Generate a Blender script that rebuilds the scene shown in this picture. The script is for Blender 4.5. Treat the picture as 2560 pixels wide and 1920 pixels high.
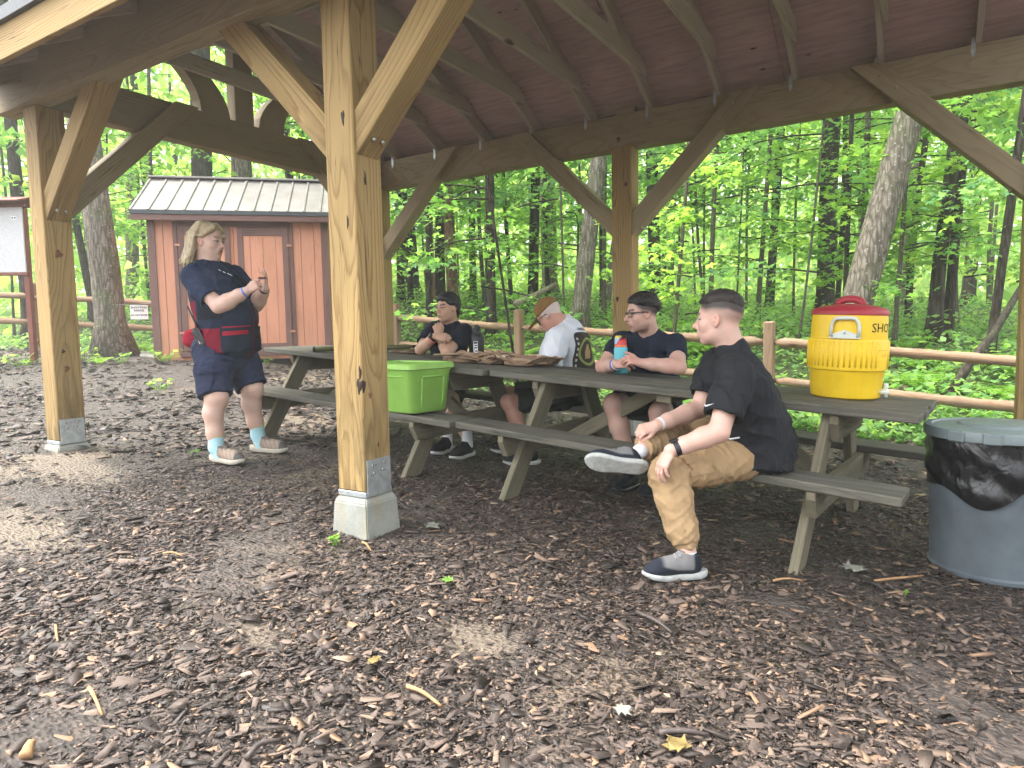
import bpy, bmesh, math, random
import numpy as np
from mathutils import Vector, Matrix, Euler
from mathutils.bvhtree import BVHTree

for o in list(bpy.data.objects): bpy.data.objects.remove(o)
SC = bpy.context.scene
COL = SC.collection
R = math.radians
RNG = random.Random(7)

# ------------------------------------------------------------------ camera
cam_data = bpy.data.cameras.new('camera')
cam_data.sensor_width = 36.0
cam_data.lens = 23.59
cam_data.clip_start = 0.05
cam_data.clip_end = 400.0
cam = bpy.data.objects.new('camera', cam_data)
COL.objects.link(cam)
cam.matrix_world = Matrix(((0.84896, -0.02636, 0.52780, 2.3558),
                           (0.52814, 0.07673, -0.84568, -2.3878),
                           (-0.01820, 0.99670, 0.07907, 1.0210),
                           (0, 0, 0, 1)))
SC.camera = cam

# ------------------------------------------------------------------ world, sun, exposure
SUN_EL, SUN_ROT = R(62), R(245)
world = bpy.data.worlds.new('World')
SC.world = world
world.use_nodes = True
wn = world.node_tree
for n in list(wn.nodes): wn.nodes.remove(n)
wo = wn.nodes.new('ShaderNodeOutputWorld')
wb = wn.nodes.new('ShaderNodeBackground')
ws = wn.nodes.new('ShaderNodeTexSky')
ws.sky_type = 'NISHITA'
ws.sun_disc = False
ws.sun_elevation = SUN_EL
ws.sun_rotation = SUN_ROT
ws.air_density = 1.0
ws.dust_density = 4.0
ws.ozone_density = 0.5
whs = wn.nodes.new('ShaderNodeHueSaturation')      # an overcast sky is nearly white
whs.inputs['Saturation'].default_value = 0.25
wn.links.new(ws.outputs[0], whs.inputs['Color'])
wn.links.new(whs.outputs[0], wb.inputs['Color'])
wb.inputs['Strength'].default_value = 0.15
wn.links.new(wb.outputs[0], wo.inputs['Surface'])

sun_d = bpy.data.lights.new('sun', 'SUN')
sun_d.energy = 1.3
sun_d.angle = R(25)
sun_d.color = (1.0, 0.97, 0.92)
sun = bpy.data.objects.new('sun', sun_d)
COL.objects.link(sun)
_sd = Vector((math.sin(SUN_ROT) * math.cos(SUN_EL), math.cos(SUN_ROT) * math.cos(SUN_EL), math.sin(SUN_EL)))
sun.rotation_euler = _sd.to_track_quat('Z', 'Y').to_euler()

SC.view_settings.view_transform = 'Standard'
SC.view_settings.look = 'None'
SC.view_settings.exposure = 2.7
SC.view_settings.gamma = 1.0
SC.view_settings.use_curve_mapping = False
SC.render.engine = 'CYCLES'
SC.cycles.max_bounces = 8
SC.cycles.diffuse_bounces = 5
SC.cycles.transmission_bounces = 4
SC.cycles.transparent_max_bounces = 6
SC.cycles.use_denoising = True
SC.cycles.use_adaptive_sampling = True
SC.cycles.adaptive_threshold = 0.02
SC.cycles.caustics_reflective = False
SC.cycles.caustics_refractive = False

# ------------------------------------------------------------------ helpers: objects
def tag(o, label=None, cat=None, group=None, kind=None):
    if label: o['label'] = label
    if cat: o['category'] = cat
    if group: o['group'] = group
    if kind: o['kind'] = kind
    return o

def empty(name, loc=(0, 0, 0), rotz=0.0, label=None, cat=None, group=None, parent=None):
    o = bpy.data.objects.new(name, None)
    o.empty_display_size = 0.1
    COL.objects.link(o)
    o.location = loc
    o.rotation_euler = (0, 0, rotz)
    if parent: o.parent = parent
    return tag(o, label, cat, group)

def mesh_np(name, V, F, smooth=False):
    """mesh from numpy vertices and a list/array of faces (all of one size when an array)"""
    me = bpy.data.meshes.new(name)
    V = np.asarray(V, np.float32)
    if isinstance(F, np.ndarray):
        n, k = F.shape
        me.vertices.add(len(V)); me.vertices.foreach_set('co', V.ravel())
        me.loops.add(n * k); me.loops.foreach_set('vertex_index', F.astype(np.int32).ravel())
        me.polygons.add(n)
        me.polygons.foreach_set('loop_start', np.arange(0, n * k, k, dtype=np.int32))
        me.polygons.foreach_set('loop_total', np.full(n, k, np.int32))
        if smooth: me.polygons.foreach_set('use_smooth', np.ones(n, bool))
        me.update(calc_edges=True)
    else:
        me.from_pydata([tuple(v) for v in V.tolist()], [], F)
        if smooth:
            me.polygons.foreach_set('use_smooth', np.ones(len(me.polygons), bool))
        me.update()
    return me

def obj(name, me, m=None, parent=None, loc=None, mat4=None):
    if m is not None and not me.materials: me.materials.append(m)
    o = bpy.data.objects.new(name, me)
    COL.objects.link(o)
    if parent: o.parent = parent
    if mat4 is not None: o.matrix_local = mat4
    if loc is not None: o.location = loc
    return o

def bm_obj(name, bm, m, parent=None, smooth=False, loc=None, mat4=None):
    me = bpy.data.meshes.new(name)
    bm.normal_update()
    bm.to_mesh(me); bm.free()
    if smooth:
        me.polygons.foreach_set('use_smooth', np.ones(len(me.polygons), bool))
    return obj(name, me, m, parent, loc, mat4)

def shade_auto(o, ang=35):
    """smooth faces, sharp edges above the angle"""
    me = o.data
    bm = bmesh.new(); bm.from_mesh(me)
    for f in bm.faces: f.smooth = True
    for e in bm.edges:
        if len(e.link_faces) == 2 and e.calc_face_angle(0) > R(ang): e.smooth = False
    bm.to_mesh(me); bm.free()
    return o

def bm_box(bm, sx, sy, sz, c=(0, 0, 0), bevel=0.0):
    g = bmesh.ops.create_cube(bm, size=1.0)
    vs = g['verts']
    for v in vs:
        v.co = Vector((v.co.x * sx + c[0], v.co.y * sy + c[1], v.co.z * sz + c[2]))
    if bevel > 0:
        es = list({e for v in vs for e in v.link_edges})
        bmesh.ops.bevel(bm, geom=es, offset=bevel, segments=1, affect='EDGES', profile=0.6)

def frame_mat(p0, p1, up=(0, 0, 1)):
    """matrix with +X along p0->p1"""
    p0, p1 = Vector(p0), Vector(p1)
    x = (p1 - p0).normalized()
    u = Vector(up)
    y = u.cross(x)
    if y.length < 1e-4: y = Vector((0, 1, 0)).cross(x)
    y.normalize()
    z = x.cross(y)
    return Matrix(((x.x, y.x, z.x, p0.x), (x.y, y.y, z.y, p0.y), (x.z, y.z, z.z, p0.z), (0, 0, 0, 1)))

def timber(name, p0, p1, w, h, m, parent=None, up=(0, 0, 1), bevel=0.004, cuts=(), y0=None, y1=None, warp=0.0):
    """a beam along p0->p1 (local X); w = local Y, h = local Z; cuts: world planes (co, no), the part in front of no is removed"""
    M = frame_mat(p0, p1, up)
    L = (Vector(p1) - Vector(p0)).length
    bm = bmesh.new()
    a, b = (-w / 2, w / 2) if y0 is None else (y0, y1)
    bm_box(bm, L, b - a, h, (L / 2, (a + b) / 2, 0), bevel)
    Mi = M.inverted()
    for co, no in cuts:
        lc = Mi @ Vector(co); ln = (Mi.to_3x3() @ Vector(no)).normalized()
        r = bmesh.ops.bisect_plane(bm, geom=bm.verts[:] + bm.edges[:] + bm.faces[:], plane_co=lc, plane_no=ln, clear_outer=True)
        ed = [e for e in r['geom_cut'] if isinstance(e, bmesh.types.BMEdge)]
        if ed:
            try: bmesh.ops.contextual_create(bm, geom=ed)
            except Exception: pass
    if warp:
        for v in bm.verts:
            v.co.z += warp * math.sin(v.co.x * 2.1 + p0[0]) ; v.co.y += warp * math.cos(v.co.x * 1.7 + p0[1])
    if parent is not None and parent.type == 'EMPTY':
        M = parent.matrix_basis.inverted() @ M
    return bm_obj(name, bm, m, parent, mat4=M)

def cyl_bm(bm, p0, p1, r0, r1, seg=12, caps=True):
    p0, p1 = Vector(p0), Vector(p1)
    M = frame_mat(p0, p1)
    L = (p1 - p0).length
    ring0 = []; ring1 = []
    for i in range(seg):
        a = 2 * math.pi * i / seg
        ring0.append(bm.verts.new(M @ Vector((0, r0 * math.cos(a), r0 * math.sin(a)))))
        ring1.append(bm.verts.new(M @ Vector((L, r1 * math.cos(a), r1 * math.sin(a)))))
    for i in range(seg):
        j = (i + 1) % seg
        bm.faces.new((ring0[i], ring0[j], ring1[j], ring1[i]))
    if caps:
        bm.faces.new(ring0[::-1]); bm.faces.new(ring1)

def tube_arrays(pts, radii, seg=8, jitter=0.0, rng=None, cap=True):
    """numpy tube along a polyline"""
    pts = [Vector(p) for p in pts]
    V = []; F = []
    n = len(pts)
    ref = Vector((0.31, 0.2, 0.93))
    for i in range(n):
        t = (pts[min(i + 1, n - 1)] - pts[max(i - 1, 0)]).normalized()
        u = t.cross(ref)
        if u.length < 1e-3: u = t.cross(Vector((1, 0, 0)))
        u.normalize(); w = t.cross(u)
        for k in range(seg):
            a = 2 * math.pi * k / seg
            r = radii[i] * (1 + (rng.uniform(-jitter, jitter) if rng else 0))
            V.append(pts[i] + (u * math.cos(a) + w * math.sin(a)) * r)
    for i in range(n - 1):
        for k in range(seg):
            k2 = (k + 1) % seg
            F.append((i * seg + k, i * seg + k2, (i + 1) * seg + k2, (i + 1) * seg + k))
    if cap:
        F.append(tuple(range(seg))[::-1]); F.append(tuple((n - 1) * seg + k for k in range(seg)))
    return [tuple(v) for v in V], F

def lathe_bm(bm, prof, seg=48, c=(0, 0, 0)):
    rings = []
    for r, z in prof:
        if r < 1e-5:
            rings.append([bm.verts.new((c[0], c[1], c[2] + z))]); continue
        rings.append([bm.verts.new((c[0] + r * math.cos(2 * math.pi * k / seg), c[1] + r * math.sin(2 * math.pi * k / seg), c[2] + z)) for k in range(seg)])
    for a, b in zip(rings[:-1], rings[1:]):
        for k in range(seg):
            k2 = (k + 1) % seg
            if len(a) == 1 and len(b) == 1: continue
            if len(a) == 1: bm.faces.new((a[0], b[k2], b[k]))
            elif len(b) == 1: bm.faces.new((a[k], a[k2], b[0]))
            else: bm.faces.new((a[k], a[k2], b[k2], b[k]))

def copy_tree(o, parent=None):
    c = o.copy(); COL.objects.link(c)
    if parent: c.parent = parent
    for ch in list(o.children): copy_tree(ch, c)
    return c

# ------------------------------------------------------------------ helpers: materials
class NT:
    def __init__(s, name):
        s.m = bpy.data.materials.new(name); s.m.use_nodes = True
        s.t = s.m.node_tree
        s.b = s.t.nodes['Principled BSDF']; s.out = s.t.nodes['Material Output']
    def n(s, typ, **kw):
        nd = s.t.nodes.new('ShaderNode' + typ)
        for k, v in kw.items():
            if hasattr(nd, k): setattr(nd, k, v)
            else: nd.inputs[k.replace('_', ' ')].default_value = v
        return nd
    def l(s, a, b): s.t.links.new(a, b)
    def coord(s, which='Object'): return s.n('TexCoord').outputs[which]
    def mapping(s, vec, scale=(1, 1, 1), loc=(0, 0, 0), rot=(0, 0, 0)):
        m = s.n('Mapping'); s.l(vec, m.inputs[0])
        m.inputs['Scale'].default_value = scale; m.inputs['Location'].default_value = loc; m.inputs['Rotation'].default_value = rot
        return m.outputs[0]
    def noise(s, vec, scale=5, detail=4, rough=0.55, dist=0.0):
        t = s.n('TexNoise'); t.inputs['Scale'].default_value = scale; t.inputs['Detail'].default_value = detail
        t.inputs['Roughness'].default_value = rough; t.inputs['Distortion'].default_value = dist
        if vec is not None: s.l(vec, t.inputs['Vector'])
        return t
    def vor(s, vec, scale=5, feature='F1', rnd=1.0):
        t = s.n('TexVoronoi'); t.feature = feature; t.inputs['Scale'].default_value = scale; t.inputs['Randomness'].default_value = rnd
        if vec is not None: s.l(vec, t.inputs['Vector'])
        return t
    def ramp(s, fac, stops, interp='LINEAR'):
        r = s.n('ValToRGB'); e = r.color_ramp; e.interpolation = interp
        while len(e.elements) < len(stops): e.elements.new(0.5)
        for el, (p, c) in zip(e.elements, stops):
            el.position = p; el.color = tuple(c) + (1,) if len(c) == 3 else c
        s.l(fac, r.inputs[0]); return r.outputs[0]
    def mix(s, fac, a, b, blend='MIX'):
        m = s.n('Mix'); m.data_type = 'RGBA'; m.blend_type = blend
        for sock, v in ((m.inputs[0], fac), (m.inputs[6], a), (m.inputs[7], b)):
            if hasattr(v, 'links') or hasattr(v, 'is_linked'): s.l(v, sock)
            elif isinstance(v, (int, float)): sock.default_value = v
            else: sock.default_value = tuple(v) + (1,) if len(v) == 3 else v
        return m.outputs[2]
    def math(s, op, a, b=None, c=None, clamp=False):
        m = s.n('Math'); m.operation = op; m.use_clamp = clamp
        for sock, v in zip(m.inputs, (a, b, c)):
            if v is None: continue
            if isinstance(v, (int, float)): sock.default_value = v
            else: s.l(v, sock)
        return m.outputs[0]
    def bump(s, h, strength=0.3, dist=0.01, normal=None):
        b = s.n('Bump'); b.inputs['Strength'].default_value = strength; b.inputs['Distance'].default_value = dist
        s.l(h, b.inputs['Height'])
        if normal is not None: s.l(normal, b.inputs['Normal'])
        s.l(b.outputs[0], s.b.inputs['Normal']); return b.outputs[0]
    def col(s, v):
        if isinstance(v, tuple): s.b.inputs['Base Color'].default_value = v + (1,)
        else: s.l(v, s.b.inputs['Base Color'])
    def rough(s, v):
        if isinstance(v, (int, float)): s.b.inputs['Roughness'].default_value = v
        else: s.l(v, s.b.inputs['Roughness'])
    def spec(s, v): s.b.inputs['Specular IOR Level'].default_value = v

def objvec(s, amt=37.0):
    """object coordinates shifted by a random amount for each object"""
    v = s.coord('Object')
    oi = s.n('ObjectInfo')
    k = s.math('MULTIPLY', oi.outputs['Random'], amt)
    cx = s.n('CombineXYZ'); s.l(k, cx.inputs[0]); s.l(s.math('MULTIPLY', k, 0.37), cx.inputs[1]); s.l(s.math('MULTIPLY', k, 0.71), cx.inputs[2])
    a = s.n('VectorMath'); a.operation = 'ADD'; s.l(v, a.inputs[0]); s.l(cx.outputs[0], a.inputs[1])
    return v, a.outputs[0], oi.outputs['Random']

def simple(name, color, rough=0.6, spec=0.4, noise_amt=0.12, nscale=14, bump=0.0, metal=0.0, bscale=60, sheen=0.0):
    s = NT(name)
    v = s.coord('Object')
    nz = s.noise(v, nscale, 5)
    c0 = tuple(max(0, c * (1 - noise_amt)) for c in color); c1 = tuple(min(1, c * (1 + noise_amt)) for c in color)
    s.col(s.ramp(nz.outputs[0], [(0.3, c0), (0.7, c1)]))
    s.rough(rough); s.spec(spec)
    s.b.inputs['Metallic'].default_value = metal
    if sheen: s.b.inputs['Sheen Weight'].default_value = sheen
    if bump:
        s.bump(s.noise(v, bscale, 3).outputs[0], bump, 0.004)
    return s.m

def wood(name, light, dark, ring=95.0, grain=0.55, knot=True, rough=0.72, wear=None, knot_col=(0.07, 0.035, 0.015), knot_density=1.0, stain=0.0, bumpk=0.25, crack=0.8):
    """sawn softwood, grain along local X: rings round an off-centre wandering pith, fine fibre, knots, weathering"""
    s = NT(name)
    v, vr, rnd = objvec(s)
    low = s.noise(s.mapping(vr, (0.55, 2.5, 2.5)), 1.0, 2, 0.5)
    sep = s.n('SeparateXYZ'); s.l(v, sep.inputs[0])
    off = s.math('MULTIPLY_ADD', rnd, 0.24, -0.12)
    wob = s.math('MULTIPLY_ADD', low.outputs[0], 0.30, -0.15)
    yy = s.math('ADD', s.math('ADD', sep.outputs[1], off), wob)
    zz = s.math('ADD', s.math('SUBTRACT', sep.outputs[2], off), s.math('MULTIPLY', wob, 0.7))
    # knots: sparse cells on stretched coordinates
    kv = s.mapping(vr, (1.9, 5.2, 5.2))
    kn = s.vor(kv, 1.0)
    ksel = s.math('GREATER_THAN', kn.outputs['Color'], 1.0 - 0.34 * knot_density)
    kd = kn.outputs['Distance']
    kwarp = s.math('MULTIPLY', s.math('SUBTRACT', 0.5, kd, clamp=True), s.math('MULTIPLY', ksel, 0.035))
    rr = s.math('ADD', s.math('SQRT', s.math('ADD', s.math('MULTIPLY', yy, yy), s.math('MULTIPLY', zz, zz))), kwarp)
    fine = s.noise(s.mapping(vr, (3.0, 30, 30)), 1.0, 4, 0.6)
    ph = s.math('MULTIPLY_ADD', rr, ring, s.math('MULTIPLY', fine.outputs[0], 0.7))
    saw = s.math('FRACT', ph)
    prof = s.ramp(saw, [(0.0, (0.15,) * 3), (0.55, (0.35,) * 3), (0.86, (1,) * 3), (1.0, (0.15,) * 3)])
    fibre = s.noise(s.mapping(vr, (6, 160, 160)), 1.0, 3, 0.6)
    fac = s.math('ADD', s.math('MULTIPLY', prof, grain), s.math('MULTIPLY', s.math('SUBTRACT', fibre.outputs[0], 0.5), 0.35), clamp=True)
    c = s.mix(fac, light, dark)
    blot = s.noise(s.mapping(vr, (0.8, 3, 3)), 1.4, 4, 0.6)
    c = s.mix(s.ramp(blot.outputs[0], [(0.38, (0, 0, 0)), (0.72, (0.55,) * 3)]), c, tuple(x * 0.62 for x in light))
    ck = s.noise(s.mapping(vr, (0.9, 42, 42)), 1.0, 2, 0.5)
    ckm = s.ramp(ck.outputs[0], [(0.485, (0,) * 3), (0.5, (crack,) * 3), (0.515, (0,) * 3)])
    ckm = s.math('MULTIPLY', ckm, s.ramp(s.noise(s.mapping(vr, (1.3, 6, 6)), 1.0, 2).outputs[0], [(0.5, (0,) * 3), (0.6, (1,) * 3)]))
    c = s.mix(ckm, c, tuple(x * 0.16 for x in dark))
    if knot:
        km = s.math('MULTIPLY', ksel, s.ramp(kd, [(0.05, (1,) * 3), (0.10, (0.75,) * 3), (0.15, (0,) * 3)]))
        c = s.mix(km, c, knot_col)
    if wear is not None:
        wv = s.noise(s.mapping(vr, (1.2, 10, 10)), 2.2, 6, 0.65)
        c = s.mix(s.ramp(wv.outputs[0], [(0.42, (0, 0, 0)), (0.68, (0.85,) * 3)]), c, wear)
    c = s.mix(s.math('MULTIPLY_ADD', rnd, 0.22, -0.02), c, tuple(x * 0.72 for x in light))
    s.col(c); s.rough(rough); s.spec(0.25)
    if stain:
        lo_ = s.ramp(sep.outputs[0], [(0.0, (1,) * 3), (stain, (0,) * 3)])
        st = s.noise(s.mapping(vr, (2.2, 14, 14)), 1.6, 5, 0.6)
        c = s.mix(s.math('MULTIPLY', lo_, s.ramp(st.outputs[0], [(0.40, (0,) * 3), (0.62, (0.9,) * 3)])), c, tuple(x * 0.25 for x in light))
        s.col(c)
    s.bump(s.math('SUBTRACT', s.math('ADD', s.math('MULTIPLY', prof, 0.5), fibre.outputs[0]), s.math('MULTIPLY', ckm, 2.0)), bumpk, 0.003)
    return s.m
# ================================================================== terrain
GX, GY = -0.0610, 0.0032
def sstep(a, b, x):
    t = np.clip((np.asarray(x, float) - a) / (b - a), 0, 1)
    return t * t * (3 - 2 * t)
def gh(x, y):
    """ground height: a plane falling to the right, a bank rising behind the fence"""
    x = np.asarray(x, float); y = np.asarray(y, float)
    z = GX * np.clip(x, -11, 7) + GY * np.clip(y, -6, 6)
    z = z + 0.9 * sstep(4.6, 8.6, y) + 0.05 * np.clip(y - 8.6, 0, 60)
    z = z + 0.22 * sstep(-3.6, -7.2, -np.abs(x)) * (x < 0) * sstep(0.5, 3.0, y)
    return z
def ghf(x, y): return float(gh(x, y))

# ================================================================== materials of the site
M_POST = wood('pale_pine_timber', (0.43, 0.30, 0.125), (0.215, 0.12, 0.042), ring=68, grain=0.95, knot_density=0.55, stain=0.75)
M_BEAM = wood('shaded_pine_timber', (0.37, 0.30, 0.185), (0.23, 0.165, 0.09), ring=70, grain=0.55, knot_density=0.6)  # darker copy of the post pine, with shade put into its colour
M_RAFTER = wood('rafter_pine', (0.52, 0.46, 0.385), (0.38, 0.32, 0.25), ring=80, grain=0.45, knot_density=0.4)
M_TABLE = wood('weathered_grey_wood', (0.165, 0.152, 0.122), (0.060, 0.056, 0.045), ring=120, grain=0.6, knot_density=0.3, wear=(0.055, 0.062, 0.045), rough=0.8, bumpk=0.5)
M_TLEG = wood('weathered_table_leg_wood', (0.235, 0.205, 0.14), (0.10, 0.085, 0.055), ring=120, grain=0.6, knot_density=0.3, wear=(0.12, 0.12, 0.075), rough=0.8, bumpk=0.45)
M_RAIL = wood('peeled_rail_wood', (0.36, 0.235, 0.14), (0.18, 0.10, 0.057), ring=40, grain=0.7, knot_density=1.0, wear=(0.25, 0.19, 0.145), rough=0.85, bumpk=0.6)
M_SHED = wood('orange_stained_siding', (0.62, 0.29, 0.185), (0.51, 0.22, 0.135), ring=200, grain=0.25, knot=False, rough=0.75, bumpk=0.15)
M_TRIM = wood('brown_painted_trim', (0.185, 0.10, 0.085), (0.13, 0.068, 0.056), ring=150, grain=0.3, knot=False, rough=0.6)
M_KIOSK = wood('dark_red_kiosk_wood', (0.22, 0.075, 0.055), (0.14, 0.045, 0.03), ring=120, grain=0.3, knot=False, rough=0.6)
M_GALV = simple('galvanised_steel', (0.52, 0.56, 0.57), 0.42, 0.5, 0.18, 22, metal=0.75)
M_BOLT = simple('bolt_steel', (0.35, 0.32, 0.27), 0.35, 0.5, 0.2, 40, metal=0.9)
M_HOLE = simple('dark_hole', (0.02, 0.015, 0.012), 0.8, 0.2)
M_DRIP = simple('dark_metal_edge', (0.05, 0.055, 0.06), 0.45, 0.5, 0.15, metal=0.3)

def plywood_mat():
    s = NT('red_stained_plywood')
    v, vr, rnd = objvec(s)
    g = s.noise(s.mapping(vr, (1.0, 9, 9)), 3.0, 5, 0.6, 0.6)
    c = s.ramp(g.outputs[0], [(0.25, (0.40, 0.275, 0.28)), (0.5, (0.53, 0.38, 0.375)), (0.75, (0.62, 0.47, 0.455))])
    k = s.vor(s.mapping(vr, (2.2, 5.5, 5.5)), 1.6)
    sel = s.math('GREATER_THAN', k.outputs['Color'], 0.62)
    km = s.math('MULTIPLY', sel, s.ramp(k.outputs['Distance'], [(0.06, (1,) * 3), (0.13, (0,) * 3)]))
    c = s.mix(km, c, (0.12, 0.07, 0.08))
    c = s.mix(s.math('MULTIPLY', rnd, 0.3), c, (0.36, 0.27, 0.29))
    s.col(c); s.rough(0.8); s.spec(0.2)
    s.bump(g.outputs[0], 0.15, 0.003)
    return s.m
M_PLY = plywood_mat()

def concrete_mat():
    s = NT('cast_concrete')
    v = s.coord('Object')
    n = s.noise(v, 9, 6, 0.6)
    c = s.ramp(n.outputs[0], [(0.3, (0.22, 0.225, 0.195)), (0.7, (0.33, 0.335, 0.30))])
    p = s.vor(v, 75)
    c = s.mix(s.ramp(p.outputs['Distance'], [(0.12, (1,) * 3), (0.2, (0,) * 3)]), c, (0.14, 0.14, 0.12))
    st = s.noise(s.mapping(v, (10, 10, 1.2)), 1.6, 3)
    c = s.mix(s.ramp(st.outputs[0], [(0.52, (0,) * 3), (0.75, (0.5,) * 3)]), c, (0.33, 0.26, 0.13))
    s.col(c); s.rough(0.88); s.spec(0.2)
    s.bump(s.noise(v, 120, 3).outputs[0], 0.25, 0.002)
    return s.m
M_CONC = concrete_mat()

def soil_mat():
    s = NT('mulch_soil')
    v = s.coord('Object')
    big = s.noise(v, 0.55, 4, 0.6)
    fine = s.noise(v, 70, 6, 0.75)
    chips = s.vor(s.mapping(v, (1, 1, 1)), 46)
    chips2 = s.vor(s.mapping(v, (1.0, 2.4, 1), rot=(0, 0, 0.6)), 30)
    c = s.ramp(fine.outputs[0], [(0.25, (0.018, 0.015, 0.013)), (0.55, (0.052, 0.043, 0.037)), (0.8, (0.13, 0.105, 0.088))])
    c = s.mix(s.ramp(chips2.outputs['Color'], [(0.35, (0,) * 3), (0.9, (0.8,) * 3)]), c, (0.12, 0.092, 0.076))
    # sandy worn patches
    pm = s.noise(v, 0.85, 3, 0.55)
    c = s.mix(s.ramp(pm.outputs[0], [(0.57, (0,) * 3), (0.66, (0.8,) * 3)]), c, (0.20, 0.155, 0.11))
    # three worn sandy places in the left yard
    for (px_, py_, sx_, sy_) in ((-2.6, -0.25, 1.2, 0.42), (-1.55, -0.95, 1.1, 0.36), (0.4, -0.85, 0.35, 0.22), (1.0, -0.5, 0.3, 0.2)):
        gt = s.n('TexGradient'); gt.gradient_type = 'SPHERICAL'
        s.l(s.mapping(v, (1 / sx_, 1 / sy_, 0.4), (-px_ / sx_, -py_ / sy_, 0)), gt.inputs[0])
        sm = s.math('ADD', gt.outputs['Fac'], s.math('MULTIPLY_ADD', s.noise(v, 7, 5, 0.7).outputs[0], 0.9, -0.5))
        c = s.mix(s.ramp(sm, [(0.25, (0,) * 3), (0.5, (0.85,) * 3)]), c, s.mix(fine.outputs[0], (0.115, 0.093, 0.072), (0.215, 0.17, 0.122)))
    # beyond the fence: leaf litter and moss
    sep = s.n('SeparateXYZ'); s.l(v, sep.inputs[0])
    yx = s.math('ADD', sep.outputs[1], s.math('MULTIPLY', sep.outputs[0], 0.04))
    gm = s.ramp(s.math('ADD', s.math('MULTIPLY', yx, 0.1), s.math('MULTIPLY', big.outputs[0], 0.10)), [(0.60, (0,) * 3), (0.68, (1,) * 3)])
    lit = s.ramp(s.noise(v, 6, 6, 0.7).outputs[0], [(0.3, (0.05, 0.04, 0.022)), (0.5, (0.06, 0.075, 0.025)), (0.7, (0.06, 0.12, 0.03))])
    c = s.mix(gm, c, lit)
    s.col(c)
    s.rough(s.ramp(fine.outputs[0], [(0.3, (0.55,) * 3), (0.7, (0.85,) * 3)])); s.spec(0.35)
    h = s.math('ADD', s.math('MULTIPLY', chips.outputs['Distance'], 0.8), s.math('ADD', s.math('MULTIPLY', chips2.outputs['Distance'], 0.9), s.math('MULTIPLY', fine.outputs[0], 0.6)))
    s.bump(h, 0.9, 0.018)
    return s.m
M_SOIL = soil_mat()

# ================================================================== ground
def build_ground():
    xs = np.concatenate([np.linspace(-90, -14, 24)[:-1], np.linspace(-14, 9, 116), np.linspace(9, 60, 18)[1:]])
    ys = np.concatenate([np.linspace(-30, -5, 10)[:-1], np.linspace(-5, 14, 96), np.linspace(14, 110, 34)[1:]])
    X, Y = np.meshgrid(xs, ys, indexing='ij')
    Z = gh(X, Y)
    near = (np.abs(X) < 14) & (Y > -5) & (Y < 14)
    Z = Z + near * (0.012 * np.sin(X * 3.1 + 1.3 * np.sin(Y * 2.2)) * np.sin(Y * 2.7 + X) + 0.006 * np.sin(X * 8.3 + Y * 5.1))
    far = sstep(10, 20, Y)
    Z = Z + far * (0.25 * np.sin(X * 0.45) * np.cos(Y * 0.35) + 0.1 * np.sin(X * 1.3 + Y))
    V = np.stack([X, Y, Z], -1).reshape(-1, 3)
    nx, ny = len(xs), len(ys)
    i, j = np.meshgrid(np.arange(nx - 1), np.arange(ny - 1), indexing='ij')
    a = (i * ny + j).ravel()
    F = np.stack([a, a + ny, a + ny + 1, a + 1], -1)
    me = mesh_np('ground', V, F, True)
    o = obj('ground', me, M_SOIL)
    tag(o, kind='structure', label='dark bark-mulch ground running up into the wooded bank')
build_ground()

# ================================================================== pavilion
PW = 0.19                    # post width
PL, PD = 3.0763, 3.6855      # bay length, width over the posts
ZB, ZT = 2.6866, 3.0006      # beam underside and top
pav = empty('pavilion', (0, 0, 0), 0, 'open timber pavilion of pale pine posts, braces and beams over the tables', 'pavilion')
RIDGE_Y = PD / 2
SL = 0.5
def under(y):                # underside of the rafters above y
    return ZT + SL * (min(y, PD - y) - 0.095)

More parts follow.
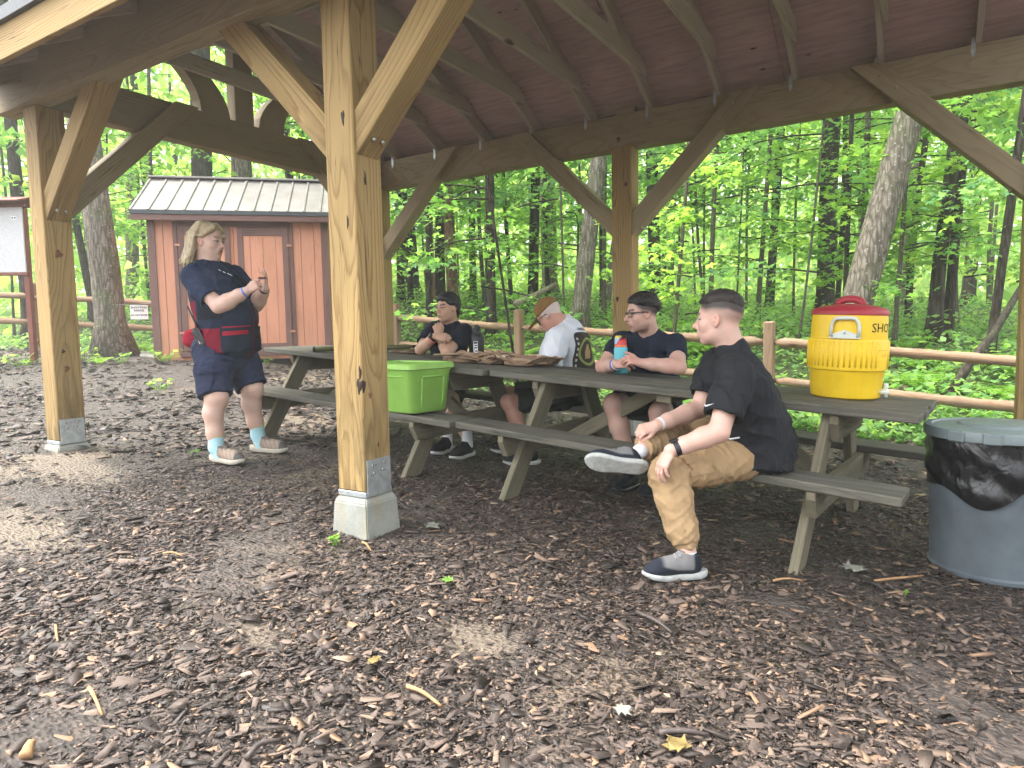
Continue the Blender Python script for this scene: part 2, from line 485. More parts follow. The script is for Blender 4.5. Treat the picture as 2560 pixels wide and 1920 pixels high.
POSTS = [('A', -PL, 0, 0.2675), ('B', 0, 0, 0.2318), ('F', PL, 0, 0.05), ('C', -PL, PD - PW, 0.30), ('D', 0, PD - PW, 0.25), ('E', PL, PD - PW, 0.06)]
for key, px, py, zb in POSTS:
    cx, cy = px - PW / 2, py + PW / 2
    front = py < 1
    post = timber('post', (cx, cy, zb), (cx, cy, ZB), PW, PW, M_POST, pav, up=(1, 0, 0), bevel=0.006)
    # the inner half of the post runs on past the beam
    iy = (0.102, PW) if front else (0.0, PW - 0.102)
    timber('post_top', (cx, cy, ZB), (cx, cy, ZT + (0.02 if front else 0.05)), PW - 0.004, PW, M_POST if front else M_BEAM, pav, up=(1, 0, 0), bevel=0.004,
           y0=iy[0] - PW / 2 - 0.0, y1=iy[1] - PW / 2 - 0.003)
    # stirrup: two side plates and the base strip
    for sgn in (1, -1):
        bm = bmesh.new()
        bm_box(bm, 0.005, 0.17, 0.185, (0, 0, 0), 0.0015)
        pl = bm_obj('metal_plate', bm, M_GALV, pav, loc=(cx + sgn * (PW / 2 + 0.003), cy, zb + 0.068))
        if sgn > 0:
            for (dy, dz) in ((-0.045, 0.062), (0.04, 0.066), (-0.035, 0.022), (0.028, 0.03)):
                b2 = bmesh.new()
                bmesh.ops.create_uvsphere(b2, u_segments=8, v_segments=5, radius=0.0085)
                for v in b2.verts: v.co.x *= 0.6
                bm_obj('bolt', b2, M_BOLT, pl, True, loc=(0.003, dy, dz))
            for k in range(9):
                b2 = bmesh.new()
                cyl_bm(b2, (0, 0, 0), (0.0012, 0, 0), 0.0028, 0.0028, 6)
                bm_obj('nail_hole', b2, M_HOLE, pl, loc=(0.0025, RNG.uniform(-0.065, 0.07), RNG.uniform(0.0, 0.075)))
    bm = bmesh.new(); bm_box(bm, PW + 0.002, PW + 0.002, 0.026, (0, 0, 0), 0.002)
    bm_obj('base_strip', bm, M_GALV, pav, loc=(cx, cy, zb - 0.014))
    g = ghf(cx, cy)
    top, bot = zb - 0.03, g - 0.12
    bm = bmesh.new()
    w0 = PW / 2 + 0.006
    prof = [(w0 - 0.004, top), (w0 + 0.012, top - 0.028), (w0 + 0.012 + 0.06 * (top - 0.028 - bot), bot)]
    rings = []
    for w, z in prof:
        rings.append([bm.verts.new((cx + sx * w, cy + sy * w, z)) for sx, sy in ((-1, -1), (1, -1), (1, 1), (-1, 1))])
    for a, b in zip(rings[:-1], rings[1:]):
        for k in range(4): bm.faces.new((a[k], b[k], b[(k + 1) % 4], a[(k + 1) % 4]))
    bm.faces.new(rings[0])
    bmesh.ops.recalc_face_normals(bm, faces=bm.faces[:])
    bmesh.ops.bevel(bm, geom=[e for e in bm.edges], offset=0.006, segments=2, affect='EDGES')
    bm_obj('concrete_pier', bm, M_CONC, pav)

# long beams, each of two planks side by side
XE = PL + 0.52
for yo in ((-0.04, 0.031), (0.033, 0.10)):
    timber('eave_beam', (-XE, 0, (ZB + ZT) / 2), (XE, 0, (ZB + ZT) / 2 + 0.0), 0, ZT - ZB, M_BEAM, pav, y0=yo[0], y1=yo[1])
for yo in ((PD - 0.10, PD - 0.033), (PD - 0.031, PD + 0.04)):
    timber('eave_beam', (-XE, 0, (ZB + ZT) / 2 - 0.002), (XE, 0, (ZB + ZT) / 2 - 0.002), 0, ZT - ZB - 0.004, M_BEAM, pav, y0=yo[0], y1=yo[1])

def brace(px, py, sgn, front):
    """45 degree brace in the plane of the long beams; sgn = direction along X away from the post"""
    x0 = px if sgn > 0 else px - PW
    zl = 1.875; w = 0.15
    c0 = Vector((x0, 0, zl + w * 0.7071)); d = Vector((sgn * 0.7071, 0, 0.7071))
    yb = (0.018, 0.168) if front else (PD - 0.168, PD - 0.018)
    yn = (0.102, 0.168) if front else (PD - 0.168, PD - 0.102)
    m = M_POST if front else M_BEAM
    p0, p1 = c0 - d * 0.3, c0 + d * 1.75
    for (ya, yz, ztop) in ((yb[0], yb[1], ZB - 0.001), (yn[0], yn[1], ZT - 0.015)):
        mid = (ya + yz) / 2
        A = p0.copy(); A.y = mid; B = p1.copy(); B.y = mid
        cuts = [((x0, 0, 0), (-sgn, 0, 0)), ((0, 0, ztop), (0, 0, 1))]
        if ztop < ZB: cuts.append(((x0 + sgn * 0.02, 0, zl - 0.002), (-sgn * 0.25, 0, -0.97)))
        else: cuts.append(((0, 0, ZB), (0, 0, -1)))
        br = timber('brace', A, B, yz - ya, w, m, pav, up=(0, 1, 0), bevel=0.005, cuts=cuts) if False else None
        br = timber('brace' if ztop < ZB else 'brace_head', A, B, w, yz - ya, m, pav, up=(0, 1, 0), bevel=0.005, cuts=cuts)
        if ztop < ZB:
            for k in range(2):
                b2 = bmesh.new(); bmesh.ops.create_uvsphere(b2, u_segments=8, v_segments=5, radius=0.014)
                q = Vector((x0 + sgn * 0.075, mid + (k - 0.5) * 0.06, zl + 0.068))
                nrm = Vector((sgn * 0.7071, 0, -0.7071))
                bm_obj('bolt', b2, M_BOLT, br, True, mat4=br.matrix_basis.inverted() @ Matrix.Translation(q + nrm * 0.0))
        else:
            b2 = bmesh.new(); bmesh.ops.create_uvsphere(b2, u_segments=8, v_segments=5, radius=0.012)
            yq = ya - 0.001 if not front else yz + 0.001
            for zz in (ZB + 0.09, ZB + 0.2):
                q = Vector((x0 + sgn * (zz - zl - w * 0.7071), yq, zz))
                b3 = b2.copy()
                bm_obj('bolt', b3, M_BOLT, br, True, mat4=br.matrix_basis.inverted() @ Matrix.Translation(q))
            b2.free()
for (px, py, s_) in ((-PL, 0, 1), (0, 0, -1), (0, 0, 1), (PL, 0, -1)): brace(px, py, s_, True)
for (px, py, s_) in ((-PL, PD, 1), (0, PD, -1), (0, PD, 1), (PL, PD, -1)): brace(px, py, s_, False)

# gable truss: tie beam, king post, curved struts, braces from the corner posts
xt0 = -PL - 0.125
timber('tie_beam', (xt0, 0.104, (ZB + ZT) / 2 + 0.003), (xt0, PD - 0.104, (ZB + ZT) / 2 + 0.003), 0.13, ZT - ZB - 0.012, M_BEAM, pav, bevel=0.005)
timber('king_post', (xt0, RIDGE_Y - 0.05, ZT), (xt0, RIDGE_Y - 0.05, under(RIDGE_Y) - 0.02), 0.2, 0.12, M_BEAM, pav, up=(1, 0, 0), bevel=0.005)
for sg in (-1, 1):
    bm = bmesh.new()
    n = 9; ring = []
    for i in range(n + 1):
        t = i / n
        yc = RIDGE_Y - 0.05 + sg * (0.30 + 0.62 * t ** 1.7); zc = ZT + 0.60 * t ** 0.85
        wd = 0.145 * (1 - 0.25 * t)
        ring.append([bm.verts.new((xt0 + dx, yc + sg * dw, zc)) for dx, dw in ((-0.055, -wd), (0.055, -wd), (0.055, wd), (-0.055, wd))])
    for a, b in zip(ring[:-1], ring[1:]):
        for k in range(4): bm.faces.new((a[k], a[(k + 1) % 4], b[(k + 1) % 4], b[k]))
    bm.faces.new(ring[0][::-1]); bm.faces.new(ring[-1])
    bmesh.ops.recalc_face_normals(bm, faces=bm.faces[:])
    bm_obj('curved_strut', bm, M_BEAM, pav)
for sg, y0 in ((1, PW), (-1, PD - PW)):
    zl, w = 1.90, 0.15
    c0 = Vector((-PL - 0.08, y0, zl + w * 0.7071)); d = Vector((0, sg * 0.7071, 0.7071))
    timber('brace', c0 - d * 0.3, c0 + d * 1.7, w, 0.14, M_BEAM, pav, up=(1, 0, 0), bevel=0.005,
           cuts=[((0, y0, 0), (0, -sg, 0)), ((0, 0, ZT - 0.002), (0, 0, 1)), ((0, y0 + sg * 0.02, zl), (0, -sg * 0.2, -1))])
    # the brace head laps the tie beam, so push the tie beam's lap out of plane
# gable rafters at the truss
for sg in (0, 1):
    ya, yb_ = (-0.45, RIDGE_Y) if sg == 0 else (PD + 0.15, RIDGE_Y)
    timber('gable_rafter', (xt0, ya, under(ya) - 0.02 if False else ZT + SL * ((ya if sg == 0 else PD - ya) - 0.095) + 0.0), (xt0, yb_, under(yb_) + 0.0), 0.10, 0.16, M_BEAM, pav, bevel=0.004)

# rafters, collar ties, hurricane clips
RX = [-XE + 0.04] + [-2.90 + 0.61 * k for k in range(11)] + [XE - 0.04]
OV, OVB = 0.47, 0.17        # the roof reaches less far out at the back
for k, x in enumerate(RX):
    for sg in (0, 1):
        ov = OVB if sg else OV
        ya = -ov if sg == 0 else PD + ov
        za = ZT + SL * (-ov - 0.095) + 0.078
        zr = under(RIDGE_Y) + 0.078
        timber('rafter', (x, ya, za), (x, RIDGE_Y + (-0.02 if sg == 0 else 0.02), zr), 0.038, 0.14, M_RAFTER, pav, bevel=0.002)
    if 1 <= k <= 11:
        yc = 3.2; zc = 3.195
        timber('collar_tie', (x + 0.04, PD - yc - 0.14, zc + 0.07), (x + 0.04, yc + 0.14, zc + 0.07), 0.036, 0.14, M_RAFTER, pav, bevel=0.002,
               cuts=[((0, yc + 0.0, zc + 0.14), (0, SL, 1)), ((0, PD - yc, zc + 0.14), (0, -SL, 1))])
        for (yy, s2) in ((PD - 0.103, -1), (0.103, 1)):
            bm = bmesh.new()
            pts = [(-0.014, 0.06), (-0.014, -0.03), (0, -0.065), (0.014, -0.03), (0.014, 0.06), (0, 0.09)]
            fr = [bm.verts.new((a, 0, b)) for a, b in pts]; bk = [bm.verts.new((a, 0.002 * -s2, b)) for a, b in pts]
            bm.faces.new(fr); bm.faces.new(bk[::-1])
            for i in range(6): bm.faces.new((fr[i], bk[i], bk[(i + 1) % 6], fr[(i + 1) % 6]))
            bmesh.ops.recalc_face_normals(bm, faces=bm.faces[:])
            bm_obj('metal_clip', bm, M_GALV, pav, loc=(x - 0.03, yy, ZT - 0.03))

timber('ridge_board', (-XE, RIDGE_Y, under(RIDGE_Y) + 0.05), (XE, RIDGE_Y, under(RIDGE_Y) + 0.05), 0.036, 0.19, M_RAFTER, pav, bevel=0.002)
# plywood sheets laid over the rafters, with joints
cs, sn = 1 / math.hypot(1, SL), SL / math.hypot(1, SL)
for sg in (0, 1):
    ov = OVB if sg else OV
    slope_len = math.hypot(RIDGE_Y + ov, SL * (RIDGE_Y + ov))
    r = 0; row = 0
    while r < slope_len - 0.01:
        r1 = min(r + 1.22, slope_len)
        x = -XE - 0.02 - (1.22 if row % 2 else 0)
        while x < XE:
            xa, xb = max(x, -XE - 0.02), min(x + 2.44, XE + 0.02)
            if xb - xa > 0.05:
                mid = (r + r1) / 2
                y = -ov + mid * cs; z = ZT + SL * (-ov - 0.095) + mid * sn + 0.163
                if sg: y = PD - y
                bm = bmesh.new(); bm_box(bm, xb - xa - 0.004, r1 - r - 0.004, 0.014)
                rot = Matrix.Rotation(math.atan(SL) * (1 if sg == 0 else -1), 4, 'X')
                bm_obj('plywood_sheet', bm, M_PLY, pav, mat4=Matrix.Translation(((xa + xb) / 2, y, z)) @ rot)
            x += 2.44
        r = r1; row += 1
    # standing-seam roof above, fascia and drip edge along the eave
    y = -ov + slope_len * cs / 2 - 0.02; z = ZT + SL * (-ov - 0.095) + slope_len * sn / 2 + 0.19
    bm = bmesh.new(); bm_box(bm, 2 * XE + 0.1, slope_len + 0.04, 0.02)
    if sg: y = PD - y
    bm_obj('metal_roof', bm, M_DRIP, pav, mat4=Matrix.Translation((0, y, z)) @ Matrix.Rotation(math.atan(SL) * (1 if sg == 0 else -1), 4, 'X'))
    k = 0
    while -XE + 0.1 + k * 0.3 < XE:
        bm = bmesh.new(); bm_box(bm, 0.03, slope_len + 0.05, 0.03, (0, 0, 0), 0.008)
        bm_obj('roof_rib', bm, M_DRIP, pav, mat4=Matrix.Translation((-XE + 0.1 + k * 0.3, y, z + 0.02)) @ Matrix.Rotation(math.atan(SL) * (1 if sg == 0 else -1), 4, 'X'))
        k += 1
    yf = -ov - 0.02 if sg == 0 else PD + ov + 0.02; zf = 2.745 if sg == 0 else 2.935
    timber('fascia', (-XE - 0.03, yf, zf), (XE + 0.03, yf, zf), 0.036, 0.19, M_POST, pav, bevel=0.003)
    yd = yf - 0.022 if sg == 0 else yf + 0.022
    timber('drip_edge', (-XE - 0.05, yd, zf + 0.13), (XE + 0.05, yd, zf + 0.13), 0.05, 0.075, M_DRIP, pav, bevel=0.002)

# particular knots one can see on the near posts
M_KNOT = simple('dark_knot', (0.030, 0.016, 0.010), 0.6, 0.3, 0.5, 60)
M_KNOT2 = simple('red_knot', (0.16, 0.065, 0.03), 0.6, 0.3, 0.4, 60)
def knot(face, x, y, a, z, w, h, m=M_KNOT):
    """lens-shaped knot on a post face; face 'S' = towards -Y, 'E' = towards +X"""
    bm = bmesh.new()
    bmesh.ops.create_uvsphere(bm, u_segments=14, v_segments=8, radius=1.0)
    for v in bm.verts:
        t = math.atan2(v.co.z, v.co.x)
        q = 1 + 0.22 * math.sin(3 * t + z * 9) + 0.12 * math.sin(5 * t + z * 31)
        if face == 'S': v.co = Vector((v.co.x * w * q, v.co.y * 0.004, v.co.z * h * q))
        else: v.co = Vector((v.co.y * 0.004, v.co.x * w * q, v.co.z * h * q))
    p = (x + a, y, z) if face == 'S' else (x, y + a, z)
    bm_obj('knot', bm, m, pav, True, loc=p)
knot('S', 0, 0, -0.062, 2.055, 0.011, 0.034)
knot('S', 0, 0, -0.055, 1.56, 0.006, 0.03)
knot('E', 0, 0, 0.072, 1.77, 0.007, 0.034)
knot('S', 0, 0, -0.018, 0.765, 0.017, 0.036)
knot('S', 0, 0, -0.010, 0.83, 0.008, 0.035)
knot('E', 0, 0, 0.012, 0.765, 0.014, 0.03)
knot('E', 0, 0, 0.055, 0.715, 0.012, 0.014, M_KNOT2)
knot('E', 0, 0, 0.10, 0.46, 0.003, 0.012)
knot('E', -PL, 0, 0.085, 1.64, 0.026, 0.028, M_KNOT2)
knot('E', -PL, 0, 0.085, 1.64, 0.014, 0.016)
knot('E', -PL, 0, 0.07, 0.93, 0.012, 0.014)
knot('E', -PL, 0, 0.085, 0.80, 0.018, 0.022, M_KNOT2)
knot('S', 0, PD - PW, -0.14, 1.3, 0.014, 0.022)
knot('S', 0, PD - PW, -0.05, 2.34, 0.012, 0.02)
knot('S', 0, PD - PW, -0.12, 2.75, 0.016, 0.02)

# ================================================================== picnic tables
def picnic_table(label, x, y, rotz, seed):
    rng = random.Random(seed)
    t = empty('picnic_table', (x, y, ghf(x, y)), 0, label, 'picnic table', 'weathered picnic tables under the roof')
    ca, sa = math.cos(rotz), math.sin(rotz)
    # the table stands on the sloping ground
    sl = GX * ca + GY * sa
    t.rotation_euler = Euler((0, -math.atan(sl), rotz), 'XYZ')
    L, H, W = 2.49, 0.7476, 0.743
    bpy.context.view_layer.update()
    n = 5; bw = W / n
    for i in range(n):
        yc = -W / 2 + bw * (i + 0.5)
        dx = rng.uniform(-0.012, 0.012)
        timber('top_plank', (-L / 2 + dx, yc, H - 0.021 + rng.uniform(-0.002, 0.002)), (L / 2 + dx, yc, H - 0.021 + rng.uniform(-0.002, 0.002)), bw - 0.007, 0.042, M_TABLE, None, bevel=0.006).parent = t
    for sg in (-1, 1):
        timber('seat_plank', (-L / 2, sg * 0.575, 0.437 - 0.021), (L / 2, sg * 0.575, 0.437 - 0.021), 0.24, 0.042, M_TABLE, None, bevel=0.006).parent = t
    for ex in (-1, 1):
        xc = ex * (L / 2 - 0.40)
        for sg in (-1, 1):
            timber('leg', (xc, sg * 0.655, -0.03), (xc, sg * 0.215, H - 0.045), 0.135, 0.042, M_TLEG, None, up=(1, 0, 0), bevel=0.004,
                   cuts=[((0, 0, H - 0.044), (0, 0, 1))]).parent = t
        timber('top_support', (xc + ex * 0.043, -0.335, H - 0.112), (xc + ex * 0.043, 0.335, H - 0.112), 0.042, 0.135, M_TLEG, None, bevel=0.004,
               cuts=[((0, -0.335, H - 0.09), (0, -0.8, -0.5)), ((0, 0.335, H - 0.09), (0, 0.8, -0.5))]).parent = t
        timber('seat_support', (xc + ex * 0.043, -0.68, 0.327), (xc + ex * 0.043, 0.68, 0.327), 0.042, 0.135, M_TLEG, None, bevel=0.004,
               cuts=[((0, -0.68, 0.355), (0, -0.85, -0.5)), ((0, 0.68, 0.355), (0, 0.85, -0.5))]).parent = t
        timber('diagonal_brace', (xc - ex * 0.02, 0.02, 0.29), (ex * 0.18, 0.02, H - 0.05), 0.09, 0.042, M_TLEG, None, up=(0, 1, 0), bevel=0.003,
               cuts=[((0, 0, H - 0.044), (0, 0, 1))]).parent = t
    timber('centre_cleat', (0, -0.33, H - 0.064), (0, 0.33, H - 0.064), 0.09, 0.04, M_TLEG, None, bevel=0.003).parent = t
    return t
T1 = picnic_table('grey-green picnic table behind the near post, green tote on its bench', -1.423, 1.766, R(-4.48), 3)
T2 = picnic_table('grey picnic table carrying the yellow drink cooler', 1.0776, 1.587, R(-5.45), 5)
bpy.context.view_layer.update()
def tpt(T, u, v, z):
    """a point in a table's own frame"""
    return T.matrix_world @ Vector((u, v, z))

# ================================================================== shed
def build_shed():
    a = Vector((-7.435, 3.293, 0)); b = Vector((-5.593, 5.031, 0))
    e = (b - a).normalized(); W = (b - a).length
    rot = math.atan2(e.y, e.x)
    z0 = 0.66
    t = empty('storage_shed', (a.x, a.y, z0), rot, 'small orange-brown wooden storage shed with brown double doors behind the woman', 'shed')
    D = 1.75; HW = 2.12
    def bx(name, m, x0, x1, y0, y1, za, zb, bev=0.004, p=t, vertical=True):
        # boards are laid out along local X = world Z so that the grain runs upright
        bm = bmesh.new()
        if vertical:
            L = zb - za
            bm_box(bm, L, x1 - x0, y1 - y0, (L / 2, 0, 0), bev)
            M = Matrix(((0, 1, 0, (x0 + x1) / 2), (0, 0, 1, (y0 + y1) / 2), (1, 0, 0, za), (0, 0, 0, 1)))
        else:
            L = x1 - x0
            bm_box(bm, L, y1 - y0, zb - za, (L / 2, 0, 0), bev)
            M = Matrix.Translation((x0, (y0 + y1) / 2, (za + zb) / 2))
        if p is not t: M = p.matrix_basis.inverted() @ M
        return bm_obj(name, bm, m, p, mat4=M)
    bx('skid', M_HOLE, 0.05, W - 0.05, 0.05, D - 0.05, -0.16, 0.0, vertical=False)
    bx('wall_core', M_SHED, 0.02, W - 0.02, 0.03, D - 0.02, 0.0, HW)
    # front siding boards
    x = 0.0; nb = 13; bw = W / nb
    for i in range(nb):
        bx('siding_board', M_SHED, i * bw + 0.003, (i + 1) * bw - 0.003, 0.008, 0.026, 0.0, HW)
    nd = 9
    for i in range(nd):
        bx('siding_board', M_SHED, -0.016, 0.0, 0.03 + i * (D - 0.05) / nd + 0.003, 0.03 + (i + 1) * (D - 0.05) / nd - 0.003, 0, HW)
        bx('siding_board', M_SHED, W, W + 0.016, 0.03 + i * (D - 0.05) / nd + 0.003, 0.03 + (i + 1) * (D - 0.05) / nd - 0.003, 0, HW)
    for xx in (0, W - 0.07): bx('corner_trim', M_TRIM, xx - 0.018, xx + 0.088 if xx == 0 else xx + 0.088, -0.014, 0.006, -0.01, HW)
    # two doors with brown frames
    for k, (xa, xb) in enumerate(((0.40, 1.13), (1.23, 1.96))):
        d = bx('door', M_SHED, xa, xb, -0.012, 0.006, 0.14, 1.98)
        for i in range(4):
            w_ = (xb - xa) / 4
            bx('door_board', M_SHED, xa + i * w_ + 0.004, xa + (i + 1) * w_ - 0.004, -0.020, -0.0125, 0.20, 1.86, 0.002, d)
        fw = 0.085
        bx('door_stile', M_TRIM, xa, xa + fw, -0.034, -0.0205, 0.14, 1.98, 0.003, d)
        bx('door_stile', M_TRIM, xb - fw, xb, -0.034, -0.0205, 0.14, 1.98, 0.003, d)
        bx('door_rail', M_TRIM, xa + fw, xb - fw, -0.033, -0.0205, 1.86, 1.98, 0.003, d, False)
        bx('door_rail', M_TRIM, xa + fw, xb - fw, -0.033, -0.0205, 0.14, 0.24, 0.003, d, False)
        for hz in (0.4, 1.7):
            bx('hinge', M_SHED, (xb - 0.02 if k else xa - 0.04), (xb + 0.05 if k else xa + 0.03), -0.044, -0.0345, hz, hz + 0.03, 0.002, d)
    bx('door_frame', M_TRIM, 0.33, 0.39, -0.016, 0.006, 0.1, 2.06); bx('door_frame', M_TRIM, 1.97, 2.03, -0.016, 0.006, 0.1, 2.06)
    bx('door_frame', M_TRIM, 0.39, 1.97, -0.016, 0.006, 1.99, 2.09, vertical=False)
    bx('sill', M_TRIM, 0.35, 2.01, -0.03, 0.006, 0.05, 0.13, vertical=False)
    # gable roof of ribbed metal, ridge parallel to the front
    ov = 0.19; zr = 2.83; ze = HW + 0.03
    ym = D / 2
    rise = math.atan2(zr - ze, ym + ov)
    ln = math.hypot(zr - ze, ym + ov)
    s = NT('grey_brown_ribbed_metal')
    v = s.coord('Object'); n = s.noise(v, 3, 5)
    s.col(s.ramp(n.outputs[0], [(0.3, (0.17, 0.15, 0.14)), (0.7, (0.26, 0.235, 0.22))])); s.rough(0.5); s.b.inputs['Metallic'].default_value = 0.25
    MR = s.m
    for sg in (0, 1):
        r = bx('roof', MR, -ov, W + ov, -ln / 2, ln / 2, -0.012, 0.012, vertical=False)
        yy = -ov + (ym + ov) / 2; yy = yy if sg == 0 else D - yy
        Mx = Matrix.Translation((-ov, yy, (ze + zr) / 2 + 0.03)) @ Matrix.Rotation(rise if sg == 0 else -rise, 4, 'X')
        r.matrix_local = Mx
        nr = 13
        for i in range(nr):
            bm = bmesh.new()
            w = 0.026
            xs_ = (W + 2 * ov - 0.05) * i / (nr - 1) + 0.025
            pts = [(-w, 0), (-w * 0.45, 0.02), (w * 0.45, 0.02), (w, 0)]
            fa = [bm.verts.new((xs_ + p, -ln / 2 - 0.012, 0.012 + q)) for p, q in pts]; fb = [bm.verts.new((xs_ + p, ln / 2, 0.012 + q)) for p, q in pts]
            for q in range(3): bm.faces.new((fa[q], fa[q + 1], fb[q + 1], fb[q]))
            bm.faces.new(fa[::-1])
            bm_obj('roof_rib', bm, MR, r)
    bx('ridge_cap', MR, -ov - 0.01, W + ov + 0.01, ym - 0.09, ym + 0.09, zr + 0.035, zr + 0.065, vertical=False)
    bx('eave_fascia', M_TRIM, -ov + 0.02, W + ov - 0.02, -ov + 0.005, -ov + 0.03, ze - 0.10, ze + 0.01, vertical=False)
    bx('eave_edge', M_DRIP, -ov + 0.01, W + ov - 0.01, -ov - 0.012, -ov + 0.003, ze - 0.015, ze + 0.05, vertical=False)
    bx('soffit', M_TRIM, -ov + 0.03, W + ov - 0.03, -ov + 0.03, 0.0, ze - 0.06, ze - 0.045, vertical=False)
    # gable ends
    for xx in (0.0, W - 0.02):
        bm = bmesh.new()
        fa = [bm.verts.new((xx, 0.02, HW)), bm.verts.new((xx, D - 0.02, HW)), bm.verts.new((xx, ym, zr))]
        fb = [bm.verts.new((xx + 0.02, 0.02, HW)), bm.verts.new((xx + 0.02, D - 0.02, HW)), bm.verts.new((xx + 0.02, ym, zr))]
        bm.faces.new(fa); bm.faces.new(fb[::-1])
        for i in range(3): bm.faces.new((fa[i], fb[i], fb[(i + 1) % 3], fa[(i + 1) % 3]))
        bm_obj('gable_end', bm, M_SHED, t)
    return t
build_shed()

# ================================================================== notice board on the far left
def text_mesh(txt, size, align='CENTER', shear=0.0, bold=0.0):
    cu = bpy.data.curves.new('txt', 'FONT'); cu.body = txt; cu.size = size; cu.align_x = align; cu.align_y = 'CENTER'; cu.shear = shear
    cu.resolution_u = 2; cu.offset = bold
    o = bpy.data.objects.new('txt', cu); COL.objects.link(o)
    me = bpy.data.meshes.new_from_object(o.evaluated_get(bpy.context.evaluated_depsgraph_get()))
    bpy.data.objects.remove(o); bpy.data.curves.remove(cu)
    return me
M_INK = simple('black_ink', (0.02, 0.02, 0.022), 0.7, 0.2)
M_PAPER = simple('white_paper', (0.74, 0.75, 0.75), 0.7, 0.3, 0.04)
def speckled_panel():
    s = NT('speckled_grey_panel'); v = s.coord('Object'); n = s.noise(v, 140, 2, 0.8)
    s.col(s.ramp(n.outputs[0], [(0.35, (0.40, 0.40, 0.40)), (0.6, (0.60, 0.60, 0.60))])); s.rough(0.8); return s.m
def build_kiosk():
    p = Vector((-8.40, 2.13)); d = Vector((-0.85, -0.53)).normalized()
    rot = math.atan2(-d.y, -d.x)
    t = empty('notice_board', (p.x, p.y, 0.80), rot, 'grey notice board on dark red posts at the left edge', 'notice board')
    def bx(name, m, x0, x1, y0, y1, z0, z1, bev=0.005):
        bm = bmesh.new(); bm_box(bm, x1 - x0, y1 - y0, z1 - z0, (0, 0, 0), bev)
        return bm_obj(name, bm, m, t, loc=((x0 + x1) / 2, (y0 + y1) / 2, (z0 + z1) / 2))
    bx('post', M_KIOSK, -0.07, 0.0, -0.040, 0.04, -0.1, 2.05)
    bx('post', M_KIOSK, -1.55, -1.46, -0.045, 0.045, -0.2, 2.05)
    bx('panel', speckled_panel(), -1.46, -0.012, -0.07, -0.046, 1.16, 2.05, 0.003)
    bx('frame_rail', M_KIOSK, -1.56, 0.01, -0.075, -0.03, 1.115, 1.158)
    bx('frame_rail', M_KIOSK, -1.56, 0.03, -0.075, -0.03, 2.052, 2.10)
    for sg in (-1, 1):
        bm = bmesh.new(); bm_box(bm, 1.70, 0.30, 0.02, (0, 0, 0), 0.004)
        bm_obj('roof_board', bm, M_KIOSK, t, mat4=Matrix.Translation((-0.78, sg * 0.125, 2.15)) @ Matrix.Rotation(-sg * 0.3, 4, 'X'))
    nt = bx('notice', M_PAPER, -0.56, -0.40, -0.078, -0.0715, 1.62, 1.98, 0.001)
    for k in range(8):
        bm = bmesh.new(); bm_box(bm, 0.10, 0.001, 0.008); bm_obj('printed_line', bm, M_INK, nt, loc=(-0.0, -0.0042, 0.13 - k * 0.035))
    n2 = bx('notice', M_PAPER, -0.16, -0.09, -0.0745, -0.0715, 1.88, 1.93, 0.001)
    for q in (-0.018, 0.018):
        bm = bmesh.new(); bm_box(bm, 0.02, 0.001, 0.02); bm_obj('printed_mark', bm, M_INK, n2, loc=(q, -0.0022, 0))
build_kiosk()

# sign hung on a cord between the big tree and the shed
def build_range_sign():
    c = Vector((-7.87, 3.33, 1.405)); w, h = 0.24, 0.215
    nrm = Vector((0.8, -0.6, 0)).normalized()
    rot = math.atan2(nrm.x, -nrm.y)
    bm = bmesh.new(); bm_box(bm, w, 0.004, h)
    t = bm_obj('range_sign', bm, M_PAPER, None, mat4=Matrix.Translation(c) @ Matrix.Rotation(rot, 4, 'Z'))
    tag(t, 'white paper sign reading SHOOTING RANGE hung beside the shed', 'sign')
    for txt, z, sz in (('SHOOTING', 0.07, 0.042), ('RANGE', 0.025, 0.042), ('DO NOT ENTER', -0.045, 0.03)):
        me = text_mesh(txt, sz, bold=0.0012)
        me.transform(Matrix.Rotation(R(90), 4, 'X'))
        obj('lettering', me, M_INK, t, loc=(0, -0.0035, z))
    V, F = tube_arrays([(-8.33, 3.15, 1.53), (-7.9, 3.32, 1.52), (-7.46, 3.36, 1.535)], [0.004] * 3, 5)
    tag(obj('cord', mesh_np('cord', V, F), simple('grey_cord', (0.2, 0.2, 0.19))), 'thin grey cord tied between the tree and the shed', 'cord')
build_range_sign()

# ================================================================== split-rail fence
def rail_mesh(p0, p1, r, seed):
    rng = random.Random(seed)
    p0, p1 = Vector(p0), Vector(p1)
    n = 22; L = (p1 - p0).length
    V = []; F = []; seg = 10
    for i in range(n + 1):
        t = i / n
        rr = r * (1 + 0.09 * math.sin(i * 1.7 + seed) + rng.uniform(-0.09, 0.09))
        if i in (0, n): rr *= 0.5
        oy, oz = 0.012 * math.sin(t * 5 + seed), 0.012 * math.cos(t * 4 + seed)
        for k in range(seg):
            a = 2 * math.pi * k / seg
            q = rr * (1 + rng.uniform(-0.09, 0.07))
            V.append((t * L, oy + q * math.cos(a), oz + q * math.sin(a)))
    for i in range(n):
        for k in range(seg):
            k2 = (k + 1) % seg
            F.append((i * seg + k, i * seg + k2, (i + 1) * seg + k2, (i + 1) * seg + k))
    F.append(tuple(range(seg))[::-1]); F.append(tuple(n * seg + k for k in range(seg)))
    return mesh_np('rail', V, F, True), frame_mat(p0, p1)
fence = empty('split_rail_fence', (-5.1, 6.0, 0), 0, 'orange-brown two-rail log fence running behind the pavilion', 'fence')
FP = [(-5.1, 6.0), (-2.60, 5.77), (0.845, 5.42), (3.45, 5.16), (6.3, 4.9)]
FP_L = [(-5.1, 6.0), (-8.0, 4.44), (-10.6, 3.06), (-13.4, 1.6)]
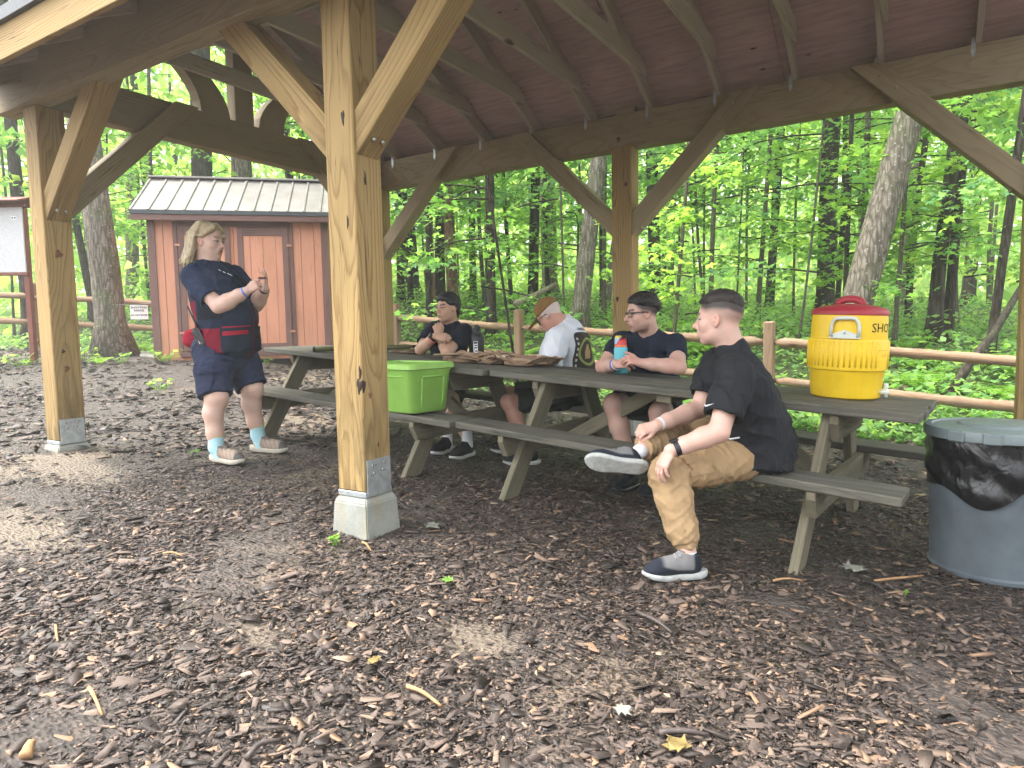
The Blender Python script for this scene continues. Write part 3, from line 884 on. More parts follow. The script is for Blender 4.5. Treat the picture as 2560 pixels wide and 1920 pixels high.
def rail_z(x, y, k):
    # heights read along the line: upper and lower rail
    t = (x + 5.1) / 8.14
    up = 1.258 + (0.674 - 1.258) * t if x > -5.1 else 1.258 + 0.088 * (-5.1 - x)
    return up if k == 0 else up - 0.42
for chain in (FP, FP_L):
    for i, (x, y) in enumerate(chain):
        if chain is FP_L and i == 0: continue
        zt = rail_z(x, y, 0) + 0.24; zb = ghf(x, y) - 0.1
        timber('fence_post', (x, y, zb), (x, y, zt), 0.13, 0.11, M_RAIL, fence, up=(1, 0, 0), bevel=0.014)
    for i in range(len(chain) - 1):
        a, b = chain[i], chain[i + 1]
        for k in range(2):
            d = Vector((b[0] - a[0], b[1] - a[1])).normalized() * 0.05
            me, M = rail_mesh((a[0] + d.x, a[1] + d.y, rail_z(a[0], a[1], k)), (b[0] - d.x, b[1] - d.y, rail_z(b[0], b[1], k)), 0.052, i * 3 + k + (20 if chain is FP_L else 0))
            obj('rail', me, M_RAIL, fence, mat4=fence.matrix_basis.inverted() @ M)
# ================================================================== forest behind the fence
def bark_mat(name, c0, c1, moss=0.0, lichen=0.0, scale=1.0):
    s = NT(name)
    v, vr, rnd = objvec(s)
    n = s.noise(s.mapping(vr, (9, 9, 1.6)), 2.2 * scale, 6, 0.65, 0.4)
    fur = s.vor(s.mapping(vr, (14, 14, 2.2)), 1.6 * scale, 'DISTANCE_TO_EDGE')
    f = s.math('MULTIPLY', n.outputs[0], s.ramp(fur.outputs['Distance'], [(0.0, (0.45,) * 3), (0.25, (1,) * 3)]))
    c = s.ramp(f, [(0.15, c0), (0.6, c1)])
    if moss:
        m = s.noise(vr, 3.5, 5, 0.6)
        c = s.mix(s.ramp(m.outputs[0], [(0.5, (0,) * 3), (0.68, (moss,) * 3)]), c, (0.07, 0.10, 0.03))
    if lichen:
        m = s.vor(vr, 16)
        c = s.mix(s.ramp(m.outputs['Distance'], [(0.10, (lichen,) * 3), (0.24, (0,) * 3)]), c, (0.36, 0.37, 0.33))
    s.col(c); s.rough(0.9); s.spec(0.15)
    s.bump(f, 0.9, 0.02)
    return s.m
M_BARKS = [bark_mat('mottled_grey_bark', (0.06, 0.05, 0.038), (0.27, 0.235, 0.19), 0.5, 0.7),
           bark_mat('dark_wet_bark', (0.016, 0.013, 0.011), (0.085, 0.068, 0.054), 0.25, 0.1),
           bark_mat('reddish_bare_bark', (0.12, 0.06, 0.04), (0.33, 0.20, 0.14), 0.1, 0.0),
           bark_mat('smooth_sapling_bark', (0.05, 0.045, 0.03), (0.16, 0.145, 0.105), 0.4, 0.3, 2.0)]

def leaf_mat(name, cols, trans=0.6, tscale=1.9):
    s = NT(name)
    g = s.n('NewGeometry')
    c = s.ramp(g.outputs['Random Per Island'], [(i / (len(cols) - 1), q) for i, q in enumerate(cols)])
    v = s.coord('Object')
    n = s.noise(v, 0.8, 3)
    c = s.mix(s.math('MULTIPLY', n.outputs[0], 0.35), c, cols[-1])
    s.col(c); s.rough(0.55); s.spec(0.3)
    tr = s.n('BsdfTranslucent')
    tc = s.mix(1.0, c, (tscale, tscale * 0.92, tscale * 0.55), 'MULTIPLY')
    s.l(tc, tr.inputs['Color'])
    mx = s.n('MixShader'); mx.inputs[0].default_value = trans
    s.l(s.b.outputs[0], mx.inputs[1]); s.l(tr.outputs[0], mx.inputs[2])
    s.l(mx.outputs[0], s.out.inputs['Surface'])
    return s.m
M_LEAF = leaf_mat('maple_leaf', [(0.06, 0.17, 0.045), (0.11, 0.26, 0.07), (0.17, 0.34, 0.095), (0.24, 0.42, 0.13)])
M_LEAF_Y = leaf_mat('yellow_green_leaf', [(0.13, 0.29, 0.055), (0.19, 0.37, 0.075), (0.25, 0.43, 0.095), (0.33, 0.48, 0.13)])  # lighter, yellower leaf greens, dealt out to trees by index
M_LEAF_B = leaf_mat('blue_green_leaf', [(0.07, 0.19, 0.09), (0.12, 0.28, 0.13), (0.17, 0.35, 0.16), (0.23, 0.40, 0.17)])
M_LEAF_FAR = leaf_mat('far_leaf', [(0.15, 0.31, 0.10), (0.24, 0.42, 0.14), (0.34, 0.50, 0.19), (0.44, 0.56, 0.26)], 0.6)  # paler than the near leaves: haze of distance is put into the colour
M_UNDER = leaf_mat('undergrowth_leaf', [(0.08, 0.20, 0.06), (0.14, 0.30, 0.085), (0.20, 0.36, 0.115), (0.27, 0.42, 0.15)], 0.5)

MAPLE = np.array([(0, -0.42, 0), (0.30, -0.34, -0.06), (0.20, -0.06, 0.02), (0.52, 0.16, -0.10), (0.17, 0.20, 0.02), (0.0, 0.60, -0.06),
                  (-0.17, 0.20, 0.02), (-0.52, 0.16, -0.10), (-0.20, -0.06, 0.02), (-0.30, -0.34, -0.06)], np.float32)
KITE = np.array([(0, -0.5, 0), (0.33, 0.02, -0.06), (0, 0.5, 0.0), (-0.33, 0.02, -0.06)], np.float32)
def leaf_cloud(P, size, rng, shape=KITE, flat=0.5, up=None):
    """one polygon per leaf at P; flat: 0 = any way up, 1 = lying level"""
    n = len(P)
    az = rng.uniform(0, 2 * np.pi, n)
    nz = rng.normal(0, 1, (n, 3)); nz /= np.linalg.norm(nz, axis=1)[:, None]
    nz = nz * (1 - flat) + np.array([0, 0, 1]) * flat if up is None else nz * (1 - flat) + up * flat
    nz /= np.linalg.norm(nz, axis=1)[:, None]
    t = np.stack([np.cos(az), np.sin(az), np.zeros(n)], 1)
    t -= nz * (t * nz).sum(1)[:, None]; t /= np.linalg.norm(t, axis=1)[:, None]
    b = np.cross(nz, t)
    S = (size * rng.uniform(0.65, 1.3, n))[:, None, None]
    V = P[:, None, :] + S * (shape[None, :, 0:1] * t[:, None, :] + shape[None, :, 1:2] * b[:, None, :] + shape[None, :, 2:3] * nz[:, None, :])
    k = len(shape)
    F = np.arange(n * k).reshape(n, k)
    return V.reshape(-1, 3), F

def spray_points(rng, n_br, h0, h1, rad, per, droop=0.25, lean=(0, 0)):
    """points along layered side branches; returns leaf points and branch polylines"""
    P = []; B = []
    for _ in range(n_br):
        h = rng.uniform(h0, h1); a = rng.uniform(0, 2 * np.pi); l = rad * rng.uniform(0.45, 1.0)
        rise = rng.uniform(-0.15, 0.35)
        t = np.linspace(0, 1, 6)
        bx = np.cos(a) * l * t + 0.08 * l * np.sin(t * 5 + a); by = np.sin(a) * l * t + 0.08 * l * np.cos(t * 4 + a) - 0.08 * l
        bz = h + rise * l * t - droop * l * t ** 2
        B.append(np.stack([bx + lean[0] * h, by + lean[1] * h, bz], 1))
        u = rng.uniform(0.2, 1.05, per) ** 0.8
        w = 0.28 * l * (1.1 - 0.6 * u)
        off = rng.normal(0, 1, per) * w
        px = np.cos(a) * l * u - np.sin(a) * off; py = np.sin(a) * l * u + np.cos(a) * off
        pz = h + rise * l * u - droop * l * u ** 2 + rng.normal(0, 0.07, per) - 0.15 * np.abs(off)
        P.append(np.stack([px + lean[0] * h, py + lean[1] * h, pz], 1))
    return np.concatenate(P), B

def crown_mesh(name, seed, n_br, h0, h1, rad, per, size, shape, flat=0.6, droop=0.25):
    rng = np.random.default_rng(seed)
    P, B = spray_points(rng, n_br, h0, h1, rad, per, droop)
    V, F = leaf_cloud(P, size, rng, shape, flat)
    me = mesh_np(name, V, F)
    BV = []; BF = []
    for b in B:
        v, f = tube_arrays([tuple(q) for q in b], [0.014, 0.011, 0.009, 0.007, 0.005, 0.003], 4, cap=False)
        o = len(BV); BV += v; BF += [tuple(i + o for i in q) for q in f]
    bme = mesh_np(name + '_twigs', BV, BF, True)
    return me, bme
CROWNS_U = [crown_mesh('understorey_crown', 11 + i, 20, 0.9, 5.6, 1.8, 46, 0.125, MAPLE, 0.62) for i in range(4)]
CROWNS_M = [crown_mesh('mid_crown', 31 + i, 22, 2.2, 9.5, 2.8, 54, 0.17, KITE, 0.5) for i in range(3)]
CROWNS_T = [crown_mesh('tall_crown', 51 + i, 16, 6.0, 13.5, 3.4, 48, 0.22, KITE, 0.45) for i in range(3)]
M_TWIG = M_BARKS[1]
TREES = [
    (-8.488, 3.24, 0.648, -0.0593, -0.0369, 0.1878, 0, 'stout mossy grey trunk standing between the notice board and the shed'),
    (-12.458, 5.023, 0.835, -0.0979, -0.0609, 0.0626, 1, 'thin dark trunk just left of the stout tree beside the shed'),
    (-10.102, 5.981, 1.003, 0.0083, 0.0052, 0.1811, 1, 'dark trunk rising behind the left half of the shed roof'),
    (-9.901, 6.703, 1.228, 0.0155, 0.0096, 0.1795, 0, 'grey trunk rising behind the middle of the shed roof'),
    (-8.385, 9.901, 1.616, 0.0003, 0.0002, 0.0716, 1, None),
    (-7.509, 9.271, 1.531, -0.0322, -0.02, 0.0492, 1, None),
    (-5.258, 7.085, 0.947, -0.0107, -0.0066, 0.0501, 1, None),
    (-5.81, 7.934, 1.254, -0.0177, -0.011, 0.0465, 2, None),
    (-6.954, 9.614, 1.511, 0.0155, 0.0096, 0.0984, 1, None),
    (-6.133, 8.943, 1.384, -0.0137, -0.0085, 0.1002, 2, 'pale reddish-brown trunk right behind the dark-haired young man'),
    (-7.501, 11.642, 1.649, 0.0039, 0.0024, 0.071, 1, None),
    (-4.049, 7.23, 0.831, 0.0107, 0.0066, 0.0686, 1, 'dark straight trunk left of the white-shirted man'),
    (-2.339, 5.335, 0.14, -0.1144, -0.0711, 0.0161, 1, 'thin leafy maple sapling bending left of the white-shirted man'),
    (-5.598, 10.441, 1.381, -0.043, -0.0268, 0.0403, 1, None),
    (-5.181, 10.705, 1.33, 0.0118, 0.0074, 0.0984, 1, 'black trunk above the tan cap'),
    (-6.423, 13.493, 1.649, 0.0155, 0.0096, 0.0537, 1, None),
    (-2.764, 7.461, 0.81, -0.0125, -0.0078, 0.0164, 3, None),
    (-2.583, 7.552, 0.824, 0.1156, 0.0719, 0.1181, 0, 'thick mottled trunk leaning right beside the middle back post'),
    (-4.33, 12.415, 1.298, 0.0155, 0.0096, 0.0477, 1, None),
    (-3.89, 11.499, 1.206, 0.1343, 0.0836, 0.0805, 0, None),
    (-2.591, 11.138, 1.104, 0.0086, 0.0053, 0.1085, 1, 'dark trunk right behind the head of the man in glasses'),
    (-0.579, 6.424, 0.345, 0.0467, 0.029, 0.0215, 3, 'slim sapling trunk left of the man in the black polo'),
    (-1.059, 9.729, 0.94, -0.0573, -0.0356, 0.0215, 3, None),
    (-0.694, 8.761, 0.87, 0.0103, 0.0064, 0.0328, 3, 'slim grey trunk above the head of the man in the polo'),
    (-0.598, 10.023, 0.927, 0.0155, 0.0096, 0.0143, 3, None),
    (-0.729, 13.439, 1.106, 0.0433, 0.0269, 0.0805, 1, None),
    (0.749, 7.829, 0.686, 0.091, 0.0566, 0.0142, 3, None),
    (0.583, 11.887, 0.948, 0.0242, 0.0151, 0.1395, 1, 'broad dark leafy-sided trunk left of the yellow cooler'),
    (0.663, 13.151, 1.006, 0.0279, 0.0174, 0.0459, 1, None),
    (1.26, 8.771, 0.751, 0.0103, 0.0064, 0.0298, 1, 'slim upright trunk touching the left side of the big leaning tree'),
    (1.361, 7.031, 0.43, 0.223, 0.1387, 0.1571, 0, 'big pale-barked trunk leaning right behind the yellow cooler'),
    (1.97, 11.594, 0.849, 0.0737, 0.0459, 0.0465, 1, 'slim trunk between the leaning tree and the twin trunks'),
    (2.408, 8.258, 0.654, 0.0585, 0.0364, 0.0725, 1, 'left one of the twin dark trunks on the right'),
    (2.526, 8.508, 0.664, 0.0516, 0.0321, 0.0546, 1, 'right one of the twin dark trunks on the right'),
    (2.942, 7.408, 0.448, 0.0888, 0.0552, 0.0429, 1, 'dark bending trunk crossed by a fallen limb at the right edge'),
    (-12.583, 3.769, 0.803, -0.0016, -0.001, 0.1008, 1, 'dark trunk behind the notice board'),
    (-13.288, 4.527, 0.805, -0.0064, -0.004, 0.0668, 0, None),
    (-10.535, 8.732, 1.688, -0.0342, -0.0213, 0.0859, 1, None),
    (-7.775, 7.901, 1.441, 0.0284, 0.0177, 0.0835, 0, None),
    (-8.138, 8.874, 1.549, 0.0219, 0.0136, 0.0626, 1, None),
]
def trunk_mesh(r, dx, dy, H, seed, flare=True, seg=10):
    rng = random.Random(seed)
    n = 13; pts = []; rad = []
    ax, ay = rng.uniform(-1, 1) * 0.05, rng.uniform(-1, 1) * 0.05
    for i in range(n + 1):
        t = i / n; z = H * t ** 1.25
        pts.append((dx * z + ax * math.sin(z * 0.9 + seed), dy * z + ay * math.sin(z * 0.8 + 2 * seed), z))
        rr = r * 1.12 * (1.08 - 0.03 * z if z < 9 else 0.8 * (1.3 - t))
        if flare and z < 0.7: rr *= 1 + 0.75 * (1 - z / 0.7) ** 2
        rad.append(max(rr, 0.012))
    V, F = tube_arrays(pts, rad, seg, 0.06, rng)
    return mesh_np('trunk', V, F, True)
GRP_SLIM = 'slim forest trees behind the fence'
def forest_tree(name, x, y, z, dx, dy, r, bark, label, group, crown, leafm, H=12.0, scl=1.0, rot=0.0, seed=0):
    t = empty(name, (x, y, z), 0, label, 'tree', group)
    obj('trunk', trunk_mesh(r, dx, dy, H, seed), M_BARKS[bark], t)
    lm, bmh = crown
    hmid = 3.0
    c = obj('crown', lm, None, t)
    if not lm.materials: lm.materials.append(leafm)
    c.material_slots[0].link = 'OBJECT'; c.material_slots[0].material = leafm
    c.rotation_euler = (0, 0, rot); c.scale = (scl, scl, scl); c.location = (dx * hmid, dy * hmid, 0)
    b = obj('twigs', bmh, M_TWIG, t)
    b.rotation_euler = (0, 0, rot); b.scale = (scl, scl, scl); b.location = c.location
    return t
LEAFS = [M_LEAF, M_LEAF_Y, M_LEAF_B, M_LEAF]
for i, (x, y, z, dx, dy, r, k, lab) in enumerate(TREES):
    rr = random.Random(100 + i)
    if r < 0.055: cr = CROWNS_U[i % 4]; nm = 'maple_sapling'; H = 7.5; sc = rr.uniform(0.85, 1.15)
    elif r < 0.11: cr = CROWNS_M[i % 3]; nm = 'forest_tree'; H = 12; sc = rr.uniform(0.9, 1.1)
    else: cr = CROWNS_T[i % 3]; nm = 'forest_tree'; H = 15; sc = 1.0
    forest_tree(nm, x, y, z, dx, dy, r, k, lab or ('slim dark trunk among the leaves of the wood' if r >= 0.03 else 'thin pale sapling stem among the leaves of the wood'),
                None if lab else (GRP_SLIM if r >= 0.03 else 'thin saplings behind the fence'), cr, LEAFS[i % 4], H, sc, rr.uniform(0, 6.28), i)

# understorey: leafy young maples filling the space between the trunks
rr = random.Random(5)
spots = []
tries = 0
while len(spots) < 38 and tries < 4000:
    tries += 1
    d = rr.uniform(10.0, 22); a = rr.uniform(-41, 40)         # around the place the wood is seen from
    ang = R(31.97 - a)
    x = 2.36 - math.sin(ang) * d; y = -2.39 + math.cos(ang) * d
    lim = 6.9 if x > -5.5 else 6.9 + (-5.5 - x) * -0.52
    if y < lim + 0.3: continue
    if x < -4.6 and x > -9.6 and y < 6.6: continue
    if any((x - p[0]) ** 2 + (y - p[1]) ** 2 < 1.5 ** 2 for p in spots): continue
    spots.append((x, y, d))
for i, (x, y, d) in enumerate(spots):
    near = d < 12.5
    cr = CROWNS_U[i % 4] if near or i % 2 else CROWNS_M[i % 3]
    forest_tree('young_maple', x, y, ghf(x, y) - 0.05, rr.uniform(-0.05, 0.05), rr.uniform(-0.05, 0.05), rr.uniform(0.018, 0.04), 3,
                'leafy young maple filling the wood behind the fence', 'young maples of the understorey', cr, LEAFS[(i * 7) % 4], 7.0, rr.uniform(0.75, 1.2), rr.uniform(0, 6.28), 200 + i)

# farther slim trunks
for i in range(22):
    d = rr.uniform(19, 36); a = rr.uniform(-40, 39); ang = R(31.97 - a)
    x = 2.36 - math.sin(ang) * d; y = -2.39 + math.cos(ang) * d
    t = empty('far_tree', (x, y, ghf(x, y) - 0.1), 0, 'far dark trunk deep in the wood', 'tree', 'far trunks deep in the wood')
    obj('trunk', trunk_mesh(rr.uniform(0.07, 0.2), rr.uniform(-0.06, 0.06), rr.uniform(-0.06, 0.06), 15, 400 + i, True, 8), M_BARKS[1 if i % 3 else 0], t)

def far_wood():
    rng = np.random.default_rng(3)
    n = 74000
    d = 20 + 26 * rng.uniform(0, 1, n) ** 0.8
    a = np.radians(31.97 - rng.uniform(-46, 45, n))
    x = 2.36 - np.sin(a) * d; y = -2.39 + np.cos(a) * d
    cl = 0.5 + 0.5 * np.sin(x * 0.55 + 1.7 * np.sin(y * 0.41)) * np.cos(y * 0.62 + np.sin(x * 0.35))
    h = rng.uniform(0.0, 1.0, n) ** 1.25 * (d * 0.52 + 1)
    keep = rng.uniform(0, 1, n) < 0.45 + 0.7 * cl + 0.2 * np.sin(h * 1.4 + x)
    x, y, h = x[keep], y[keep], h[keep]
    P = np.stack([x, y, gh(x, y) + h + 0.2], 1)
    V, F = leaf_cloud(P, 0.36, rng, KITE, 0.35)
    # the deepest part of the wood: larger leaf masses
    n = 26000
    d = 46 + 16 * rng.uniform(0, 1, n); a = np.radians(31.97 - rng.uniform(-47, 46, n))
    x = 2.36 - np.sin(a) * d; y = -2.39 + np.cos(a) * d; h = rng.uniform(0, 1, n) ** 1.3 * d * 0.5
    V2, F2 = leaf_cloud(np.stack([x, y, gh(x, y) + h], 1), 0.85, rng, KITE, 0.3)
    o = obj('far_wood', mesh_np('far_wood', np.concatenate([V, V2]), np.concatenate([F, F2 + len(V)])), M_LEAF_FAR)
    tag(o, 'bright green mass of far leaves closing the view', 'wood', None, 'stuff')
far_wood()

def undergrowth():
    rng = np.random.default_rng(9)
    n = 78000
    d = 7.2 + 20 * rng.uniform(0, 1, n) ** 1.5
    a = np.radians(31.97 - rng.uniform(-42, 41, n))
    x = 2.36 - np.sin(a) * d; y = -2.39 + np.cos(a) * d
    edge = np.where(x > -5.1, 5.55 - 0.1 * (x + 5.1), 5.55 + 0.53 * (x + 5.1))
    m = rng.uniform(0, 1, n)
    clump = 0.5 + 0.5 * np.sin(x * 2.3 + 1.3 * np.sin(y * 1.9)) * np.sin(y * 2.6 + x)
    keep = (y > edge - 0.25 + 0.5 * np.sin(x * 3) * 0.5) & (m < 0.45 + 0.55 * clump)
    keep &= ~((x > -8.2) & (x < -4.3) & (y < 6.3) & (y > 2.5) & (y < 0.945 * (x + 7.435) + 3.293 + 2.6))
    x, y, clump = x[keep], y[keep], clump[keep]
    past = np.clip((y - 5.5) / 3, 0, 1)
    h = rng.uniform(0.0, 1, len(x)) ** 1.6 * (0.12 + 0.5 * clump * (0.3 + 0.7 * past))
    P = np.stack([x, y, gh(x, y) + h + 0.02], 1)
    V, F = leaf_cloud(P, 0.095, rng, KITE, 0.6)
    o = obj('undergrowth', mesh_np('undergrowth', V, F), M_UNDER)
    tag(o, 'low green undergrowth covering the bank beyond the fence', 'undergrowth', None, 'stuff')
undergrowth()

def fern_mesh(seed):
    rng = random.Random(seed); V = []; F = []
    for k in range(9):
        a = k * 0.7 + rng.uniform(-0.2, 0.2); L = rng.uniform(0.32, 0.5)
        dr = rng.uniform(0.5, 0.9)
        for j in range(14):
            t = (j + 1) / 15
            r = L * t; z = L * (0.9 * t - dr * t * t)
            c = Vector((math.cos(a) * r, math.sin(a) * r, z)); s_ = Vector((-math.sin(a), math.cos(a), 0)); f_ = Vector((math.cos(a), math.sin(a), 0.9 - 2 * dr * t)).normalized()
            w = 0.11 * math.sin(math.pi * min(1, 0.15 + t * 0.9)) + 0.012
            for sg in (-1, 1):
                o = len(V)
                V += [tuple(c), tuple(c + s_ * sg * w * 0.5 + f_ * 0.012), tuple(c + s_ * sg * w + f_ * 0.02 - Vector((0, 0, 0.015))), tuple(c + s_ * sg * w * 0.5 - f_ * 0.014)]
                F.append((o, o + 1, o + 2, o + 3))
    return mesh_np('fronds', V, F)
FERNS = [fern_mesh(i) for i in range(3)]
rr = random.Random(21)
FS = [(-8.95, 4.05, 1.0, 'fern growing right beside the stout tree by the shed'), (-7.55, 2.55, 0.55, 'small bright fern on the mulch in front of the shed corner'), (-8.2, 4.3, 0.9, 'fern under the paper sign'), (-9.6, 3.9, 1.0, 'fern under the lower rail left of the stout tree')]
for i, (x, y, s_, lab) in enumerate(FS):
    t = empty('fern', (x, y, ghf(x, y)), i * 1.3, lab, 'fern'); f = obj('fronds', FERNS[i % 3], M_LEAF_Y, t); f.scale = (s_,) * 3
for i in range(26):
    x = rr.uniform(-4.6, 4.2); y = 6.0 + rr.uniform(0, 2.2)
    t = empty('fern', (x, y, ghf(x, y)), rr.uniform(0, 6), 'fern in the green bank beyond the fence', 'fern', 'ferns beyond the fence')
    f = obj('fronds', FERNS[i % 3], M_LEAF_Y if i % 2 else M_UNDER, t); f.scale = (rr.uniform(0.8, 1.3),) * 3

# fallen timber
def log_obj(name, label, pts, r, m, cat):
    V, F = tube_arrays(pts, [r * (1.1 - 0.4 * i / (len(pts) - 1)) for i in range(len(pts))], 9, 0.08, random.Random(len(label)))
    tag(obj(name, mesh_np(name, V, F, True), m), label, cat)
M_DEAD = bark_mat('bare_dead_wood', (0.20, 0.15, 0.11), (0.50, 0.42, 0.34))
log_obj('fallen_log', 'pale bare log lying slanted in the wood above the tan cap', [(-4.2, 8.3, 1.52), (-4.13, 9.0, 1.72), (-4.10, 9.7, 1.95)], 0.06, M_DEAD, 'log')
log_obj('fallen_limb', 'dark fallen limb slanting against the bending trunk at the right edge', [(2.55, 6.1, 0.25), (2.72, 6.42, 0.58), (2.95, 6.85, 0.88), (3.2, 7.35, 1.35), (3.5, 7.9, 1.9)], 0.045, M_BARKS[1], 'branch')
log_obj('fallen_log', 'dark log lying along the bank behind the dark-haired young man', [(-5.6, 7.3, 0.95), (-4.4, 7.5, 0.92), (-3.3, 7.9, 0.95)], 0.07, M_DEAD, 'log')

def rock(label, p, s_, seed, m):
    bm = bmesh.new(); bmesh.ops.create_icosphere(bm, subdivisions=3, radius=1.0)
    rng = random.Random(seed); ph = [rng.uniform(0, 6) for _ in range(6)]
    for v in bm.verts:
        q = 1 + 0.18 * math.sin(3 * v.co.x + ph[0]) * math.sin(3 * v.co.y + ph[1]) + 0.12 * math.sin(6 * v.co.z + ph[2] + 4 * v.co.x)
        v.co = Vector((v.co.x * s_[0] * q, v.co.y * s_[1] * q, v.co.z * s_[2] * q))
    tag(bm_obj('rock', bm, m, None, True, loc=p), label, 'rock')
M_ROCK = simple('grey_rock', (0.22, 0.22, 0.19), 0.9, 0.2, 0.4, 9, bump=0.5, bscale=25)
rock('flat pale rock at the foot of the stout tree by the shed', (-7.95, 3.55, 0.70), (0.28, 0.2, 0.10), 1, M_ROCK)
rock('grey rock in the green bank right of the cooler', (1.75, 6.6, 0.22), (0.2, 0.15, 0.09), 2, M_ROCK)
rock('reddish rock in the bank between cooler and twin trunks', (2.1, 6.4, 0.22), (0.13, 0.1, 0.10), 3, simple('reddish_rock', (0.22, 0.14, 0.11), 0.9, 0.2, 0.4, 9, bump=0.5, bscale=25))
# ================================================================== mulch: loose bark chips on the ground
def chip_mat():
    s = NT('bark_chips')
    g = s.n('NewGeometry')
    rnd = g.outputs['Random Per Island']
    v = s.coord('Object')
    grain = s.noise(s.mapping(v, (60, 60, 60)), 2.0, 4, 0.7)
    c = s.ramp(rnd, [(0.0, (0.016, 0.012, 0.010)), (0.28, (0.034, 0.025, 0.020)), (0.50, (0.060, 0.044, 0.036)), (0.68, (0.098, 0.072, 0.058)),
                     (0.82, (0.145, 0.105, 0.082)), (0.92, (0.205, 0.145, 0.105)), (0.97, (0.27, 0.160, 0.092)), (1.0, (0.36, 0.27, 0.19))])
    c = s.mix(s.math('MULTIPLY', grain.outputs[0], 0.45), c, (0.03, 0.02, 0.016))
    # the left side of the yard is greyer: wet sheen put into the colour
    sep = s.n('SeparateXYZ'); s.l(v, sep.inputs[0])
    wet_sheen = s.ramp(s.math('MULTIPLY_ADD', sep.outputs[0], -0.16, 0.42), [(0.2, (0,) * 3), (0.8, (0.38,) * 3)])
    c = s.mix(wet_sheen, c, s.mix(0.6, c, (0.125, 0.105, 0.105)))
    s.col(c)
    s.rough(s.ramp(rnd, [(0.0, (0.5,) * 3), (0.5, (0.68,) * 3), (1.0, (0.8,) * 3)])); s.spec(0.35)
    s.bump(grain.outputs[0], 0.35, 0.003)
    return s.m
M_CHIP = chip_mat()
PIERS = [(px - PW / 2, py + PW / 2) for _, px, py, _ in POSTS]
BARE = [(-2.0, -0.62, 0.55, 0.2), (-0.35, -0.42, 0.30, 0.16), (1.02, -0.52, 0.22, 0.13), (-2.55, -0.1, 0.8, 0.25), (0.35, -0.95, 0.2, 0.12), (-1.5, -1.0, 0.75, 0.3), (-1.15, -1.45, 0.5, 0.25), (1.85, 0.45, 0.25, 0.1)]
def chips(name, label, n, dmin, dmax, amin, amax, size, seed, power=1.0, hmax=0.012, fine=False):
    rng = np.random.default_rng(seed)
    d = dmin + (dmax - dmin) * rng.uniform(0, 1, n) ** power
    a = np.radians(31.97 - rng.uniform(amin, amax, n))
    x = 2.356 - np.sin(a) * d; y = -2.388 + np.cos(a) * d
    edge = np.where(x > -5.1, 5.7 - 0.1 * (x + 5.1), 5.7 + 0.53 * (x + 5.1))
    keep = y < edge
    keep &= ~((x > -8.0) & (x < -4.4) & (y > 0.945 * (x + 7.435) + 3.2) & (y < 0.945 * (x + 7.435) + 6))
    for cx, cy in PIERS: keep &= ~((np.abs(x - cx) < 0.125) & (np.abs(y - cy) < 0.125))
    m = rng.uniform(0, 1, n)
    patch = 0.5 + 0.5 * np.sin(x * 1.9 + 1.1 * np.sin(y * 2.3)) * np.sin(y * 1.7 + 0.8 * np.sin(x * 2.9))
    dens = 0.30 + 0.85 * patch
    for bx_, by_, rx, ry in BARE:
        q = ((x - bx_) / rx) ** 2 + ((y - by_) / ry) ** 2
        dens = dens * np.clip(0.06 + q * 0.7, 0.06, 1)
    keep &= m < dens
    x, y = x[keep], y[keep]; n = len(x)
    L = size * np.exp(rng.normal(-0.08, 0.55, n)); big = rng.uniform(0, 1, n) < 0.05; L = np.minimum(np.where(big, L * 1.7, L), (0.05 if fine else 0.075) if dmin < 3 else 0.11)
    W = L * rng.uniform(0.2, 0.75, n); T = np.clip(L * rng.uniform(0.05, 0.13, n), 0.001, 0.005)
    az = rng.uniform(0, 2 * np.pi, n)
    tilt = rng.normal(0, 0.16, n); roll = rng.normal(0, 0.2, n)
    tx = np.stack([np.cos(az) * np.cos(tilt), np.sin(az) * np.cos(tilt), np.sin(tilt)], 1)
    s_ = np.stack([-np.sin(az), np.cos(az), np.zeros(n)], 1)
    nz = np.cross(tx, s_)
    sy = s_ * np.cos(roll)[:, None] + nz * np.sin(roll)[:, None]; nz = np.cross(tx, sy)
    base = np.array([(-0.5, -0.5, -0.5), (0.5, -0.5, -0.5), (0.5, 0.5, -0.5), (-0.5, 0.5, -0.5), (-0.5, -0.5, 0.5), (0.5, -0.5, 0.5), (0.5, 0.5, 0.5), (-0.5, 0.5, 0.5)])
    B = base[None] + rng.uniform(-0.22, 0.22, (n, 8, 3)) * np.array([1, 1, 0.6])
    B[:, [0, 3, 4, 7], 1] *= rng.uniform(0.25, 1.0, n)[:, None]      # tapered ends
    P = np.stack([x, y, gh(x, y) + 0.004 + hmax * rng.uniform(0, 1, n) ** 1.5 + np.abs(np.sin(tilt)) * L * 0.3], 1)
    V = P[:, None] + B[..., 0:1] * (L[:, None] * tx)[:, None] + B[..., 1:2] * (W[:, None] * sy)[:, None] + B[..., 2:3] * (T[:, None] * nz)[:, None]
    q = np.array([(4, 5, 6, 7), (0, 1, 5, 4), (2, 3, 7, 6)] if fine else [(4, 5, 6, 7), (0, 1, 5, 4), (1, 2, 6, 5), (2, 3, 7, 6), (3, 0, 4, 7)])
    F = (np.arange(n)[:, None, None] * 8 + q[None]).reshape(-1, 4)
    o = obj(name, mesh_np(name, V.reshape(-1, 3), F), M_CHIP)
    tag(o, label, 'mulch', None, 'stuff')
    return n
chips('bark_mulch', 'fine brown bark shreds trodden over the near yard', 190000, 1.3, 5.2, -43, 43, 0.0125, 4, 1.25, 0.007, True)
chips('bark_mulch', 'larger loose bark chips strewn over the near yard', 30000, 1.35, 6.0, -43, 43, 0.0215, 1, 1.15, 0.011)
chips('bark_mulch', 'bark chips of the farther yard and under the tables', 34000, 5.6, 14.5, -43, 43, 0.045, 2, 0.9, 0.016)

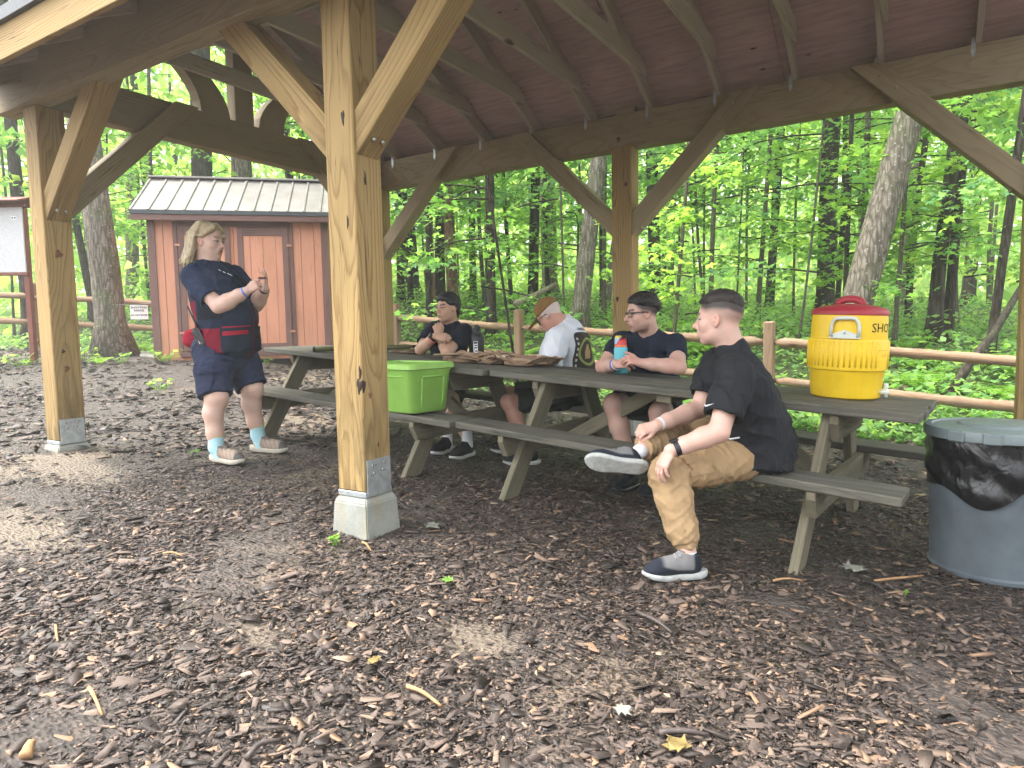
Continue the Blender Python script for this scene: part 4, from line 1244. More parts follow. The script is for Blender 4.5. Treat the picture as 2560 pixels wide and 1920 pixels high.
# sticks, single leaves and weeds lying about
M_STICK = simple('bare_stick', (0.34, 0.20, 0.10), 0.8, 0.2, 0.3, 30)
M_STICKD = simple('dark_stick', (0.06, 0.045, 0.04), 0.6, 0.4, 0.3, 30)
def stick(label, p, ang, L, r, m):
    rng = random.Random(int(p[0] * 1000) + int(L * 999))
    pts = []; n = 6
    for i in range(n + 1):
        t = i / n - 0.5
        x = p[0] + math.cos(ang) * L * t + math.sin(ang) * L * 0.06 * math.sin(t * 6 + L * 50); y = p[1] + math.sin(ang) * L * t
        pts.append((x, y, ghf(x, y) + 0.018 + r + 0.006 * math.cos(t * 5)))
    V, F = tube_arrays(pts, [r * (1.1 - 0.5 * i / n) for i in range(n + 1)], 6, 0.12, rng)
    tag(obj('stick', mesh_np('stick', V, F, True), m), label, 'stick')
stick('orange curved twig lying on the mulch at the lower left', (0.362, -1.468), -0.282, 0.171, 0.0060, M_STICK)
stick('short orange twig upright in the picture left of the worn patch', (-0.147, -1.339), -0.365, 0.135, 0.0050, M_STICK)
stick('pale stick lying near the foot of the near post', (0.108, -0.116), -0.464, 0.129, 0.0060, M_STICK)
stick('long pale stick lying right of the yellow patch of mulch', (1.110, -0.918), -0.143, 0.146, 0.0070, M_STICK)
stick('thick grey-brown stick at the bottom edge of the yard', (0.922, -1.335), 1.454, 0.102, 0.0080, M_STICKD)
stick('short grey-black stick beside the yellow leaf', (1.811, -0.656), 0.552, 0.133, 0.0090, M_STICKD)
stick('pale straight twig lying by the trash can', (2.277, 1.003), 0.861, 0.279, 0.0060, M_STICK)
stick('thin brown twig lying under the front bench', (1.854, 0.672), 0.669, 0.134, 0.0050, M_STICK)
stick('dark stick lying left of the shoe on the mulch', (1.507, -0.061), -0.465, 0.184, 0.0080, M_STICKD)
stick('thick chunk of orange wood at the lower left corner', (0.460, -1.674), 2.461, 0.059, 0.0140, M_STICK)
stick('pinkish stick in the middle of the yard left of the pier', (-0.507, -0.703), 0.313, 0.104, 0.0050, M_STICK)
stick('flat dark board-like stick in the far left yard', (-4.738, 0.745), 1.311, 0.178, 0.0200, M_STICKD)
M_DRYLEAF = simple('dry_pale_leaf', (0.20, 0.20, 0.165), 0.7, 0.2, 0.15, 20)
M_YELLEAF = simple('yellowed_leaf', (0.17, 0.125, 0.045), 0.7, 0.2, 0.45, 24)
MAPLE_G = [(0, -0.40), (0.10, -0.34), (0.34, -0.38), (0.26, -0.22), (0.52, -0.10), (0.40, -0.02), (0.56, 0.22), (0.34, 0.16), (0.24, 0.22), (0.20, 0.38), (0.10, 0.36), (0.0, 0.62)]
MAPLE_G = [(x, y, 0.1 * (x * x + y * y) * (1 if i % 2 else -1)) for i, (x, y) in enumerate(MAPLE_G + [(-x, y) for x, y in MAPLE_G[-2:0:-1]])]
def ground_leaf(label, p, size, m):
    rng = random.Random(int(abs(p[0]) * 977))
    a = rng.uniform(0, 6.28)
    V = [(size * (q[0] * math.cos(a) - q[1] * math.sin(a)), size * (q[0] * math.sin(a) + q[1] * math.cos(a)), size * (0.12 - q[2] * 0.8 + rng.uniform(-0.05, 0.12))) for q in MAPLE_G]
    V2 = [(x, y, z - 0.0012) for x, y, z in V]
    n = len(V)
    F = [tuple(range(n)), tuple(range(2 * n - 1, n - 1, -1))] + [(i, n + i, n + (i + 1) % n, (i + 1) % n) for i in range(n)]
    tag(obj('fallen_leaf', mesh_np('fallen_leaf', np.array(V + V2), F), m, loc=(p[0], p[1], ghf(p[0], p[1]) + 0.022)), label, 'leaf')
ground_leaf('pale grey maple leaf on the mulch right of the near pier', (0.190, 0.280), 0.100, M_DRYLEAF)
ground_leaf('pale maple leaf on the mulch between bench and trash can', (2.084, 0.974), 0.110, M_DRYLEAF)
ground_leaf('yellow-brown maple leaf at the bottom of the yard', (1.813, -0.720), 0.075, M_YELLEAF)
ground_leaf('small rolled green leaf right of the pier', (0.665, -0.216), 0.060, M_LEAF_Y)
ground_leaf('long tan leaf lying in the middle of the mulch', (0.860, -0.864), 0.05, M_YELLEAF)
ground_leaf('pale speckled leaf left of the yellow one', (1.632, -0.656), 0.06, M_DRYLEAF)
ground_leaf('dry leaf on the mulch under the near bench', (0.145, 2.398), 0.090, M_DRYLEAF)
ground_leaf('green leaf flat on the mulch behind the standing woman', (-2.250, 0.535), 0.100, M_LEAF)
def weed(label, p, size, n):
    rng = np.random.default_rng(int(abs(p[0]) * 91) + n)
    r = size * rng.uniform(0.1, 1.0, n) * (1.6 if n > 10 else 0.6); a = rng.uniform(0, 6.28, n)
    P = np.stack([r * np.cos(a), r * np.sin(a), size * rng.uniform(0.25, 1.0, n)], 1)
    V, F = leaf_cloud(P, size * (0.55 if n > 10 else 0.9), rng, KITE, 0.6)
    SV = [tuple(v) for v in V]; SF = [tuple(f) for f in F]
    for q in P:
        v, f = tube_arrays([(q[0] * 0.3, q[1] * 0.3, -0.01), tuple(q)], [0.0025, 0.0015], 4, cap=False)
        o = len(SV); SV += v; SF += [tuple(i + o for i in g) for g in f]
    tag(obj('weed', mesh_np('weed', np.array(SV), SF), M_LEAF_Y, loc=(p[0], p[1], ghf(p[0], p[1]) + 0.01)), label, 'weed')
weed('small green seedling at the foot of the near pier', (-0.045, -0.165), 0.050, 7)
weed('tuft of light grass on the mulch left of the far left post', (-8.416, 1.970), 0.180, 22)
weed('low weeds in the grassy patch in front of the shed', (-7.199, 3.293), 0.160, 26)
weed('clump of weeds in front of the shed behind the woman', (-5.325, 2.092), 0.120, 16)
weed('bright weeds at the foot of the stout tree', (-7.279, 2.694), 0.140, 14)
weed('weeds growing beside the far left post', (-8.127, 2.637), 0.160, 20)
weed('weeds in front of the shed doors', (-6.313, 4.319), 0.130, 14)
weed('tiny green seedling near the trash can', (2.292, 0.838), 0.025, 5)
# ================================================================== things on and round the tables
def plastic(name, color, rough=0.45, noise_amt=0.06, scuff=0.0, sss=0.0):
    s = NT(name); v = s.coord('Object'); n = s.noise(v, 9, 5)
    c = s.ramp(n.outputs[0], [(0.3, tuple(x * (1 - noise_amt) for x in color)), (0.7, tuple(min(1, x * (1 + noise_amt)) for x in color))])
    if scuff:
        k = s.noise(v, 55, 5, 0.75); c = s.mix(s.ramp(k.outputs[0], [(0.66, (0,) * 3), (0.75, (scuff,) * 3)]), c, tuple(min(1, x * 0.4 + 0.42) for x in color))
        d = s.noise(s.mapping(v, (6, 6, 1.2)), 3, 5, 0.7); c = s.mix(s.ramp(d.outputs[0], [(0.55, (0,) * 3), (0.8, (scuff * 0.5,) * 3)]), c, tuple(x * 0.45 for x in color))
    s.col(c); s.rough(s.ramp(n.outputs[0], [(0.3, (rough - 0.05,) * 3), (0.7, (rough + 0.1,) * 3)])); s.spec(0.5)
    s.bump(s.noise(v, 300, 2).outputs[0], 0.06, 0.001)
    return s.m
def wrap_text(txt, size, radius, ang0, z, bold=0.0, vertical=False, off=0.0008):
    """flat text bent round a vertical cylinder, thin relief"""
    me = text_mesh(txt, size, bold=bold)
    if vertical: me.transform(Matrix.Rotation(R(90), 4, 'Z'))
    bm = bmesh.new(); bm.from_mesh(me)
    bmesh.ops.triangulate(bm, faces=bm.faces[:])
    bmesh.ops.subdivide_edges(bm, edges=[e for e in bm.edges if e.calc_length() > 0.012], cuts=2)
    for v in bm.verts:
        a = ang0 + v.co.x / radius
        v.co = Vector(((radius + off) * math.cos(a), (radius + off) * math.sin(a), z + v.co.y))
    bm.to_mesh(me); bm.free()
    return me

# ---- yellow drink cooler
def build_cooler():
    p = tpt(T2, 0.845, 0.09, 0.7476)
    t = empty('drink_cooler', p, R(-10), 'big yellow drink cooler with red lid standing on the right table', 'cooler')
    t.rotation_euler = Euler((0, R(2.5), R(-10)), 'XYZ')
    MY = plastic('yellow_plastic', (0.80, 0.53, 0.012), 0.42, 0.08, 0.42); MRd = plastic('dark_red_plastic', (0.33, 0.022, 0.035), 0.5, 0.1, 0.25); MW = plastic('off_white_plastic', (0.62, 0.66, 0.58), 0.45)
    bm = bmesh.new()
    lathe_bm(bm, [(0, 0.0), (0.150, 0.0), (0.166, 0.012), (0.172, 0.04), (0.180, 0.148), (0.182, 0.152)], 72)
    lathe_bm(bm, [(0.182, 0.152), (0.191, 0.156), (0.193, 0.17), (0.193, 0.305), (0.190, 0.313), (0.184, 0.316)], 72)
    lathe_bm(bm, [(0.184, 0.316), (0.183, 0.40), (0.179, 0.445), (0.170, 0.448), (0, 0.448)], 72)
    bmesh.ops.remove_doubles(bm, verts=bm.verts[:], dist=1e-4)
    shade_auto(bm_obj('body', bm, MY, t, True), 40)
    # raised ribs round the middle
    for k in range(46):
        a = k / 46 * 2 * math.pi
        if abs(((a - R(-15) + math.pi) % (2 * math.pi)) - math.pi) < 0.22: continue
        b2 = bmesh.new(); cyl_bm(b2, (0.1915, 0, 0.172), (0.1915, 0, 0.303), 0.0052, 0.0052, 6)
        bm_obj('rib', b2, MY, t, True, mat4=Matrix.Rotation(a, 4, 'Z'))
    bm = bmesh.new()
    lathe_bm(bm, [(0.178, 0.437), (0.187, 0.440), (0.188, 0.452), (0.178, 0.468), (0.13, 0.485), (0.07, 0.494), (0.0, 0.497)], 64)
    lid = shade_auto(bm_obj('lid', bm, MRd, t, True), 50)
    # moulded grip on the lid
    pts = []
    for i in range(11):
        a = math.pi * i / 10
        pts.append((-0.062 * math.cos(a), 0.0, 0.488 + 0.034 * math.sin(a)))
    V, F = tube_arrays(pts, [0.02] * 11, 8); obj('lid_grip', mesh_np('lid_grip', V, F, True), MRd, lid)
    # side handle towards the camera
    ha = R(-80)
    h = empty('handle', (0, 0, 0), 0, parent=t)
    pts = []
    for i in range(9):
        q = math.pi * i / 8
        pts.append((0.062 * math.cos(q), 0.047 * min(1.0, 1.35 * math.sin(q))))
    V = []; F = []
    path = []
    for x_, z_ in [(0.062, -0.045)] + pts + [(-0.062, -0.045)]:
        a = ha + x_ / 0.19; path.append((0.200 * math.cos(a), 0.200 * math.sin(a), 0.375 + z_))
    V, F = tube_arrays(path, [0.0095] * len(path), 8); 
    bpy.data.objects.remove(h)
    hd = obj('handle', mesh_np('handle', V, F, True), MW, t)
    bm = bmesh.new(); n = 12
    lo = []; hi = []
    for i in range(n + 1):
        x_ = -0.070 + 0.14 * i / n; a = ha + x_ / 0.19
        top = -0.012 - 0.028 * abs(i / n * 2 - 1)
        for lst, zz in ((lo, -0.056), (hi, top)):
            lst.append((bm.verts.new((0.186 * math.cos(a), 0.186 * math.sin(a), 0.375 + zz)), bm.verts.new((0.201 * math.cos(a), 0.201 * math.sin(a), 0.375 + zz))))
    for i in range(n):
        bm.faces.new((lo[i][1], lo[i + 1][1], hi[i + 1][1], hi[i][1])); bm.faces.new((hi[i][0], hi[i][1], hi[i + 1][1], hi[i + 1][0])); bm.faces.new((lo[i][0], lo[i + 1][0], lo[i + 1][1], lo[i][1]))
    bmesh.ops.recalc_face_normals(bm, faces=bm.faces[:])
    bm_obj('handle_plate', bm, MW, hd)
    for x_, z_ in ((0.055, -0.045), (-0.055, -0.045), (0, -0.028)):
        a = ha + x_ / 0.19; b2 = bmesh.new(); bmesh.ops.create_uvsphere(b2, u_segments=8, v_segments=5, radius=0.005)
        bm_obj('screw', b2, M_BOLT, hd, True, loc=(0.2015 * math.cos(a), 0.2015 * math.sin(a), 0.375 + z_))
    # writing, embossed panel, tap
    obj('lettering', wrap_text('SHOT', 0.066, 0.1838, R(-14), 0.372, 0.0), M_INK, t)
    for zz in (0.205, 0.262):
        V, F = tube_arrays([(0.1935 * math.cos(R(a)), 0.1935 * math.sin(R(a)), zz) for a in range(-28, -2, 3)], [0.002] * 9, 5)
        obj('panel_ridge', mesh_np('ridge', V, F, True), MY, t)
    obj('print', wrap_text('x 10', 0.022, 0.1932, R(-14), 0.235), simple('faded_red_print', (0.6, 0.16, 0.03)), t)
    ta = R(-4)
    bm = bmesh.new(); cyl_bm(bm, (0.165, 0, 0.045), (0.215, 0, 0.045), 0.013, 0.011, 12); cyl_bm(bm, (0.203, 0, 0.062), (0.203, 0, 0.02), 0.010, 0.008, 10); bm_box(bm, 0.02, 0.014, 0.035, (0.2, 0, 0.075), 0.003)
    bm_obj('tap', bm, MW, t, True, mat4=Matrix.Rotation(ta, 4, 'Z'))
build_cooler()

# ---- green storage tote on the bench of the far table
def rounded_rect(lx, ly, r, n=6):
    pts = []
    for cx, cy, a0 in ((lx / 2 - r, ly / 2 - r, 0), (-lx / 2 + r, ly / 2 - r, 90), (-lx / 2 + r, -ly / 2 + r, 180), (lx / 2 - r, -ly / 2 + r, 270)):
        for i in range(n + 1):
            a = R(a0 + 90 * i / n); pts.append((cx + r * math.cos(a), cy + r * math.sin(a)))
    return pts
def loft_bm(bm, sections, cap0=True, cap1=True):
    rings = []
    for pts, z in sections: rings.append([bm.verts.new((x, y, z)) for x, y in pts])
    n = len(rings[0])
    for a, b in zip(rings[:-1], rings[1:]):
        for k in range(n): bm.faces.new((a[k], a[(k + 1) % n], b[(k + 1) % n], b[k]))
    if cap0: bm.faces.new(rings[0][::-1])
    if cap1: bm.faces.new(rings[-1])
def build_tote():
    MG = plastic('lime_green_plastic', (0.25, 0.48, 0.085), 0.45, 0.06, 0.5)
    t = empty('storage_tote', tpt(T1, 0.70, -0.545, 0.437), R(-7), 'lime green plastic tote with lid on the bench right of the near post', 'tote')
    bm = bmesh.new()
    loft_bm(bm, [(rounded_rect(0.50, 0.31, 0.05), 0.0), (rounded_rect(0.52, 0.33, 0.055), 0.012), (rounded_rect(0.57, 0.385, 0.055), 0.275), (rounded_rect(0.585, 0.40, 0.055), 0.285), (rounded_rect(0.585, 0.40, 0.055), 0.30)])
    shade_auto(bm_obj('body', bm, MG, t, True), 50)
    bm = bmesh.new()
    loft_bm(bm, [(rounded_rect(0.60, 0.415, 0.055), 0.290), (rounded_rect(0.615, 0.43, 0.055), 0.295), (rounded_rect(0.61, 0.425, 0.055), 0.325), (rounded_rect(0.59, 0.405, 0.05), 0.333), (rounded_rect(0.56, 0.375, 0.045), 0.333), (rounded_rect(0.545, 0.36, 0.045), 0.322)])
    shade_auto(bm_obj('lid', bm, MG, t, True), 35)
    # moulded ribs on the end and the wavy line on the front
    for y0 in (-0.10, 0.10):
        V, F = tube_arrays([(0.263 + 0.02 * (z / 0.25), y0 * (0.95 + z * 0.2), z) for z in (0.03, 0.09, 0.15, 0.2, 0.235)], [0.008] * 5, 6); obj('end_rib', mesh_np('end_rib', V, F, True), MG, t)
    V, F = tube_arrays([(0.284, y, 0.243) for y in np.linspace(-0.1, 0.1, 6)], [0.008] * 6, 6); obj('end_rib', mesh_np('end_rib', V, F, True), MG, t)
    bm = bmesh.new(); 
    pts = [(x, 0.218 if x < -0.05 else (0.218 + 0.028 * (0.5 - 0.5 * math.cos(math.pi * min(1, (x + 0.05) / 0.12))))) for x in np.linspace(-0.22, 0.2, 22)]
    V, F = tube_arrays([(x, -(0.166 + 0.105 * z) - 0.001, z) for x, z in pts], [0.0035] * len(pts), 6); obj('front_ridge', mesh_np('front_ridge', V, F, True), MG, t)
    bm.free()
build_tote()

# ---- trash can with lid and bag
def build_can():
    x, y = 2.64, 1.47
    z = ghf(x, y) + 0.004
    t = empty('trash_can', (x, y, z), R(0), 'round grey trash can with black bag and grey lid at the right edge', 'trash can')
    MC = plastic('grey_can_plastic', (0.095, 0.115, 0.13), 0.5, 0.16, 0.22); ML = plastic('light_grey_lid_plastic', (0.155, 0.19, 0.195), 0.42, 0.08, 0.05)
    bm = bmesh.new()
    lathe_bm(bm, [(0, 0.0), (0.262, 0.0), (0.272, 0.008), (0.274, 0.025), (0.262, 0.034), (0.264, 0.08), (0.280, 0.62), (0.287, 0.64), (0.287, 0.655)], 96)
    shade_auto(bm_obj('body', bm, MC, t, True), 40)
    # bag: pleated skirt hanging over the rim
    s = NT('black_bag_film'); v = s.coord('Object')
    s.col((0.006, 0.006, 0.007)); s.rough(0.3); s.spec(0.6)
    nn = s.noise(s.mapping(v, (5, 5, 4)), 1.6, 4, 0.5, 1.5); s.bump(nn.outputs[0], 0.35, 0.04)
    nseg, nz = 150, 18; rng = random.Random(4)
    V = []; F = []
    for j in range(nz + 1):
        tz = j / nz
        for i in range(nseg):
            a = 2 * math.pi * i / nseg
            bottom = 0.415 + 0.05 * math.sin(a * 2 + 2.4) + 0.03 * math.sin(a * 5 + 1.0) + 0.05 * max(0, math.sin(a * 1.0 + 0.4)) 
            z_ = 0.645 * (1 - tz) + bottom * tz
            sag = math.sin(tz * math.pi)
            r = 0.2835 - 0.02 * (0.645 - z_) / 0.6 + 0.009 + 0.010 * math.sin(a * 5 + 3 * tz + 1.3 * math.sin(a * 2)) * (0.2 + sag) + 0.007 * abs(math.sin(a * 9 - 5 * tz + 2 * math.sin(a * 3))) * sag + 0.006 * math.sin(z_ * 38 + a * 4)
            r = max(r, 0.2885 - 0.026 * (0.645 - z_) / 0.6)
            V.append((r * math.cos(a), r * math.sin(a), z_))
    for j in range(nz):
        for i in range(nseg):
            i2 = (i + 1) % nseg; F.append((j * nseg + i, (j + 1) * nseg + i, (j + 1) * nseg + i2, j * nseg + i2))
    obj('bag', mesh_np('bag', V, F, True), s.m, t)
    bm = bmesh.new()
    lathe_bm(bm, [(0.296, 0.640), (0.303, 0.642), (0.304, 0.678), (0.298, 0.688), (0.270, 0.690), (0.262, 0.684), (0.175, 0.688), (0.168, 0.690), (0.160, 0.702), (0.150, 0.704), (0, 0.704)], 96)
    lid = shade_auto(bm_obj('lid', bm, ML, t, True), 35)
    for a in (R(-125), R(-98), R(-62), R(150), R(30)):
        bm = bmesh.new(); bm_box(bm, 0.02, 0.075, 0.052, (0.302, 0, 0.662), 0.006)
        bm_obj('lid_tab', bm, ML, lid, mat4=Matrix.Rotation(a, 4, 'Z'))
build_can()

# ---- bottles
def build_black_bottle():
    t = empty('water_bottle', tpt(T1, 0.665, 0.27, 0.7476), R(0), 'black water bottle lettered in white beside the dark-haired young man', 'bottle')
    MB = plastic('matte_black_steel', (0.012, 0.014, 0.014), 0.45, 0.1)
    bm = bmesh.new(); lathe_bm(bm, [(0, 0), (0.056, 0), (0.06, 0.006), (0.06, 0.165), (0.056, 0.185), (0.037, 0.213), (0.033, 0.222)], 48); shade_auto(bm_obj('body', bm, MB, t, True), 60)
    bm = bmesh.new(); lathe_bm(bm, [(0.036, 0.214), (0.037, 0.243), (0.034, 0.247), (0.018, 0.25), (0.018, 0.272), (0.014, 0.276), (0, 0.276)], 32); cap = shade_auto(bm_obj('cap', bm, MB, t, True), 50)
    a0 = R(-35)
    pts = [(0.036 * math.cos(a0) + 0.030 * math.cos(a0) * (1 - math.cos(q)), 0.036 * math.sin(a0) + 0.030 * math.sin(a0) * (1 - math.cos(q)), 0.228 + 0.033 * math.sin(q)) for q in np.linspace(-2.4, 2.4, 15)]
    V, F = tube_arrays(pts, [0.006] * 15, 7); obj('loop_handle', mesh_np('loop_handle', V, F, True), MB, cap)
    MWt = simple('white_print', (0.8, 0.8, 0.8), 0.5, 0.3, 0.02)
    fa = R(-62)
    obj('lettering', wrap_text('YETI', 0.040, 0.06, fa, 0.088, 0.0018, True), MWt, t)
    # printed frame round the word
    w, h = 0.017, 0.058
    for (x0, x1, z0, z1) in ((-w, w, h - 0.003, h), (-w, w, -h, -h + 0.003), (-w, -w + 0.003, -h, h), (w - 0.003, w, -h, h)):
        bm = bmesh.new(); n = 8
        lo = [bm.verts.new((0.0608 * math.cos(fa + x / 0.06), 0.0608 * math.sin(fa + x / 0.06), 0.088 + z0)) for x in np.linspace(x0, x1, n)]
        hi = [bm.verts.new((0.0608 * math.cos(fa + x / 0.06), 0.0608 * math.sin(fa + x / 0.06), 0.088 + z1)) for x in np.linspace(x0, x1, n)]
        for i in range(n - 1): bm.faces.new((lo[i], lo[i + 1], hi[i + 1], hi[i]))
        bm_obj('print_border', bm, MWt, t)
build_black_bottle()
def build_teal_bottle():
    t = empty('water_bottle', tpt(T2, -0.565, 0.215, 0.7476), R(0), 'turquoise water bottle with red and yellow lid held by the man in glasses', 'bottle')
    MT = plastic('turquoise_steel', (0.12, 0.50, 0.58), 0.4); MRd = plastic('coral_red_plastic', (0.62, 0.05, 0.06), 0.4); MO = plastic('orange_plastic', (0.8, 0.18, 0.05), 0.4); MYl = plastic('yellow_lid_plastic', (0.72, 0.56, 0.03), 0.4); MBl = plastic('pale_blue_plastic', (0.35, 0.52, 0.68), 0.4)
    bm = bmesh.new(); lathe_bm(bm, [(0, 0), (0.042, 0), (0.046, 0.005), (0.046, 0.165), (0.0425, 0.178), (0.040, 0.180)], 40); shade_auto(bm_obj('body', bm, MT, t, True), 60)
    bm = bmesh.new(); lathe_bm(bm, [(0.040, 0.178), (0.0415, 0.180), (0.0415, 0.192), (0.040, 0.194)], 40); bm_obj('collar', bm, MO, t, True)
    # slanted lid top
    bm = bmesh.new(); lathe_bm(bm, [(0.040, 0.193), (0.0395, 0.23), (0.036, 0.238), (0, 0.238)], 40)
    for v in bm.verts:
        if v.co.z > 0.2: v.co.z -= (v.co.x * 0.5 - v.co.y * 0.25) * 0.9 * (v.co.z - 0.193) / 0.045
    lid = shade_auto(bm_obj('lid', bm, MRd, t, True), 60)
    for nm, m, dz, k in (('lid_band', MBl, 0.0, 1.03), ('lid_flap', MYl, 0.008, 1.0)):
        bm = bmesh.new(); lathe_bm(bm, [(0.0402 * k, 0.2), (0.0402 * k, 0.236 + dz), (0.034, 0.247 + dz), (0, 0.247 + dz)], 40)
        bmesh.ops.bisect_plane(bm, geom=bm.verts[:] + bm.edges[:] + bm.faces[:], plane_co=(0.004 if dz else 0.014, 0, 0.222), plane_no=(0.85, -0.3, -0.62), clear_outer=True)
        shade_auto(bm_obj(nm, bm, m, lid, True), 60)
build_teal_bottle()

# ---- long guns lying on the far table
def build_gun(label, pos, dirv, kind):
    d = Vector((dirv[0], dirv[1], 0)).normalized(); s_ = Vector((-d.y, d.x, 0))
    M = Matrix(((d.x, s_.x, 0, pos[0]), (d.y, s_.y, 0, pos[1]), (0, 0, 1, pos[2]), (0, 0, 0, 1)))
    t = empty('shotgun', (0, 0, 0), 0, label, 'gun'); t.matrix_world = M
    MS = wood('olive_stock', (0.14, 0.14, 0.055), (0.07, 0.07, 0.03), ring=90, grain=0.4, knot=False, rough=0.5) if kind == 0 else wood('walnut_stock', (0.13, 0.075, 0.04), (0.06, 0.03, 0.018), ring=90, grain=0.5, knot=False, rough=0.45)
    MM = simple('gun_steel', (0.03, 0.032, 0.036), 0.35, 0.5, 0.2, metal=0.7); MP = simple('rubber_pad', (0.018, 0.02, 0.024), 0.75, 0.3)
    # stock lies on its side: flat outline in the table plane
    def slab(name, sect, m, par=t):
        bm = bmesh.new(); rings = []
        for x, yc, hw, th in sect:
            rings.append([bm.verts.new((x, yc + hw * math.cos(a), 0.024 + th * math.sin(a))) for a in np.linspace(0, 2 * math.pi, 13)[:-1]])
        for a, b in zip(rings[:-1], rings[1:]):
            for k in range(12): bm.faces.new((a[k], a[(k + 1) % 12], b[(k + 1) % 12], b[k]))
        bm.faces.new(rings[0][::-1]); bm.faces.new(rings[-1])
        bmesh.ops.recalc_face_normals(bm, faces=bm.faces[:])
        return bm_obj(name, bm, m, par, True)
    slab('butt_pad', [(0.0, 0, 0.058, 0.017), (0.004, 0, 0.066, 0.022), (0.02, 0, 0.066, 0.022)], MP)
    slab('stock', [(0.02, 0, 0.065, 0.022), (0.12, 0.006, 0.052, 0.021), (0.24, 0.016, 0.036, 0.019), (0.31, 0.022, 0.022, 0.018), (0.36, 0.014, 0.026, 0.02)], MS)
    slab('receiver', [(0.35, 0.012, 0.026, 0.02), (0.36, 0.010, 0.032, 0.022), (0.53, 0.010, 0.032, 0.022), (0.55, 0.014, 0.024, 0.018)], MM)
    V, F = tube_arrays([(0.54, 0.024, 0.026), (0.9, 0.024, 0.027), (1.16, 0.024, 0.028)], [0.013, 0.012, 0.011], 10); obj('barrel', mesh_np('barrel', V, F, True), MM, t)
    slab('fore_end', [(0.57, 0.0, 0.02, 0.02), (0.6, -0.002, 0.023, 0.021), (0.8, 0.002, 0.019, 0.019), (0.82, 0.004, 0.012, 0.012)], MS)
    V, F = tube_arrays([(0.37 + 0.045 + 0.04 * math.cos(q), -0.025 + 0.026 * math.sin(q), 0.024) for q in np.linspace(math.pi, 2 * math.pi, 9)], [0.004] * 9, 6); obj('trigger_guard', mesh_np('trigger_guard', V, F, True), MM, t)
    V, F = tube_arrays([(0.44, 0.03, 0.03), (0.445, 0.045, 0.045), (0.45, 0.05, 0.065)], [0.005, 0.006, 0.009], 8); obj('bolt_handle', mesh_np('bolt_handle', V, F, True), MM, t)
a_ = tpt(T1, -0.60, -0.335, 0.7476); b_ = tpt(T1, -0.10, 0.30, 0.7476)
build_gun('gun with black butt pad and olive stock on the left table', a_, (b_ - a_), 0)
a_ = tpt(T1, 0.10, 0.22, 0.7476); b_ = tpt(T1, -1.02, 0.255, 0.7476)
build_gun('gun with dark barrel pointing left on the left table', a_, (b_ - a_), 1)

log_obj('cut_log', 'short yellow cut log lying behind the fence by the white-shirted man', [(-1.32, 6.15, 0.52), (-1.1, 6.25, 0.54), (-0.95, 6.35, 0.55)], 0.09, wood('yellow_cut_wood', (0.60, 0.42, 0.16), (0.4, 0.25, 0.1)), 'log')
